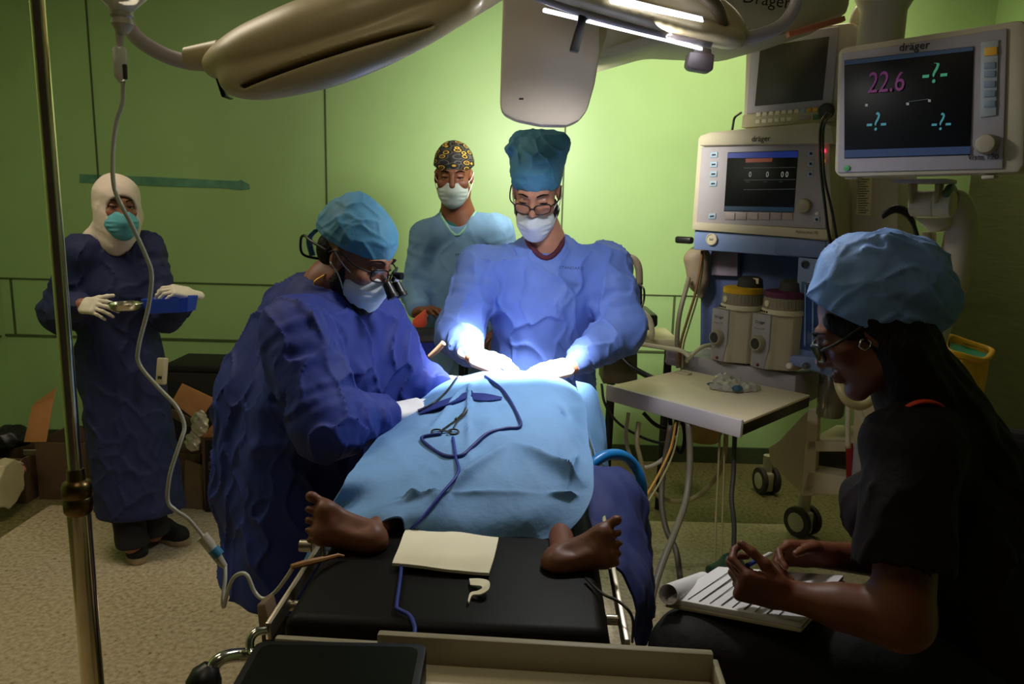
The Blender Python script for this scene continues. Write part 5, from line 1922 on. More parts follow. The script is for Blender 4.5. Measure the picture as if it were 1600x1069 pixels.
# chassis: slanting cheek, base frame with shelf, dark bay, beige side cabinet
mk('cheek', quad(B(), [(1262, 642), (1262, 768), (1252, 772), (1203, 722), (1200, 700), (1216, 690), (1244, 660)], y0 + 0.22, 0.03, 0.006), M_beige, am)
b = B()
quad(b, [(1250, 772), (1262, 735), (1340, 748), (1345, 775)], y0 + 0.10, 0.34, 0.008)
quad(b, [(1260, 706), (1262, 688), (1345, 692), (1344, 706)], y0 + 0.10, 0.34, 0.004)
quad(b, [(1252, 775), (1262, 640), (1278, 642), (1272, 775)], y0 + 0.10, 0.04, 0.004)
mk('base_frame', b, M_beige, am)
mk('lower_bay', quad(B(), [(1268, 744), (1272, 700), (1345, 705), (1345, 748)], y0 + 0.20, 0.2), mat('dark_bay', (58, 56, 44), rough=0.5), am)
mk('side_cabinet', quad(B(), [(1332, 700), (1336, 560), (1420, 575), (1416, 715)], y0 + 0.04, 0.30, 0.008), M_beige, am)
mk('absorber_can', B(MM).lathe([(0.05, 0), (0.055, 0.01), (0.055, 0.20), (0.05, 0.21), (0.02, 0.215)], ml(1296, 650, y0 + 0.10), (0, 0, 1), n=24), mat('smoked_canister', (120, 116, 100), rough=0.15, metal=0.5, var=0.1), am)
mk('red_strap', quad(B(), [(1322, 752), (1321, 694), (1332, 694), (1331, 756)], y0 + 0.085, 0.02, 0.002), mat('red_strap', (150, 20, 22), rough=0.6), am)
mk('white_panel', quad(B(), [(1328, 780), (1334, 692), (1364, 696), (1358, 782)], y0 + 0.02, 0.012, 0.002), M_case, am)


def caster(px, py, rz, sc=1.0):
    c_ = F(px, py, 0.0)
    R_ = 0.058 * sc
    T_ = Matrix.Translation((c_.x, c_.y, R_)) @ Matrix.Rotation(rz, 4, 'Z')
    cs = mk('castor', B(T_).cyl((0, 0, 0.02), (0, 0, R_ + 0.07), 0.022 * sc, n=16).box((0, 0.0, 0.0), (0.035 * sc, 0.075 * sc, 0.085 * sc), bev=0.014), M_cream, am)
    for sg in (-1, 1):
        mk('tyre', B(T_).lathe([(R_ * 0.72, 0.0), (R_ * 0.96, 0.0), (R_, 0.006), (R_, 0.018), (R_ * 0.96, 0.024), (R_ * 0.72, 0.024)], (sg * 0.030 * sc - 0.012, 0, 0), (1, 0, 0), n=28), M_rub, cs)
        mk('hub', B(T_).lathe([(R_ * 0.74, 0.0), (R_ * 0.74, 0.020), (R_ * 0.5, 0.027), (R_ * 0.2, 0.027), (0, 0.026)] if sg > 0 else [(0, -0.002), (R_ * 0.5, -0.003), (R_ * 0.74, 0.003), (R_ * 0.74, 0.022)], (sg * 0.030 * sc - 0.012, 0, 0), (1, 0, 0), n=28), M_cream, cs)
    return cs


caster(1252, 836, math.radians(30), 1.28)
caster(1196, 770, math.radians(10), 1.25)
caster(1390, 800, math.radians(20))
# tall rear column behind the screens with an instruction label
b = quad(B(), [(1290, 580), (1300, 270), (1405, 270), (1398, 590)], y0 + 0.24, 0.26, 0.008)
mk('rear_column', b, M_cream, am)
lab = mk('instruction_label', quad(B(), [(1337, 335), (1343, 276), (1363, 276), (1360, 337)], y0 + 0.238, 0.003), mat('label_white', (235, 222, 180), rough=0.6, var=0.02), am)
for i in range(15):
    yy = 280 + i * 3.7
    xr = 1358 - (i * 7 % 5) * 1.6
    mk('print_line', quad(B(), [(1340.5, yy + 1.0), (1340.5, yy), (xr, yy), (xr, yy + 1.0)], y0 + 0.2365, 0.002), M_ink, lab)

# ---------------------------------------------------------------- vaporizers
def vaporizer(px, py, H, ringc, label, sc=1.0, y=0.06, turn=0.0):
    c_ = ml(px, py, y)
    o = MM @ c_
    v = thing('vaporizer', label, 'vaporizer', o, YAW, group=None)
    T_ = Matrix.Translation(o) @ Matrix.Rotation(YAW, 4, 'Z')
    s = H / 0.30
    bw = B(T_)
    poly = [(-0.080, -0.02), (-0.078, -0.058), (0.002, -0.086), (0.022, -0.070), (0.072, -0.050), (0.092, -0.01), (0.090, 0.06), (-0.06, 0.06)]
    bw.prism([(x * s, yy * s) for x, yy in poly], 0.0, 0.205 * s, bev=0.006 * s)
    mk('housing', bw, M_cream if sc else M_cream, v)
    bf = B(T_)
    bf.hull3([(-0.082 * s, -0.061 * s, 0.205 * s), (0.002 * s, -0.090 * s, 0.205 * s), (0.004 * s, -0.090 * s, 0.08 * s), (-0.010 * s, -0.086 * s, 0.0), (-0.064 * s, -0.067 * s, 0.0), (-0.080 * s, -0.062 * s, 0.08 * s)], Vector((0.006, 0.02, 0)) * s, 0.003 * s)
    mk('front_plate', bf, M_case, v)
    kcn = Vector((-0.038 * s, -0.076 * s, 0.095 * s))
    k = mk('filler_knob', B(T_).lathe([(0.031 * s, 0), (0.031 * s, 0.018 * s), (0.026 * s, 0.026 * s), (0, 0.027 * s)], kcn, (-0.3, -1, 0), n=24), M_knob, v)
    mk('knob_ring', B(T_).lathe([(0.021 * s, 0.026 * s), (0.018 * s, 0.030 * s), (0.014 * s, 0.028 * s)], kcn, (-0.3, -1, 0), n=20), M_rub, k)
    text('plate_print', 'Dräger', T_ @ Vector((-0.038 * s, -0.0815 * s, 0.175 * s)), AX + Vector((0, 0, 0)), UZ, 0.011 * s, M_ink, v)
    text('plate_print', 'Vapor 2000', T_ @ Vector((-0.038 * s, -0.0815 * s, 0.152 * s)), AX, UZ, 0.007 * s, mat('grey_ink', (110, 104, 96)), v)
    mk('collar', B(T_).lathe([(0.0770 * s, 0.205 * s), (0.0814 * s, 0.208 * s), (0.0814 * s, 0.222 * s), (0.0770 * s, 0.226 * s)], (0.012 * s, 0, 0), n=36), M_white, v)
    for i in range(5):
        a = math.radians(-150 + i * 9)
        mk('collar_mark', B(T_).ball((0.012 * s + 0.0814 * s * math.cos(a), 0.0814 * s * math.sin(a), 0.215 * s), 0.004 * s, n=8), M_ink, v)
    d = B(T_)
    d.lathe([(0.0759 * s, 0.226 * s), (0.0781 * s, 0.228 * s), (0.0748 * s, 0.268 * s), (0.0726 * s, 0.270 * s)], (0.012 * s, 0, 0), n=36)
    for i in range(36):
        a = 2 * math.pi * i / 36
        d.cyl((0.012 * s + 0.077 * s * math.cos(a), 0.077 * s * math.sin(a), 0.230 * s), (0.012 * s + 0.0737 * s * math.cos(a), 0.0737 * s * math.sin(a), 0.267 * s), 0.0022 * s, n=5)
    mk('dial', d, mat('dial_grey', (140, 130, 112), rough=0.55), v)
    mk('agent_ring', B(T_).lathe([(0.0737 * s, 0.269 * s), (0.0759 * s, 0.271 * s), (0.0759 * s, 0.290 * s), (0.064 * s, 0.294 * s), (0.0, 0.294 * s)], (0.012 * s, 0, 0), n=36), mat('ring_%d_%d' % ringc[:2], ringc, rough=0.5, var=0.05), v)
    tp = B(T_).lathe([(0.05 * s, 0.294 * s), (0.045 * s, 0.325 * s), (0.03 * s, 0.335 * s), (0, 0.335 * s)], (0.03 * s, 0.02 * s, 0), n=24)
    mk('lock_cap', tp, M_rub, v)
    a = math.radians(-118)
    pt_ = T_ @ Vector((0.012 * s + 0.071 * s * math.cos(a), 0.072 * s * math.sin(a), 0.247 * s))
    mk('zero_button', B(T_).lathe([(0.012 * s, 0), (0.012 * s, 0.006 * s), (0.006 * s, 0.007 * s), (0, 0.007 * s)], (0.012 * s + 0.0755 * s * math.cos(a), 0.0755 * s * math.sin(a), 0.247 * s), (math.cos(a), math.sin(a), 0), n=18), M_white, v)
    mk('bottom_plug', B(T_).ball((-0.038 * s, -0.078 * s, 0.012 * s), 0.006 * s, n=8), mat('maroon_plug', (110, 40, 48), rough=0.4), v)
    return v


vaporizer(1148, 562, 0.335, (222, 172, 30), 'vaporizer with a yellow top ring, left of the pair in the machine bay', y=0.03)
vaporizer(1212, 573, 0.335, (92, 30, 70), 'vaporizer with a purple top ring, right of the pair in the machine bay', y=0.01)
mk('agent_tag', quad(B(), [(1168, 442), (1168, 434), (1185, 435), (1185, 444)], y0 + 0.02, 0.004, 0.001), mat('label_white', (235, 222, 180)), am)

# ---------------------------------------------------------------- patient monitor on top of the machine
m1 = thing('patient_monitor', 'older patient monitor with a grey reflecting screen standing on top of the anesthesia machine', 'monitor', MM @ Vector((0.33, 0.12, (MM @ ml(1230, 200, 0)).z)), YAW)
yq = 0.04
mk('housing', quad(B(), [(1160, 202), (1165, 62), (1172, 53), (1332, 34), (1340, 42), (1326, 196), (1300, 200)], yq, 0.26, 0.014), M_cream, m1)
mk('bezel', quad(B(), [(1166, 178), (1174, 60), (1310, 41), (1300, 168)], yq - 0.010, 0.03, 0.004), M_case, m1)
mk('screen', quad(B(), [(1179, 166), (1188, 73), (1295, 57), (1285, 156)], yq - 0.013, 0.006, 0.001), mat('grey_screen', (52, 46, 40), rough=0.36, spec=0.6, var=0.04), m1)
s1 = mk('key_panel', quad(B(), [(1158, 200), (1160, 180), (1306, 166), (1304, 190)], yq - 0.016, 0.03, 0.004), mat('olive_panel', (176, 166, 132), rough=0.5), m1)
for i in range(10):
    x_ = 1185 + i * 9.9
    yb = 179 - i * 0.85
    c_ = M_white if i < 7 else mat('amber_key', (214, 160, 40), rough=0.5) if i > 7 else M_btn
    mk('key', quad(B(), [(x_ - 3.8, yb + 3), (x_ - 3.6, yb - 3), (x_ + 3.6, yb - 3.5), (x_ + 3.4, yb + 2.6)], yq - 0.020, 0.006, 0.001), c_, s1)
for i in range(6):
    x_ = 1184 + i * 9.8
    yb = 190 - i * 0.8
    mk('key', quad(B(), [(x_ - 3.8, yb + 3), (x_ - 3.6, yb - 3), (x_ + 3.6, yb - 3.5), (x_ + 3.4, yb + 2.6)], yq - 0.020, 0.006, 0.001), M_white, s1)
mk('key', quad(B(), [(1270, 187), (1270, 179), (1281, 178), (1281, 186)], yq - 0.020, 0.006, 0.001), mat('green_key', (60, 110, 80), rough=0.5), s1, label='green key')
mk('key', quad(B(), [(1248, 187), (1248, 181), (1266, 180), (1266, 186)], yq - 0.020, 0.006, 0.001), mat('mauve_key', (164, 150, 152)), s1)
mk('alarm_light', quad(B(), [(1222, 52), (1224, 45), (1266, 39), (1264, 47)], yq - 0.006, 0.05, 0.003), emi('alarm_pink', (255, 160, 160), 0.8), m1, label='pink alarm light bar')
mk('dial', B(MM).lathe([(0.030, 0), (0.030, 0.02), (0.024, 0.028), (0, 0.028)], ml(1293, 174, yq - 0.012), (0, -1, 0)), M_rub, m1)
mk('carry_handle', B().tube(spline([MM @ ml(1330, 92, yq + 0.05), MM @ ml(1334, 40, yq + 0.05), MM @ ml(1344, 16, yq + 0.08), MM @ ml(1346, 60, yq + 0.16)], 6), 0.02, n=10), M_cream, m1)

# ---------------------------------------------------------------- big monitor on the jointed arm
def mq(pix, Yl, Yr, xl=1305, xr=1600):
    out = []
    for px, py in pix:
        t = (px - xl) / (xr - xl)
        inv = (1 - t) / Yl + t / Yr
        out.append(P(px, py, 1 / inv))
    return out


YL_, YR_ = 2.16, 1.86


def slab(pix, off, dep, bev=0.0):
    pts = mq(pix, YL_, YR_)
    fd = (mq([(1600, 270)], YL_, YR_)[0] - mq([(1305, 275)], YL_, YR_)[0]).normalized()
    nrm = Vector((-fd.y, fd.x, 0)).normalized()
    if nrm.y < 0:
        nrm = -nrm
    return B().hull3([p + nrm * off for p in pts], nrm * dep, bev)


fd = (mq([(1600, 270)], YL_, YR_)[0] - mq([(1305, 275)], YL_, YR_)[0])
fd.z = 0
fd.normalize()
nb_ = Vector((-fd.y, fd.x, 0))
if nb_.y < 0:
    nb_ = -nb_
mcent = mq([(1450, 275)], YL_, YR_)[0]
m2 = thing('patient_monitor', 'large patient monitor reading 22.6 held on the jointed arm at right', 'monitor', mcent)
mk('housing', slab([(1303, 268), (1309, 82), (1316, 74), (1580, 33), (1597, 31), (1606, 40), (1600, 262), (1590, 270), (1312, 277)], 0.0, 0.09, 0.012), M_cream, m2)
mk('bezel', slab([(1309, 270), (1316, 84), (1575, 44), (1568, 264)], -0.006, 0.02, 0.004), M_case, m2)
sc2 = mk('screen', slab([(1321, 248), (1321, 95), (1523, 73), (1517, 242)], -0.009, 0.008, 0.001), mat('dark_screen', (14, 16, 18)), m2)
mk('title_bar', slab([(1322, 103), (1322, 96), (1522, 74), (1522, 80)], -0.0105, 0.003), emi('bar_slate', (44, 62, 84), 0.25), sc2)
mk('status_bar', slab([(1322, 247), (1322, 235), (1518, 229), (1517, 241)], -0.0105, 0.003), emi('bar_navy', (40, 58, 92), 0.3), sc2)


def mtext(name, s_, px, py, h, m_, off=-0.0105, par=None, wide=1.0):
    c_ = mq([(px, py)], YL_, YR_)[0] + nb_ * off
    text(name, s_, c_, fd + Vector((0, 0, 0.0)), UZ, h, m_, par or sc2, wide=wide)


mtext('reading', '22.6', 1387, 130, 0.052, emi('read_purple', (120, 46, 110), 0.22), wide=0.72)
for px, py, h, c in ((1463, 115, 0.054, (70, 165, 125)), (1372, 192, 0.047, (70, 150, 165)), (1473, 192, 0.042, (70, 150, 165))):
    mtext('reading', '-?-', px, py, h, emi('read_%d_%d' % (c[0], c[1]), c, 0.25), wide=0.8)
for px, py in ((1356, 165), (1420, 163), (1454, 158)):
    mk('marker', slab([(px - 2, py + 2), (px - 2, py - 2), (px + 2, py - 2), (px + 2, py + 2)], -0.0105, 0.002), emi('marker_grey', (130, 130, 130), 0.4), sc2)
mk('marker_line', slab([(1422, 160), (1422, 159), (1452, 155), (1452, 156)], -0.0105, 0.002), emi('line_grey', (60, 70, 70), 0.3), sc2)
mtext('logo', 'dräger', 1430, 73, 0.019, M_ink, off=-0.0075, par=m2)
mtext('model_plate', 'Vista 120', 1537, 246, 0.013, M_ink, off=-0.0075, par=m2, wide=0.95)
kp = mk('key_panel', slab([(1533, 184), (1535, 67), (1562, 63), (1558, 181)], -0.010, 0.006, 0.001), mat('grey_key_panel', (150, 158, 160), rough=0.5), m2)
mk('key', slab([(1540, 89), (1540, 76), (1560, 74), (1560, 87)], -0.013, 0.005, 0.001), mat('amber_key', (214, 160, 40)), kp, label='amber alarm key')
for py in (104, 117, 133, 148, 164):
    mk('key', slab([(1539, py + 5), (1539, py - 5), (1557, py - 6), (1557, py + 4)], -0.013, 0.005, 0.001), mat('slate_key', (112, 130, 146), rough=0.5), kp)
kk = mq([(1544, 226)], YL_, YR_)[0] - nb_ * 0.006
mk('rotary_knob', B().lathe([(0.024, 0), (0.024, 0.016), (0.020, 0.026), (0.010, 0.028), (0, 0.027)], kk, -nb_, n=28), M_knob, m2)
kk = mq([(1325, 263)], YL_, YR_)[0] - nb_ * 0.006
mk('power_button', B().lathe([(0.008, 0), (0.008, 0.004), (0, 0.005)], kk, -nb_, n=18), mat('green_button', (70, 150, 90), rough=0.4), m2, label='green power button')
for px in (1326, 1540):
    mk('foot', slab([(px - 9, 280), (px - 9, 274), (px + 12, 273), (px + 12, 279)], 0.01, 0.05, 0.003), M_cream, m2)

ar = thing('monitor_arm', 'curved cream arm with round joint carrying the large monitor', 'arm', P(1470, 500, 2.25))
mk('mount_plate', B().hull3([P(1394, 279, 2.16), P(1480, 279, 2.10), P(1480, 286, 2.10), P(1394, 286, 2.16)], nb_ * 0.10, 0.003), M_case, ar)
b = B().hull3([P(1418, 286, 2.17), P(1424, 286, 2.17), P(1424, 318, 2.17), P(1420, 318, 2.17)], nb_ * 0.06, 0.002)
b.hull3([P(1460, 286, 2.14), P(1466, 286, 2.14), P(1466, 318, 2.14), P(1460, 318, 2.14)], nb_ * 0.06, 0.002)
mk('bracket', b, M_beige, ar)
jx = fd
mk('tilt_joint', B().lathe([(0.03, 0), (0.036, 0.004), (0.036, 0.06), (0.034, 0.062), (0.036, 0.064), (0.036, 0.105), (0.03, 0.11)], P(1424, 318, 2.22), jx, n=28), M_beige, ar)
mk('green_cap', B().lathe([(0.040, 0), (0.042, 0.004), (0.042, 0.016), (0.036, 0.02)], P(1478, 312, 2.17), jx, n=28), mat('green_plastic', (86, 120, 74), rough=0.5), ar, label='green end cap')
mk('lower_bracket', B().hull3([P(1428, 340, 2.22), P(1488, 340, 2.18), P(1482, 352, 2.18), P(1466, 362, 2.19), P(1452, 362, 2.20)], nb_ * 0.06, 0.004)
   .hull3([P(1440, 362, 2.25), P(1456, 362, 2.25), P(1456, 450, 2.25), P(1438, 450, 2.25)], nb_ * 0.05, 0.004), M_beige, ar)
armp = spline([P(1484, 312, 2.19), P(1496, 318, 2.2), P(1502, 345, 2.22), P(1499, 385, 2.25), P(1490, 430, 2.28), P(1478, 470, 2.3), P(1466, 510, 2.32), P(1455, 560, 2.34)], 6)
mk('arm', B().tube(armp, [0.030, 0.036, 0.042, 0.046, 0.046, 0.042, 0.036, 0.03], n=16), M_cream, ar, sharp=180)
mk('post', B().cyl(P(1440, 590, 2.42), Vector((P(1440, 590, 2.42).x, P(1440, 590, 2.42).y, 0.0)), 0.035), M_beige, ar)
mk('arm_foot', B().cyl(P(1455, 560, 2.34), P(1440, 590, 2.42), 0.03), M_cream, ar)
for i in range(3):
    mk('cable', B().tube(spline([P(1378, 340 - 2 * i, 2.24), P(1398, 330 - 3 * i, 2.23), P(1418, 338 - 4 * i, 2.22), P(1431, 362, 2.23), P(1436 + 2 * i, 400, 2.26), P(1436 + i, 470, 2.3)], 6), 0.006, n=8), M_black, ar, sharp=180)
# ================================================================ seated woman in the foreground
M_scrub = mat('charcoal_scrubs', (27, 20, 21), spec=0.25, rough=0.85, var=0.08, scale=10, bump=0.2, bscale=60)
M_pants = mat('black_scrub_trousers', (22, 21, 22), rough=0.8, var=0.15, bump=0.2, bscale=60)
root_w = thing('person', 'seated person in blue cap, glasses and charcoal scrubs writing on papers on the lap', 'person', P(1560, 1069, 1.5) * 1.0)
root_w.location.z = 0
ROOT[root_w.name] = Matrix.Translation(root_w.location)
fbw = Vector((-0.93, 0.30, 0)).normalized()
hw = Head(P(1362, 512, 1.45), (-0.76, 0.36, -0.50), 0.96)
nkW = P(1440, 622, 1.47)
shLw, shRw = P(1428, 700, 1.34), P(1440, 690, 1.66)
elLw, wrLw = P(1408, 968, 1.24), P(1228, 930, 1.32)
elRw, wrRw = P(1400, 880, 1.66), P(1275, 866, 1.54)
chW, peW = P(1470, 800, 1.50), P(1545, 1040, 1.50)
knL, knR = P(1080, 1024, 1.36), P(1082, 1008, 1.56)
hiL, hiR = P(1500, 1060, 1.42), P(1500, 1040, 1.62)
anL, anR = Vector((knL.x + 0.03, knL.y, 0.09)), Vector((knR.x + 0.03, knR.y, 0.09))


def wface(S2):
    h = hw
    # fuller cheek, lips
    S2.cap(h.p(-0.016, 0.098, -0.058), h.p(0.016, 0.098, -0.058), 0.0065, k=0.006)
    S2.cap(h.p(-0.014, 0.098, -0.069), h.p(0.014, 0.098, -0.069), 0.0075, k=0.006)


def whands(S2):
    # near hand pinches the cap of the pen, far hand holds its tip
    hand(S2, wrLw, (-0.90, 0.08, 0.16), (-0.10, -0.84, -0.30), -1, 0.92, curls=[(0.75, 1.05, 0.5), (1.05, 1.15, 0.7), (1.2, 1.2, 0.8), (1.25, 1.2, 0.8)], tcurl=0.25, topen=0.45)
    hand(S2, wrRw, (-0.93, -0.20, 0.10), (0.10, 0.85, 0.40), 1, 0.92, curls=[(0.55, 0.7, 0.45), (0.85, 0.8, 0.5), (1.0, 0.9, 0.5), (1.05, 0.9, 0.5)], tcurl=0.15, topen=0.40)


body(root_w, M_skin_w, hw, nkW, shRw, shLw, chW, peW, [(shLw, elLw, wrLw), (shRw, elRw, wrRw)], [(hiL, knL, anL), (hiR, knR, anR)], fbw, lid=0.009,
     res=0.0036, hands=whands, extra=lambda S2: (wface(S2), S2.cap(elLw, elLw.lerp(wrLw, 0.5), 0.046, 0.038, 0.03), S2.cap(shLw, elLw, 0.05, 0.046, 0.03)), rc=0.11)
face_parts(hw, root_w, look=(-0.6, 0.2, -0.75), lid=0.009)
S_ = S(np.array(hw.C) - 0.2, np.array(hw.C) + 0.2, 0.003)
S_.cap(hw.p(-0.015, 0.1035, -0.059), hw.p(0.015, 0.1035, -0.059), 0.0052, k=0.004)
S_.cap(hw.p(-0.013, 0.1035, -0.069), hw.p(0.013, 0.1035, -0.069), 0.0060, k=0.004)
sk('lips', S_, M_lip, root_w)
# long dark hair under the cap, over the back
S_ = S(np.array(hw.C) + np.array((-0.18, -0.22, -0.62)), np.array(hw.C) + np.array((0.42, 0.28, 0.14)), 0.005)
S_.ell(hw.p(0, -0.035, 0.02), np.array((0.082, 0.090, 0.090)), hw.R, 0.02)
S_.cap(hw.p(-0.045, 0.055, 0.045), hw.p(-0.06, 0.03, 0.02), 0.02, 0.02, 0.02)
S_.cap(hw.p(-0.067, -0.02, 0.02), hw.p(-0.060, -0.035, -0.04), 0.030, 0.036, 0.02)
S_.chain([P(1412, 560, 1.45), P(1445, 625, 1.46), P(1505, 690, 1.47), P(1560, 760, 1.49), P(1600, 860, 1.52)], [0.075, 0.078, 0.066, 0.055, 0.036], 0.05)
S_.chain([P(1420, 560, 1.38), P(1438, 610, 1.385), P(1500, 650, 1.40), P(1555, 720, 1.41), P(1600, 830, 1.42)], [0.042, 0.040, 0.040, 0.036, 0.026], 0.04)
S_.chain([P(1395, 560, 1.50), P(1420, 640, 1.56), P(1440, 700, 1.60)], [0.03, 0.035, 0.03], 0.04)
hd_ = P(1600, 860, 1.5) - P(1445, 625, 1.46)
S_.wrinkle(0.007, [(60, 30, 50), (40, -55, 42), (75, 12, 60), (30, 70, 20)], 9, warp=0.9)
sk('hair', S_, M_hair, root_w)
# soft cap, puffed to the back with deep gathers
S_ = S(np.array(hw.C) - 0.26, np.array(hw.C) + 0.26, 0.0036)
cw = P(1362, 462, 1.45)
S_.ell(hw.p(0, -0.030, 0.058), np.array((0.098, 0.122, 0.098)), hw.R, 0.03)
S_.ell(P(1398, 442, 1.47), (0.098, 0.10, 0.082), None, 0.05)
S_.ell(P(1440, 478, 1.46), (0.050, 0.080, 0.060), None, 0.04)
S_.ell(P(1336, 418, 1.46), (0.052, 0.07, 0.058), None, 0.05)
S_.cap(P(1395, 378, 1.44), P(1470, 412, 1.45), 0.020, 0.012, 0.03)
S_.cap(P(1384, 385, 1.40), P(1440, 450, 1.37), 0.018, 0.012, 0.03)
for pts, w, hh in ((((1290, 400), (1350, 385), (1420, 420), (1470, 478)), 0.009, 0.010), (((1360, 372), (1400, 400), (1448, 445), (1472, 470)), 0.008, -0.012),
                   (((1385, 368), (1440, 392), (1476, 410)), 0.006, 0.010), (((1310, 500), (1350, 470), (1420, 455)), 0.010, 0.005),
                   (((1330, 430), (1400, 470), (1478, 500)), 0.012, -0.006), (((1405, 380), (1425, 425), (1448, 470)), 0.006, 0.008), (((1340, 520), (1420, 500), (1475, 520)), 0.010, 0.006)):
    for dy in (-0.14, -0.10, -0.06):
        S_.ridge([P(x, y, 1.45 + dy) for x, y in pts], w, hh * 0.75)
S_.wrinkle(0.004, [(34, 16, 24), (-22, 30, 12), (18, -20, 36)], 7)
S_.crumple(0.09, 0.006, 0.009, (1.5, 1, 1), 5)
# brow edge: plane through three points of the seen rim
e1, e2, e3 = P(1266, 468, 1.47), P(1400, 534, 1.36), P(1476, 548, 1.45)
nrm = (e2 - e1).cross(e3 - e1).normalized()
if nrm.z > 0:
    nrm = -nrm
S_.cut(e1, nrm, 0.004)
sk('surgical_cap', S_, M_capw, root_w)
glasses(hw, root_w, rx=0.026, rz=0.019, r=0.0030, drop=0.004)
# hexagonal earring
er = P(1352, 538, 1.37)
ring = [er + Vector((math.cos(math.radians(60 * k + 20)) * 0.013, 0.004 * math.cos(math.radians(60 * k)), math.sin(math.radians(60 * k + 20)) * 0.011)) for k in range(6)]
mk('earring', B().tube(ring, 0.0018, n=8, closed=True), M_chrome, root_w, sharp=180)
mk('lanyard', B().tube(spline([P(1476, 640, 1.36), P(1458, 629, 1.335), P(1436, 628, 1.33), P(1414, 638, 1.34), P(1402, 652, 1.36)], 6), 0.010, n=8, flat=0.4),
   mat('orange_ribbon', (225, 66, 34), rough=0.7, var=0.05), root_w, sharp=180)
# scrub top with short sleeves
lo, hi = bounds([nkW, shLw, shRw, chW, peW, elLw, elRw], 0.24)
S_ = S(lo, hi, 0.0052)
S_.cap(shLw + Vector((0.02, 0.03, -0.02)), shRw + Vector((0.02, -0.02, -0.02)), 0.068, 0.068, 0.05)
S_.cap(nkW + Vector((0.03, 0, -0.03)), shLw + Vector((0, 0.02, 0)), 0.062, 0.066, 0.05)
S_.cap(nkW + Vector((0.03, 0, -0.03)), shRw, 0.062, 0.066, 0.05)
S_.cap(nkW + Vector((0.04, 0, -0.05)), chW, 0.10, 0.155, 0.06, flat=fbw, ratio=0.8)
S_.cap(chW, peW, 0.155, 0.175, 0.05, flat=fbw, ratio=0.82)
S_.ell(P(1378, 800, 1.47), (0.075, 0.105, 0.085), None, 0.06)
S_.cap(P(1570, 760, 1.5), P(1640, 1000, 1.52), 0.12, 0.14, 0.06)
S_.cap(shLw, shLw.lerp(elLw, 0.78), 0.076, 0.076, 0.05)
S_.cap(shLw.lerp(elLw, 0.3) + Vector((-0.012, 0, 0)), shLw.lerp(elLw, 0.80), 0.070, 0.077, 0.03)
S_.cap(shRw, shRw.lerp(elRw, 0.85), 0.074, 0.072, 0.05)
for pts, w, hh in ((((1400, 640), (1380, 690), (1350, 760)), 0.008, 0.008), (((1470, 720), (1450, 790), (1462, 900)), 0.010, -0.010), (((1360, 740), (1352, 820), (1350, 900)), 0.010, 0.005),
                   (((1540, 700), (1570, 800), (1590, 880)), 0.014, 0.010), (((1480, 960), (1540, 1010), (1600, 1040)), 0.012, -0.010), (((1330, 720), (1312, 800), (1318, 880)), 0.012, 0.006),
                   (((1500, 900), (1540, 940), (1600, 960)), 0.014, 0.008), (((1400, 760), (1420, 800), (1430, 880)), 0.012, 0.006)):
    for dy in (-0.13, -0.09):
        S_.ridge([P(x, y, 1.42 + dy) for x, y in pts], w, hh)
S_.wrinkle(0.005, [(22, 10, 12), (-16, 22, 6), (12, -14, 26)], 17)
S_.crumple(0.16, 0.007, 0.014, (1, 1, 1.7), 3)
ax_ = (elLw - shLw).normalized()
cutp = shLw.lerp(elLw, 0.80)
# sleeve opening: hollow the end of the sleeve
S_.cap(cutp, cutp + ax_ * 0.12, 0.058, 0.066, 0.008, 'sub')
S_.cap(cutp + ax_ * 0.03, cutp + ax_ * 0.22, 0.10, 0.12, 0.004, 'sub')
S_.cap(nkW + Vector((-0.012, 0, 0.012)), nkW + Vector((-0.05, 0, 0.18)), 0.060, 0.075, 0.01, 'sub')
sk('scrub_top', S_, M_scrub, root_w)
lo, hi = bounds([knL, knR, hiL, hiR, anL, anR], 0.16)
S_ = S(lo, hi, 0.007)
for hp, kn, an in ((hiL, knL, anL), (hiR, knR, anR)):
    S_.cap(hp, kn, 0.105, 0.078, 0.04)
    S_.cap(kn, an, 0.078, 0.075, 0.03)
S_.wrinkle(0.006, [(22, 10, 12), (-16, 22, 6), (12, -14, 26)], 18)
S_.cut((0, 0, 0.07), (0, 0, -1))
sk('trousers', S_, M_pants, root_w)
for an in (anL, anR):
    make_shoe('shoe', Vector((an.x + 0.08, an.y, 0)), Vector((an.x - 0.17, an.y + 0.02, 0)), root_w, M_shoe, M_sole)
st = thing('stool', 'round black stool under the seated person in charcoal scrubs', 'stool', Vector((peW.x + 0.02, 1.52, 0)))
sx, sy = peW.x + 0.02, 1.52
sz = min(hiL.z, hiR.z) - 0.12
mk('seat', B().lathe([(0.0, sz - 0.06), (0.17, sz - 0.055), (0.185, sz - 0.03), (0.17, sz), (0.0, sz)], (sx, sy, 0), n=32), M_mattress, st)
mk('column', B().cyl((sx, sy, 0.06), (sx, sy, sz - 0.05), 0.026), M_chrome, st)
b = B()
for k in range(5):
    a = 2 * math.pi * k / 5 + 0.3
    b.cyl((sx, sy, 0.09), (sx + 0.26 * math.cos(a), sy + 0.26 * math.sin(a), 0.06), 0.018)
    b.ball((sx + 0.26 * math.cos(a), sy + 0.26 * math.sin(a), 0.03), 0.03)
mk('base', b, M_black, st)

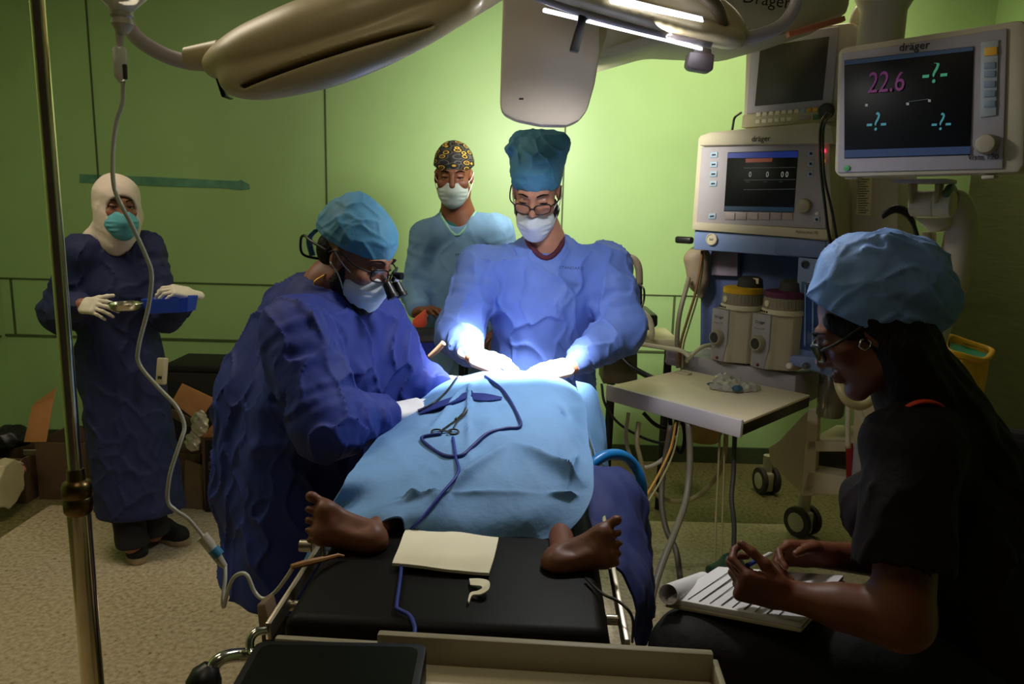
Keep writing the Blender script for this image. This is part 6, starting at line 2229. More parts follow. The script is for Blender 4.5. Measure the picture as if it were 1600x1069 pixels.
# papers on the lap, with the first sheets rolled up
pz = [P(1043, 940, 1.385), P(1252, 972, 1.30), P(1318, 905, 1.50), P(1120, 912, 1.56)]
pc = sum((Vector(q) for q in pz), Vector()) / 4
pz = [Vector((q.x, q.y, pc.z + 0.014 + (q.z - pc.z) * 0.35)) for q in pz]
nt_ = thing('notepad', 'white lined papers with rolled up sheets on the lap of the seated person', 'notepad', pc)
mk('page_block', B().hull3(pz, (0, 0, -0.012), 0.002), mat('paper_white', (238, 234, 236), rough=0.7, var=0.02), nt_)
mk('cover', B().hull3([p + (p - pc) * 0.02 + Vector((0, 0, -0.012)) for p in pz], (0, 0, -0.008), 0.002), mat('card_cream', (196, 186, 160), rough=0.7), nt_)
for i in range(9):
    t = 0.14 + i * 0.085
    a_, c_ = pz[0].lerp(pz[1], t), pz[3].lerp(pz[2], t)
    d_ = (c_ - a_)
    a_, c_ = a_ + d_ * 0.04, a_ + d_ * (0.95 - (i * 37 % 30) / 100)
    w_ = (pz[1] - pz[0]).normalized() * (0.0028 if i % 2 else 0.0016)
    mk('printed_line', B().hull3([a_ + Vector((0, 0, 0.0002)), a_ + w_ + Vector((0, 0, 0.0002)), c_ + w_ + Vector((0, 0, 0.0002)), c_ + Vector((0, 0, 0.0002))], (0, 0, 0.0008)), M_ink, nt_)
ra, rb_ = P(1044, 929, 1.375), P(1099, 908, 1.55)
b = B()
axd = (rb_ - ra)
L_ = axd.length
b.lathe([(0.0185, 0), (0.0195, 0.0), (0.0195, L_), (0.0185, L_), (0.0180, L_ * 0.5), (0.0185, 0.0)], ra, axd, n=28, caps=False)
mk('rolled_sheets', b, mat('paper_white', (238, 234, 236)), nt_)
pn = B()
pa, pb2 = P(1168, 884, 1.37), P(1206, 864, 1.44)
pn.tube([pa, pa.lerp(pb2, 0.45)], 0.0052, n=12)
pen = mk('pen', pn, mat('pen_blue', (34, 58, 150), rough=0.35), label='blue and white pen held between both hands of the seated person', cat='pen')
mk('barrel', B().tube([pa.lerp(pb2, 0.45), pa.lerp(pb2, 0.9), pb2], [0.0042, 0.0042, 0.0015], n=12), mat('white_tip', (240, 236, 228)), pen)
# ================================================================ operating lamp heads and ceiling arms
M_lampb = mat('lamp_shell_beige', (196, 180, 140), rough=0.38, var=0.03)
M_lampg = mat('lamp_shell_grey', (190, 176, 158), rough=0.42, var=0.03)
M_tubeg = mat('lamp_arm_grey', (186, 176, 182), rough=0.35, var=0.03)
M_led = mat('lamp_led', (255, 255, 255), rough=0.3, var=0, emit=(235, 240, 255), estr=4.0)
LPY = 1.75
lt = thing('surgical_light', 'beige petal-shaped operating lamp head hanging top left', 'surgical light', P(500, 60, LPY))
A_, B2_ = P(362, 108, LPY), P(775, -38, LPY + 0.10)
lo, hi = bounds([A_, B2_], 0.26)
S_ = S(lo, hi, 0.0045)
S_.path([P(338, 102, LPY), P(400, 86, LPY), P(480, 64, LPY + 0.02), P(580, 33, LPY + 0.04), P(690, -6, LPY + 0.07), P(800, -46, LPY + 0.1)], [0.024, 0.054, 0.072, 0.078, 0.066, 0.036], 0.02, flat=(0.0, 1.0, 0.15), ratio=1.8)
S_.path([P(362, 128, LPY - 0.06), P(420, 124, LPY - 0.08), P(500, 107, LPY - 0.09), P(580, 79, LPY - 0.08), P(660, 44, LPY - 0.05), P(740, 4, LPY)], [0.020, 0.026, 0.028, 0.027, 0.023, 0.014], 0.03)
S_.cap(P(352, 122, LPY - 0.20), P(664, 16, LPY - 0.20), 0.0085, 0.0085, 0.004, flat=(0, 1, 0), ratio=16, op='sub')
sk('shell', S_, M_lampb, lt)
mk('neck_joint', B().cyl(P(292, 92, LPY), P(345, 88, LPY), 0.024, 0.034, n=24), M_lampb, lt)
mk('arm', B().tube(spline([P(297, 98, LPY), P(262, 88, LPY), P(225, 68, LPY), P(203, 45, LPY + 0.01), P(186, 8, LPY + 0.02), P(172, -60, LPY + 0.05)], 8), 0.0165, n=14), M_tubeg, lt, sharp=180)
mk('edge_clip', B().hull3([P(336, 122, LPY - 0.03), P(341, 122, LPY - 0.03), P(353, 150, LPY - 0.03), P(346, 152, LPY - 0.03)], (0, 0.05, 0), 0.002), M_black, lt)
mk('lens', B().hull3([P(470, 139, LPY + 0.02), P(560, 112, LPY + 0.02), P(690, 46, LPY + 0.04), P(690, 40, LPY + 0.05), P(560, 104, LPY + 0.04), P(470, 132, LPY + 0.04)], (0, 0.06, 0.0), 0.003), mat('lens_grey', (190, 190, 205), rough=0.15), lt)

CPY = 2.35
ct = thing('surgical_light', 'flat grey-beige lamp head panel hanging upright above the standing surgeon', 'surgical light', P(862, 100, CPY))
pl_ = [(788, -70), (783, 90), (781, 166), (786, 178), (806, 188), (845, 196), (886, 197), (906, 188), (918, 172), (930, 130), (938, 80), (940, -70)]
mk('panel', B().hull3([P(x, y, CPY) for x, y in pl_], (0, 0.07, 0), 0.014), M_lampg, ct)
mk('back_shell', B().hull3([P(x, y, CPY + 0.07) for x, y in ((800, -60), (796, 150), (850, 178), (900, 172), (928, 120), (950, 50), (950, -60))], (0, 0.045, 0), 0.012), M_lampb, ct)
mk('badge', B().hull3([P(811, 153, CPY - 0.001), P(818, 153, CPY - 0.001), P(818, 156, CPY - 0.001), P(811, 156, CPY - 0.001)], (0, 0.002, 0)), M_ink, ct)

RPY = 2.05
rt = thing('surgical_light', 'edge-on lamp head with lit white underside and black handle at top centre', 'surgical light', P(1000, 30, RPY))
lo, hi = bounds([P(840, -40, RPY), P(1150, 60, RPY)], 0.2)
S_ = S(lo, hi, 0.0045)
S_.path([P(812, -30, RPY), P(900, -4, RPY), P(1010, 28, RPY), P(1100, 50, RPY), P(1145, 60, RPY)], [0.028, 0.032, 0.032, 0.028, 0.024], 0.01, flat=(0, 1, 0.2), ratio=3.0)
S_.path([P(880, -66, RPY + 0.06), P(1010, -20, RPY + 0.05), P(1110, 20, RPY + 0.02), P(1148, 50, RPY)], [0.046, 0.046, 0.034, 0.022], 0.02, flat=(0, 1, 0.2), ratio=1.8)
sk('shell', S_, M_lampb, rt)
led = B()
led.hull3([P(850, 12, RPY - 0.03), P(1096, 74, RPY - 0.03), P(1098, 74, RPY + 0.05), P(848, 14, RPY + 0.05)], (0, 0, -0.008), 0.002)
mk('led_lens', led, M_led, rt, label='glowing white lamp lens')
mk('rim', B().tube(spline([P(836, -6, RPY - 0.05), P(920, 22, RPY - 0.055), P(1020, 48, RPY - 0.055), P(1112, 68, RPY - 0.05)], 6), 0.011, n=10), M_tubeg, rt, sharp=180)
mk('inner_lens', B().hull3([P(950, -10, RPY - 0.12), P(1098, 26, RPY - 0.12), P(1100, 34, RPY - 0.11), P(954, 4, RPY - 0.11)], (0, 0.01, 0), 0.002), M_led, rt, label='glowing slot on the lamp shell')
mk('bracket', B().tube(spline([P(1070, -30, RPY - 0.1), P(1100, -8, RPY - 0.1), P(1120, 12, RPY - 0.09), P(1131, 38, RPY - 0.06)], 6), [0.02, 0.018, 0.016, 0.012], n=10), mat('lamp_dark_bracket', (120, 104, 78), rough=0.5), rt, sharp=180)
mk('handle', B().hull3([P(902, 12, RPY - 0.06), P(929, 18, RPY - 0.06), P(926, 27, RPY - 0.06), P(917, 28, RPY - 0.06), P(905, 81, RPY - 0.05), P(890, 78, RPY - 0.05), P(904, 26, RPY - 0.06)], (0, 0.03, 0), 0.005), M_black, rt, label='black sterile handle')
mk('neck_joint', B().cyl(P(1128, 53, RPY), P(1160, 58, RPY), 0.030, 0.027, n=24).cyl(P(1160, 58, RPY), P(1166, 58, RPY), 0.024, n=24), M_lampb, rt)
mk('arm', B().tube(spline([P(1160, 60, RPY), P(1190, 54, RPY), P(1220, 40, RPY), P(1240, 16, RPY), P(1247, -12, RPY), P(1250, -70, RPY + 0.02)], 8), 0.0165, n=14), M_tubeg, rt, sharp=180)
mk('sensor_box', B().hull3([P(1078, 80, RPY + 0.06), P(1117, 84, RPY + 0.06), P(1115, 109, RPY + 0.06), P(1109, 112, RPY + 0.06), P(1079, 107, RPY + 0.06), P(1074, 101, RPY + 0.06)], (0, 0.05, 0), 0.006)
   .hull3([P(1084, 72, RPY + 0.07), P(1112, 76, RPY + 0.07), P(1112, 86, RPY + 0.07), P(1084, 83, RPY + 0.07)], (0, 0.03, 0), 0.003), mat('lamp_box_taupe', (112, 100, 100), rough=0.5), rt)

# ceiling supply boom with its lettering and column
bt_ = thing('ceiling_boom', 'cream ceiling boom arm with black lettering above the machine', 'boom', P(1250, -20, 3.0))
BY = 2.75
mk('arm_housing', B().hull3([P(930, 95, BY + 0.02), P(1030, 66, BY), P(1160, 72, BY), P(1240, 50, BY), P(1330, 20, BY + 0.05), P(1340, -90, BY + 0.05), P(925, -110, BY)], (0, 0.34, 0), 0.03), M_cream, bt_)
text('logo', 'Dräger', P(1198, 0, BY - 0.001), (1, 0, -0.10), (0, 0, 1), 0.040, M_ink, bt_)
cx_ = P(1378, 40, 3.0)
mk('column', B().lathe([(0.075, -0.20), (0.080, -0.19), (0.080, 0.05), (0.105, 0.10), (0.112, 0.16), (0.112, 0.9)], cx_, (0, 0, 1), n=32), M_cream, bt_)
mk('accent_strip', B().hull3([P(1232, 49, BY - 0.02), P(1320, 24, BY), P(1322, 32, BY), P(1234, 57, BY - 0.02)], (0, 0.03, 0), 0.002), mat('orange_strip', (190, 108, 78), rough=0.5), bt_)
mk('drop_tube', B().cyl(Vector((cx_.x, cx_.y, CEIL - 0.02)), Vector((cx_.x, cx_.y, cx_.z + 0.8)), 0.06), M_cream, bt_)

# ================================================================ infusion stand and drip
M_pole = mat('aged_chrome', (222, 210, 178), rough=0.17, metal=1.0, var=0.12, scale=10)
IY = 1.50
pt_top, pt_bot = P(70, 0, IY), P(113, 758, IY)
px_, pyy = P(113, 760, IY).x, IY
px_ = (P(70, 60, IY).x + P(112, 740, IY).x) / 2
iv = thing('infusion_stand', 'aged chrome infusion stand rising along the left edge of the picture', 'infusion stand', (px_, IY, 0))
zc = P(113, 765, IY).z
mk('inner_pole', B().cyl((px_, IY, zc), (px_, IY, 2.45), 0.0135, n=24), M_pole, iv)
mk('outer_pole', B().cyl((px_, IY, 0.06), (px_, IY, zc - 0.02), 0.0225, n=24), M_pole, iv)
mk('locking_collar', B().lathe([(0.016, 0.045), (0.018, 0.022), (0.026, 0.016), (0.029, 0.008), (0.029, -0.012), (0.027, -0.015), (0.029, -0.018), (0.028, -0.045), (0.024, -0.052)], (px_, IY, zc), n=28), mat('tarnished_brass', (120, 98, 62), rough=0.3, metal=1.0, var=0.15), iv)
b = B()
for k in range(5):
    a = 2 * math.pi * k / 5
    b.tube([(px_, IY, 0.10), (px_ + 0.12 * math.cos(a), IY + 0.12 * math.sin(a), 0.085), (px_ + 0.26 * math.cos(a), IY + 0.26 * math.sin(a), 0.055)], 0.014, n=8)
    b.ball((px_ + 0.26 * math.cos(a), IY + 0.26 * math.sin(a), 0.026), 0.026, sc=(1, 1, 1), n=10)
mk('base', b, M_pole, iv)
b = B()
hx = P(184, -60, IY)
b.tube(spline([(px_, IY, 2.44), ((px_ + hx.x) / 2, IY, 2.46), (hx.x, IY, 2.44), (hx.x + 0.02, IY, 2.40), (hx.x, IY, 2.375)], 6), 0.005, n=8)
mk('hook', b, M_pole, iv)
M_clear = mat('clear_plastic', (236, 234, 222), rough=0.12, trans=0.30, var=0)
M_tubec = mat('clear_tubing', (214, 214, 198), rough=0.2, trans=0.15, var=0)
dx = thing('drip_set', 'clear infusion bottle with drip chamber and tubing hanging beside the infusion stand', 'drip', Vector((hx.x, IY, 1.9)))
bb = P(190, 20, IY)
up_ = (0, 0, 1)
mk('bottle', B().lathe([(0.014, -0.012), (0.018, -0.004), (0.022, 0.006), (0.048, 0.030), (0.052, 0.045), (0.052, 0.22), (0.045, 0.25), (0.01, 0.262), (0.008, 0.275), (0.0, 0.276)], (bb.x, IY, bb.z), n=28), M_clear, dx)
mk('cap', B().lathe([(0.020, 0.0), (0.021, -0.006), (0.018, -0.010), (0.020, -0.020), (0.014, -0.030), (0.010, -0.036), (0.0, -0.037)], (bb.x, IY, bb.z), n=20), mat('milky_plastic', (214, 206, 184), rough=0.35, trans=0.2), dx)
sp0, sp1 = P(188, 55, IY), P(189, 78, IY)
mk('spike', B().tube([P(188, 45, IY), P(187, 60, IY), P(187, 76, IY)], [0.009, 0.007, 0.005], n=12), mat('milky_plastic', (214, 206, 184)), dx)
mk('drip_chamber', B().tube([P(187, 74, IY), P(187, 78, IY), P(189, 120, IY), P(191, 128, IY)], [0.010, 0.0125, 0.0115, 0.006], n=18), M_clear, dx)
mk('regulator', B().hull3([P(190, 100, IY - 0.02), P(197, 100, IY - 0.02), P(198, 124, IY - 0.02), P(192, 124, IY - 0.02)], (0, 0.006, 0), 0.002), mat('dark_clip', (60, 64, 52), rough=0.5), dx)
tp = [P(192, 128, IY), P(191, 160, IY), P(182, 190, IY), P(176, 240, IY), P(178, 290, IY), P(190, 322, IY), P(205, 350, IY + 0.02), P(228, 400, IY + 0.04), P(237, 430, IY + 0.05), P(232, 480, IY + 0.06),
      P(217, 540, IY + 0.05), P(218, 570, IY + 0.05), P(246, 604, IY + 0.04), P(275, 635, IY + 0.03), P(288, 665, IY + 0.02), P(282, 690, IY), P(266, 740, IY - 0.02), P(262, 782, IY - 0.02), P(275, 798, IY - 0.02), P(295, 812, IY), P(320, 842, IY + 0.02)]
mk('tubing', B().tube(spline(tp, 6), 0.0042, n=10), M_tubec, dx, sharp=180)
mk('injection_port', B().tube([P(316, 838, IY + 0.02), P(326, 850, IY + 0.02), P(345, 878, IY + 0.02), P(352, 886, IY + 0.02)], [0.013, 0.0125, 0.009, 0.006], n=14), mat('milky_plastic', (214, 206, 184)), dx)
mk('blue_valve', B().tube([P(333, 858, IY + 0.015), P(342, 868, IY + 0.015)], 0.0125, n=14), mat('blue_valve', (60, 130, 170), rough=0.4), dx, label='blue valve on the injection port')
tp = [P(352, 884, IY + 0.02), P(352, 905, IY), P(348, 935, IY - 0.02), P(350, 948, IY - 0.02), P(357, 920, IY - 0.04), P(368, 900, IY - 0.06), P(385, 898, IY - 0.08), P(398, 925, IY - 0.09), P(412, 936, IY - 0.10), P(430, 925, IY - 0.10), P(448, 902, IY - 0.12), P(458, 886, IY - 0.14)]
mk('tubing', B().tube(spline(tp, 6), 0.0040, n=10), M_tubec, dx, sharp=180)

# ================================================================ behind the nurse: boxes, bags
M_card = mat('cardboard', (176, 118, 68), rough=0.8, var=0.1, scale=10)
M_cardd = mat('brown_carton', (98, 76, 54), rough=0.8, var=0.1, scale=8)


def box_open(name, x0, x1, y0_, y1, z1, m, label, flaps=()):
    t = thing(name, label, 'box', ((x0 + x1) / 2, (y0_ + y1) / 2, 0))
    th = 0.008
    b_ = B()
    b_.box(((x0 + x1) / 2, y0_ + th / 2, z1 / 2), (x1 - x0, th, z1))
    b_.box(((x0 + x1) / 2, y1 - th / 2, z1 / 2), (x1 - x0, th, z1))
    b_.box((x0 + th / 2, (y0_ + y1) / 2, z1 / 2), (th, y1 - y0_ - 2 * th, z1))
    b_.box((x1 - th / 2, (y0_ + y1) / 2, z1 / 2), (th, y1 - y0_ - 2 * th, z1))
    b_.box(((x0 + x1) / 2, (y0_ + y1) / 2, th / 2 + 0.001), (x1 - x0 - 2 * th, y1 - y0_ - 2 * th, th))
    mk('body', b_, m, t)
    for (pts, mm) in flaps:
        mk('flap', B().hull3(pts, (0, 0.006, 0.003), 0.001), mm, t)
    return t


def at(px, py, Y):
    return P(px, py, Y)


# carton at the left with one raised flap
xa, xb = P(58, 740, 3.66).x, P(135, 740, 3.66).x
zt_ = P(60, 692, 3.66).z
ca = box_open('cardboard_box', xa, xb, 3.66, 3.96, zt_, M_cardd, 'cardboard box with a raised orange-brown flap, left of the nurse by the wall',
              [([P(37, 691, 3.66), P(72, 691, 3.66), P(84, 622, 3.80), P(50, 634, 3.76)], M_card), ([P(50, 634, 3.76), P(84, 622, 3.80), P(88, 606, 3.86), P(60, 626, 3.84)], M_card)])
# open carton further left and the bag spilling out in front
xa2, xb2 = P(-20, 740, 3.62).x, P(42, 740, 3.62).x
cb = box_open('cardboard_box', max(xa2, WXL + 0.03), xb2, 3.60, 3.92, P(30, 715, 3.62).z, M_cardd, 'low open cardboard box full of waste in the left corner of the room',
              [([P(36, 712, 3.60), P(56, 712, 3.60), P(56, 704, 3.55), P(36, 704, 3.55)], mat('grey_paper', (120, 116, 104), rough=0.7))])
S_ = S(np.array((WXL + 0.03, 3.30, 0.0)), np.array((-2.35, 3.66, 0.5)), 0.008)
S_.ell(P(8, 752, 3.45), (0.115, 0.10, 0.105), None, 0.03)
S_.ell(P(24, 770, 3.42), (0.10, 0.09, 0.075), None, 0.03)
S_.wrinkle(0.016, [(40, 20, 30), (-30, 40, 25), (30, -30, 50), (55, 35, -40)], 31)
S_.cut((0, 0, 0.004), (0, 0, -1))
sk('plastic_bag', S_, mat('crumpled_white_plastic', (206, 192, 158), rough=0.35, var=0.08, trans=0.1), label='crumpled white plastic rubbish bag on the floor in the left corner', cat='bag')
S_ = S(np.array((WXL + 0.02, 3.58, 0.25)), np.array((-2.4, 4.0, 0.72)), 0.008)
S_.ell(P(10, 690, 3.74), (0.11, 0.09, 0.075), None, 0.03)
S_.ell(P(24, 682, 3.76), (0.07, 0.07, 0.055), None, 0.03)
S_.wrinkle(0.014, [(40, 20, 30), (-30, 40, 25), (30, -30, 50)], 33)
sk('plastic_bag', S_, mat('black_bag_film', (16, 15, 15), rough=0.4), label='black plastic bag lying on top of the low open box', cat='bag')
for (x, y, c, nm, lb) in ((22, 726, (214, 196, 170), 0.028, 'crumpled pale paper on the waste box in the left corner, left scrap'), (33, 733, (190, 120, 104), 0.02, 'small reddish scrap on the waste box in the left corner, right scrap')):
    S_ = S(np.array(P(x, y, 3.57)) - 0.06, np.array(P(x, y, 3.57)) + 0.06, 0.005)
    S_.ell(P(x, y, 3.57), (nm * 1.2, nm, nm * 0.7), None, 0.01)
    S_.wrinkle(0.012, [(90, 40, 60), (-60, 90, 50)], int(nm * 1000))
    sk('paper_scrap', S_, mat('scrap_%d' % c[1], c, rough=0.7), label=lb, cat='waste')
# long black crate against the wall
xa, xb = P(262, 640, 4.05).x, P(430, 640, 4.05).x
zb = P(330, 571, 4.05).z
bc = thing('black_crate', 'large matt black trunk standing against the green wall behind the nurse', 'trunk', ((xa + xb) / 2, 4.2, 0))
mk('body', B().box(((xa + xb) / 2, 4.2, zb / 2 - 0.02), (xb - xa, 0.3, zb - 0.04), bev=0.012), mat('matt_black', (16, 14, 12), rough=0.7, var=0.1), bc)
mk('lid', B().box(((xa + xb) / 2, 4.2, zb - 0.02), (xb - xa + 0.01, 0.31, 0.04), bev=0.008), mat('matt_black', (16, 14, 12)), bc)
# open carton in front of it
xa, xb = P(262, 760, 3.62).x, P(315, 760, 3.62).x
cz = P(290, 668, 3.62).z
cc = box_open('cardboard_box', xa, xb, 3.62, 3.90, P(290, 710, 3.62).z, M_cardd, 'narrow brown carton with a wide open flap, right behind the nurse',
              [([P(268, 628, 3.66), P(284, 600, 3.72), P(335, 624, 3.68), P(318, 650, 3.64), P(300, 652, 3.62)], M_card), ([P(268, 640, 3.63), P(300, 655, 3.62), P(296, 668, 3.62), P(268, 652, 3.63)], M_cardd)])
mk('side_panel', B().hull3([P(287, 812, 3.60), P(289, 720, 3.60), P(316, 728, 3.58), P(318, 808, 3.58)], (0, 0.012, 0)), mat('corrugated_brown', (120, 96, 72), rough=0.8, var=0.1), cc)
xa, xb = P(318, 760, 3.56).x, P(420, 760, 3.56).x
zz = P(340, 680, 3.56).z
cd = box_open('cardboard_box', xa, xb, 3.56, 3.86, zz, M_cardd, 'dark carton with vertical lettering between the nurse and the bending surgeon',
              [([P(318, 680, 3.56), P(360, 632, 3.64), P(366, 634, 3.64), P(326, 684, 3.56)], M_card), ([P(316, 679, 3.555), P(380, 679, 3.555), P(380, 683, 3.555), P(316, 684, 3.555)], M_card)])
mk('dark_band', B().hull3([P(321, 800, 3.556), P(321, 688, 3.556), P(344, 689, 3.556), P(344, 802, 3.556)], (0, 0.003, 0)), mat('black_print', (30, 26, 24), rough=0.8), cd)
text('lettering', 'CENLEB', P(332, 745, 3.554), (0, 0, 1), (-1, 0, 0), 0.030, mat('grey_print', (112, 104, 96), rough=0.8, var=0), cd, wide=1.05)
for (x, y, Y, r, sd, lb) in ((312, 662, 3.56, 0.042, 41, 'shiny crumpled foil packet on top of the brown carton'), (302, 690, 3.56, 0.036, 43, 'crumpled clear plastic wrapper below the foil packet at the carton')):
    S_ = S(np.array(P(x, y, Y)) - 0.09, np.array(P(x, y, Y)) + 0.09, 0.005)
    S_.ell(P(x, y, Y), (r, r * 0.7, r * 1.5), None, 0.01)
    S_.wrinkle(0.011, [(70, 40, 60), (-60, 70, 50), (50, -60, 70)], sd)
    sk('wrapper', S_, mat('foil', (206, 196, 168), rough=0.3, metal=0.3, var=0.1), label=lb, cat='wrapper')

# ================================================================ equipment between the surgeon and the machine
ey = 3.55
ec = thing('equipment_cart', 'dark equipment cart with an arched push handle behind the standing surgeon', 'cart', P(985, 560, ey) * 1.0)
ec.location.z = 0
ROOT[ec.name] = Matrix.Translation(ec.location)
mk('handle', B().tube(spline([P(950, 402, ey), P(975, 401, ey), P(991, 406, ey), P(998, 420, ey), P(999, 445, ey)], 6), 0.017, n=12), mat('grey_brown_foam', (92, 82, 66), rough=0.7), ec, sharp=180)
mk('upright', B().cyl(P(999, 440, ey), P(1000, 500, ey), 0.012).cyl(P(952, 402, ey), P(950, 520, ey), 0.012), M_black, ec)
mk('console', B().hull3([P(940, 522, ey - 0.1), P(940, 490, ey - 0.1), P(1028, 492, ey - 0.1), P(1028, 510, ey - 0.1), P(1010, 518, ey - 0.1)], (0.0, 0.3, 0), 0.01), M_black, ec)
mk('knob', B().lathe([(0.018, 0), (0.016, 0.016), (0, 0.017)], P(1001, 508, ey - 0.1), (0, -1, 0), n=18), M_rub, ec)
mk('shelf', B().hull3([P(930, 527, ey - 0.06), P(1062, 531, ey - 0.06), P(1062, 546, ey - 0.06), P(930, 538, ey - 0.06)], (0, 0.34, 0), 0.006), M_beige, ec)
mk('box', B().hull3([P(942, 600, ey + 0.05), P(944, 548, ey + 0.05), P(996, 552, ey + 0.05), P(996, 600, ey + 0.05)], (0, 0.2, 0), 0.006), mat('olive_box', (92, 82, 58), rough=0.6), ec)
q1 = P(985, 560, ey)
mk('leg', B().cyl(P(955, 600, ey + 0.1), Vector((P(955, 600, ey + 0.1).x, ey + 0.1, 0.0)), 0.02).cyl(P(1045, 540, ey + 0.2), Vector((P(1045, 540, ey + 0.2).x, ey + 0.2, 0.0)), 0.02), M_black, ec)
mk('bracket_block', B().hull3([P(1042, 570, ey - 0.12), P(1044, 545, ey - 0.12), P(1068, 548, ey - 0.12), P(1066, 574, ey - 0.12)], (0, 0.05, 0), 0.004), mat('mauve_post', (132, 120, 138)), ec)
# pale balloon-like bag hanging by the machine
S_ = S(np.array(P(1085, 425, 3.6)) - 0.2, np.array(P(1085, 425, 3.6)) + 0.2, 0.006)
S_.cap(P(1092, 400, 3.6), P(1090, 440, 3.6), 0.05, 0.045, 0.03)
S_.cap(P(1080, 405, 3.6), P(1085, 425, 3.6), 0.035, 0.03, 0.03)
S_.cap(P(1092, 440, 3.6), P(1096, 462, 3.6), 0.04, 0.015, 0.03)
sk('breathing_bag', S_, mat('taupe_rubber', (140, 124, 102), rough=0.6), label='limp taupe breathing bag hanging left of the vaporizers', cat='bag')

HM = {}


def hose(label, pts, r, m, name='hose', cat='hose', n=10):
    return mk(name, B().tube(spline(pts, 8), r, n=n), m, label=label, cat=cat, sharp=180)


M_wht = mat('white_hose', (206, 198, 170), rough=0.4, var=0.04)
M_gry = mat('grey_hose', (128, 120, 100), rough=0.45, var=0.05)
M_ylw = mat('yellowed_hose', (176, 162, 112), rough=0.4, trans=0.15, var=0.04)
hose('white hose looping from the cart console down to its shelf', [P(992, 484, 3.40), P(1004, 488, 3.38), P(1015, 500, 3.38), P(1019, 520, 3.38), P(1018, 528, 3.40)], 0.013, M_wht)
hose('white tube running from the cart shelf to the machine ledge', [P(985, 532, 3.40), P(1010, 539, 3.38), P(1040, 544, 3.38), P(1064, 548, 3.36), P(1078, 558, 3.34)], 0.010, M_wht)
hose('black thin cord hanging from the arched cart handle', [P(999, 445, 3.52), P(1006, 452, 3.5), P(1006, 470, 3.5), P(1000, 486, 3.48)], 0.005, M_black, 'cable', 'cable')
hose('thick black cable crossing under the cart shelf', [P(968, 555, 3.5), P(985, 572, 3.45), P(1005, 584, 3.42), P(1030, 596, 3.40), P(1060, 610, 3.45)], 0.013, M_black, 'cable', 'cable')
hose('thin black cable drooping from the cart to below the worktop', [P(940, 600, 3.3), P(945, 630, 3.25), P(965, 660, 3.2), P(1000, 682, 3.15), P(1030, 692, 3.1), P(1045, 690, 3.05)], 0.006, M_black, 'cable', 'cable')
hose('grey hose rising left of the breathing bag', [P(1060, 575, 3.42), P(1058, 530, 3.44), P(1062, 490, 3.46), P(1071, 455, 3.5), P(1076, 435, 3.55)], 0.011, M_gry)
hose('brown cord hanging beside the breathing bag down to the ledge', [P(1097, 392, 3.52), P(1094, 420, 3.5), P(1086, 460, 3.48), P(1074, 500, 3.46), P(1064, 535, 3.42), P(1060, 570, 3.4)], 0.006, mat('brown_cord', (110, 72, 36), rough=0.6), 'cable', 'cable')
hose('yellowish twisted wires hanging with the brown cord', [P(1099, 392, 3.53), P(1097, 425, 3.51), P(1090, 465, 3.49), P(1078, 505, 3.47), P(1068, 540, 3.43), P(1066, 575, 3.41)], 0.004, M_ylw, 'cable', 'cable')
hose('short white tube on the ledge left of the vaporizers', [P(1072, 566, 3.40), P(1084, 552, 3.42), P(1098, 542, 3.46), P(1110, 539, 3.5)], 0.009, M_wht)
hose('black looped cable hanging under the front of the worktop', [P(1046, 650, 2.95), P(1052, 690, 2.93), P(1063, 708, 2.92), P(1070, 690, 2.93), P(1068, 665, 2.95), P(1058, 655, 2.96), P(1054, 680, 2.95)], 0.009, M_black, 'cable', 'cable')
hose('black cable from the table side to the worktop underside', [P(1005, 645, 3.0), P(1022, 662, 2.98), P(1040, 670, 2.96), P(1062, 668, 2.95)], 0.008, M_black, 'cable', 'cable')
hose('pale hose sagging in a wide loop under the worktop', [P(1135, 670, 2.9), P(1132, 710, 2.9), P(1120, 745, 2.9), P(1090, 775, 2.9), P(1060, 784, 2.88), P(1030, 776, 2.86), P(1010, 752, 2.84), P(1000, 715, 2.84), P(995, 690, 2.86), P(998, 660, 2.9)], 0.0095, M_ylw)
hose('pale hose curving right of the blue hose towards the worktop', [P(982, 645, 3.0), P(978, 680, 2.98), P(985, 712, 2.95), P(1005, 730, 2.92), P(1030, 722, 2.90), P(1048, 700, 2.90), P(1052, 665, 2.92)], 0.008, M_wht)
hose('grey hose hanging straight and crossing another at the floor', [P(1076, 660, 2.75), P(1078, 720, 2.7), P(1072, 780, 2.62), P(1055, 830, 2.5), P(1035, 880, 2.4), P(1020, 930, 2.32), P(1018, 965, 2.28)], 0.012, M_gry)
hose('dark grey hose curving down and crossing behind the straight one', [P(1048, 665, 2.8), P(1036, 740, 2.78), P(1034, 790, 2.72), P(1042, 830, 2.66), P(1056, 860, 2.6), P(1063, 905, 2.52)], 0.011, mat('dark_grey_hose', (96, 88, 72), rough=0.5))
hose('thin clear tube hanging straight down from the worktop, left one', [P(1125, 672, 2.72), P(1122, 740, 2.68), P(1118, 830, 2.6), P(1116, 920, 2.52)], 0.004, M_ylw)
hose('thin clear tube hanging straight down from the worktop, right one', [P(1132, 672, 2.72), P(1131, 740, 2.68), P(1128, 830, 2.6), P(1126, 920, 2.52)], 0.0032, M_ylw)
hose('pair of amber and red wires slanting down beside the blue hose', [P(1056, 660, 2.8), P(1048, 700, 2.7), P(1030, 740, 2.5), P(1010, 775, 2.35), P(1002, 790, 2.3)], 0.0045, mat('amber_wire', (196, 140, 60), rough=0.5), 'cable', 'cable')
hose('pale wire slanting with the amber wires beside the blue hose', [P(1062, 660, 2.8), P(1053, 705, 2.7), P(1034, 748, 2.5), P(1014, 782, 2.35), P(1004, 796, 2.3)], 0.0035, M_ylw, 'cable', 'cable')
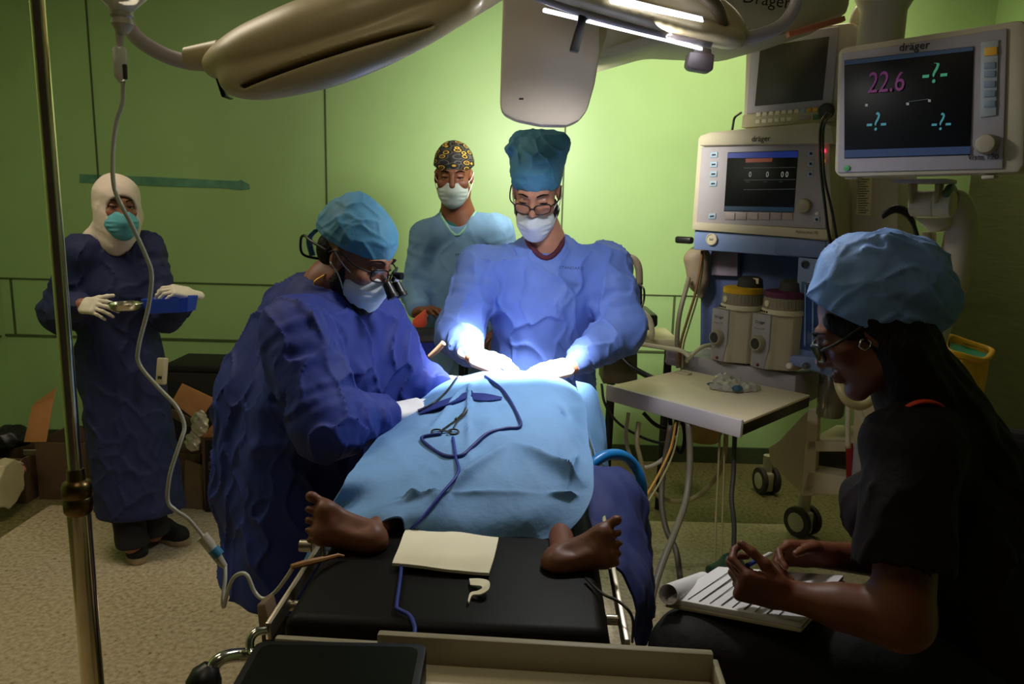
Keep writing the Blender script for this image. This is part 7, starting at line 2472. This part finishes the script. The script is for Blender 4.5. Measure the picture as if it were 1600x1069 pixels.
# black strap with the dark green rubber bag
hose('flat black strap hanging from the worktop to the dark green bag', [P(1148, 680, 2.70), P(1146, 740, 2.66), P(1143, 778, 2.6), P(1147, 820, 2.55), P(1146, 872, 2.5)], 0.0085, mat('strap_grey', (58, 56, 48), rough=0.6), 'strap', 'strap')
S_ = S(np.array(P(1130, 905, 2.45)) - 0.22, np.array(P(1130, 905, 2.45)) + 0.22, 0.006)
S_.cap(P(1146, 880, 2.48), P(1135, 905, 2.46), 0.036, 0.068, 0.02)
S_.cap(P(1135, 905, 2.46), P(1112, 935, 2.44), 0.068, 0.05, 0.03)
S_.wrinkle(0.010, [(30, 20, 30), (-26, 30, 14)], 51)
sk('rubber_bag', S_, mat('dark_green_rubber', (14, 52, 38), rough=0.45), label='dark green rubber bag hanging on the black strap behind the rolled papers', cat='bag')
# pale basin low on the wall behind the hoses
b = B().lathe([(0.02, 0.0), (0.085, 0.01), (0.10, 0.06), (0.104, 0.066), (0.104, 0.12), (0.098, 0.125), (0.0, 0.125)], P(1098, 690, 4.0), (0, 0, 1), n=28)
mk('suction_jar', b, mat('amber_jar', (176, 136, 84), rough=0.3, trans=0.3), label='amber round suction jar low behind the hanging hoses', cat='jar')
hose('two black leads hanging from the older monitor past the machine screen', [P(1293, 176, 3.02), P(1284, 190, 2.98), P(1281, 220, 2.94), P(1283, 270, 2.92), P(1289, 320, 2.92), P(1294, 360, 2.92), P(1302, 395, 2.92)], 0.0055, M_black, 'cable', 'cable')
hose('second black lead hanging right of the first over the machine screen', [P(1298, 178, 3.02), P(1288, 195, 2.97), P(1286, 225, 2.93), P(1288, 275, 2.90), P(1300, 330, 2.90), P(1309, 380, 2.90)], 0.005, M_black, 'cable', 'cable')
hose('thin dark leads at the left foot of the older monitor', [P(1158, 176, 3.45), P(1148, 184, 3.42), P(1145, 198, 3.42), P(1143, 212, 3.44)], 0.005, M_black, 'cable', 'cable')
hose('corrugated pale yellow breathing hose in a U below the seated face', [P(1308, 588, 2.55), P(1314, 610, 2.5), P(1326, 628, 2.48), P(1345, 634, 2.48), P(1362, 624, 2.5), P(1371, 606, 2.52), P(1372, 596, 2.55)], 0.016, M_ylw)
hose('pale tube slanting down behind the seated shoulder', [P(1335, 625, 2.6), P(1345, 650, 2.58), P(1362, 680, 2.55), P(1385, 715, 2.5)], 0.011, M_wht)
hose('clear vertical tube beside the red strap of the machine', [P(1326, 630, 2.85), P(1325, 660, 2.85), P(1325, 700, 2.85)], 0.010, M_wht)
# plastic packet of parts on the worktop
S_ = S(np.array(F(1150, 600, zw)) + np.array((-0.2, -0.16, -0.01)), np.array(F(1150, 600, zw)) + np.array((0.2, 0.16, 0.12)), 0.0045)
S_.ell(F(1148, 606, zw + 0.008), (0.105, 0.055, 0.026), None, 0.02)
S_.ell(F(1132, 596, zw + 0.018), (0.05, 0.04, 0.032), None, 0.02)
S_.wrinkle(0.016, [(60, 40, 50), (-50, 60, 40), (46, -52, 60), (80, 20, -50)], 61)
S_.cut((0, 0, zw + 0.001), (0, 0, -1))
pk = sk('plastic_packet', S_, mat('crinkled_film', (226, 220, 210), rough=0.18, trans=0.55, var=0.05), label='crinkled clear plastic packet lying on the pale worktop of the machine', cat='packet')
mk('blue_fitting', B().ball(F(1152, 607, zw + 0.020), 0.017, sc=(1.3, 1, 0.8)), mat('teal_fitting', (50, 92, 120), rough=0.4), label='small teal fitting inside the clear packet on the worktop', cat='fitting')
mk('blue_fitting', B().ball(F(1111, 600, zw + 0.006), 0.010, sc=(1.8, 1, 0.6)), mat('teal_fitting', (50, 92, 120)), label='tiny teal cap lying left of the clear packet on the worktop', cat='fitting')
# yellow-rimmed bin behind the seated woman
yb = thing('waste_bin', 'yellow rimmed bin with a green liner behind the seated person', 'bin', P(1515, 600, 2.62) * 1.0)
c_ = P(1508, 552, 2.30)
rim = [P(1482, 526, 2.74), P(1512, 535, 2.74), P(1546, 546, 2.70), P(1549, 553, 2.64), P(1536, 563, 2.56), P(1505, 556, 2.54), P(1478, 546, 2.58)]
mk('rim', B().tube(spline(rim, 5, closed=True), 0.010, n=10, closed=True), mat('yellow_plastic', (232, 176, 40), rough=0.45), yb, sharp=180)
cen = sum(rim, Vector()) / len(rim)
low = [cen + (p - cen) * 0.75 + Vector((0, 0, -0.5)) for p in rim]
b = B()
n7 = len(rim)
b._add(list(rim) + low, [(i, (i + 1) % n7, n7 + (i + 1) % n7, n7 + i) for i in range(n7)] + [tuple(n7 + i for i in range(n7))])
mk('bucket', b, mat('yellow_plastic', (232, 176, 40)), yb)
b = B()
ins = [cen + (p - cen) * 0.9 + Vector((0, 0, -0.015)) for p in rim]
b._add(ins + [cen + Vector((0, 0, -0.05))], [(i, (i + 1) % n7, n7) for i in range(n7)])
mk('liner', b, mat('green_liner', (40, 150, 110), rough=0.5), yb, label='green liner')
# blue basin and dark instruments on a side table between the two surgeons
sb = thing('side_table', 'dark side table between the bending surgeon and the assistant', 'table', P(660, 540, 3.0) * 1.0)
sb.location.z = 0
ROOT[sb.name] = Matrix.Translation(sb.location)
z_ = P(660, 520, 3.0).z
xm = P(655, 520, 3.0).x
mk('top', B().box((xm, 2.98, z_ - 0.02), (0.42, 0.30, 0.04), bev=0.005), mat('dark_table_top', (40, 38, 44), rough=0.5), sb)
for dx_ in (-0.18, 0.18):
    for dy_ in (-0.12, 0.12):
        mk('leg', B().cyl((xm + dx_, 2.98 + dy_, 0), (xm + dx_, 2.98 + dy_, z_ - 0.03), 0.012), M_black, sb)
mk('basin', B().lathe([(0.05, 0), (0.075, 0.05), (0.08, 0.052), (0.072, 0.05), (0.048, 0.006), (0, 0.006)], P(662, 551, 2.86), n=28), mat('blue_plastic', (38, 74, 200)), label='blue round basin between the bending surgeon and the assistant', cat='basin')
mk('glove_box', B().hull3([P(644, 512, 2.93), P(645, 500, 2.93), P(662, 487, 2.93), P(664, 512, 2.93)], (0, 0.08, 0), 0.003), mat('orange_packet', (226, 84, 50), rough=0.6), label='orange-red packet on the dark side table behind the bending surgeon', cat='packet')
mk('electrode_handle', B().tube([P(671, 557, 2.45), P(684, 546, 2.44), P(693, 536, 2.43)], [0.007, 0.0095, 0.009], n=12), mat('tan_handle', (205, 170, 130), rough=0.5), label='tan pencil-like handle pointing up beside the surgeon\'s sleeve', cat='handle')
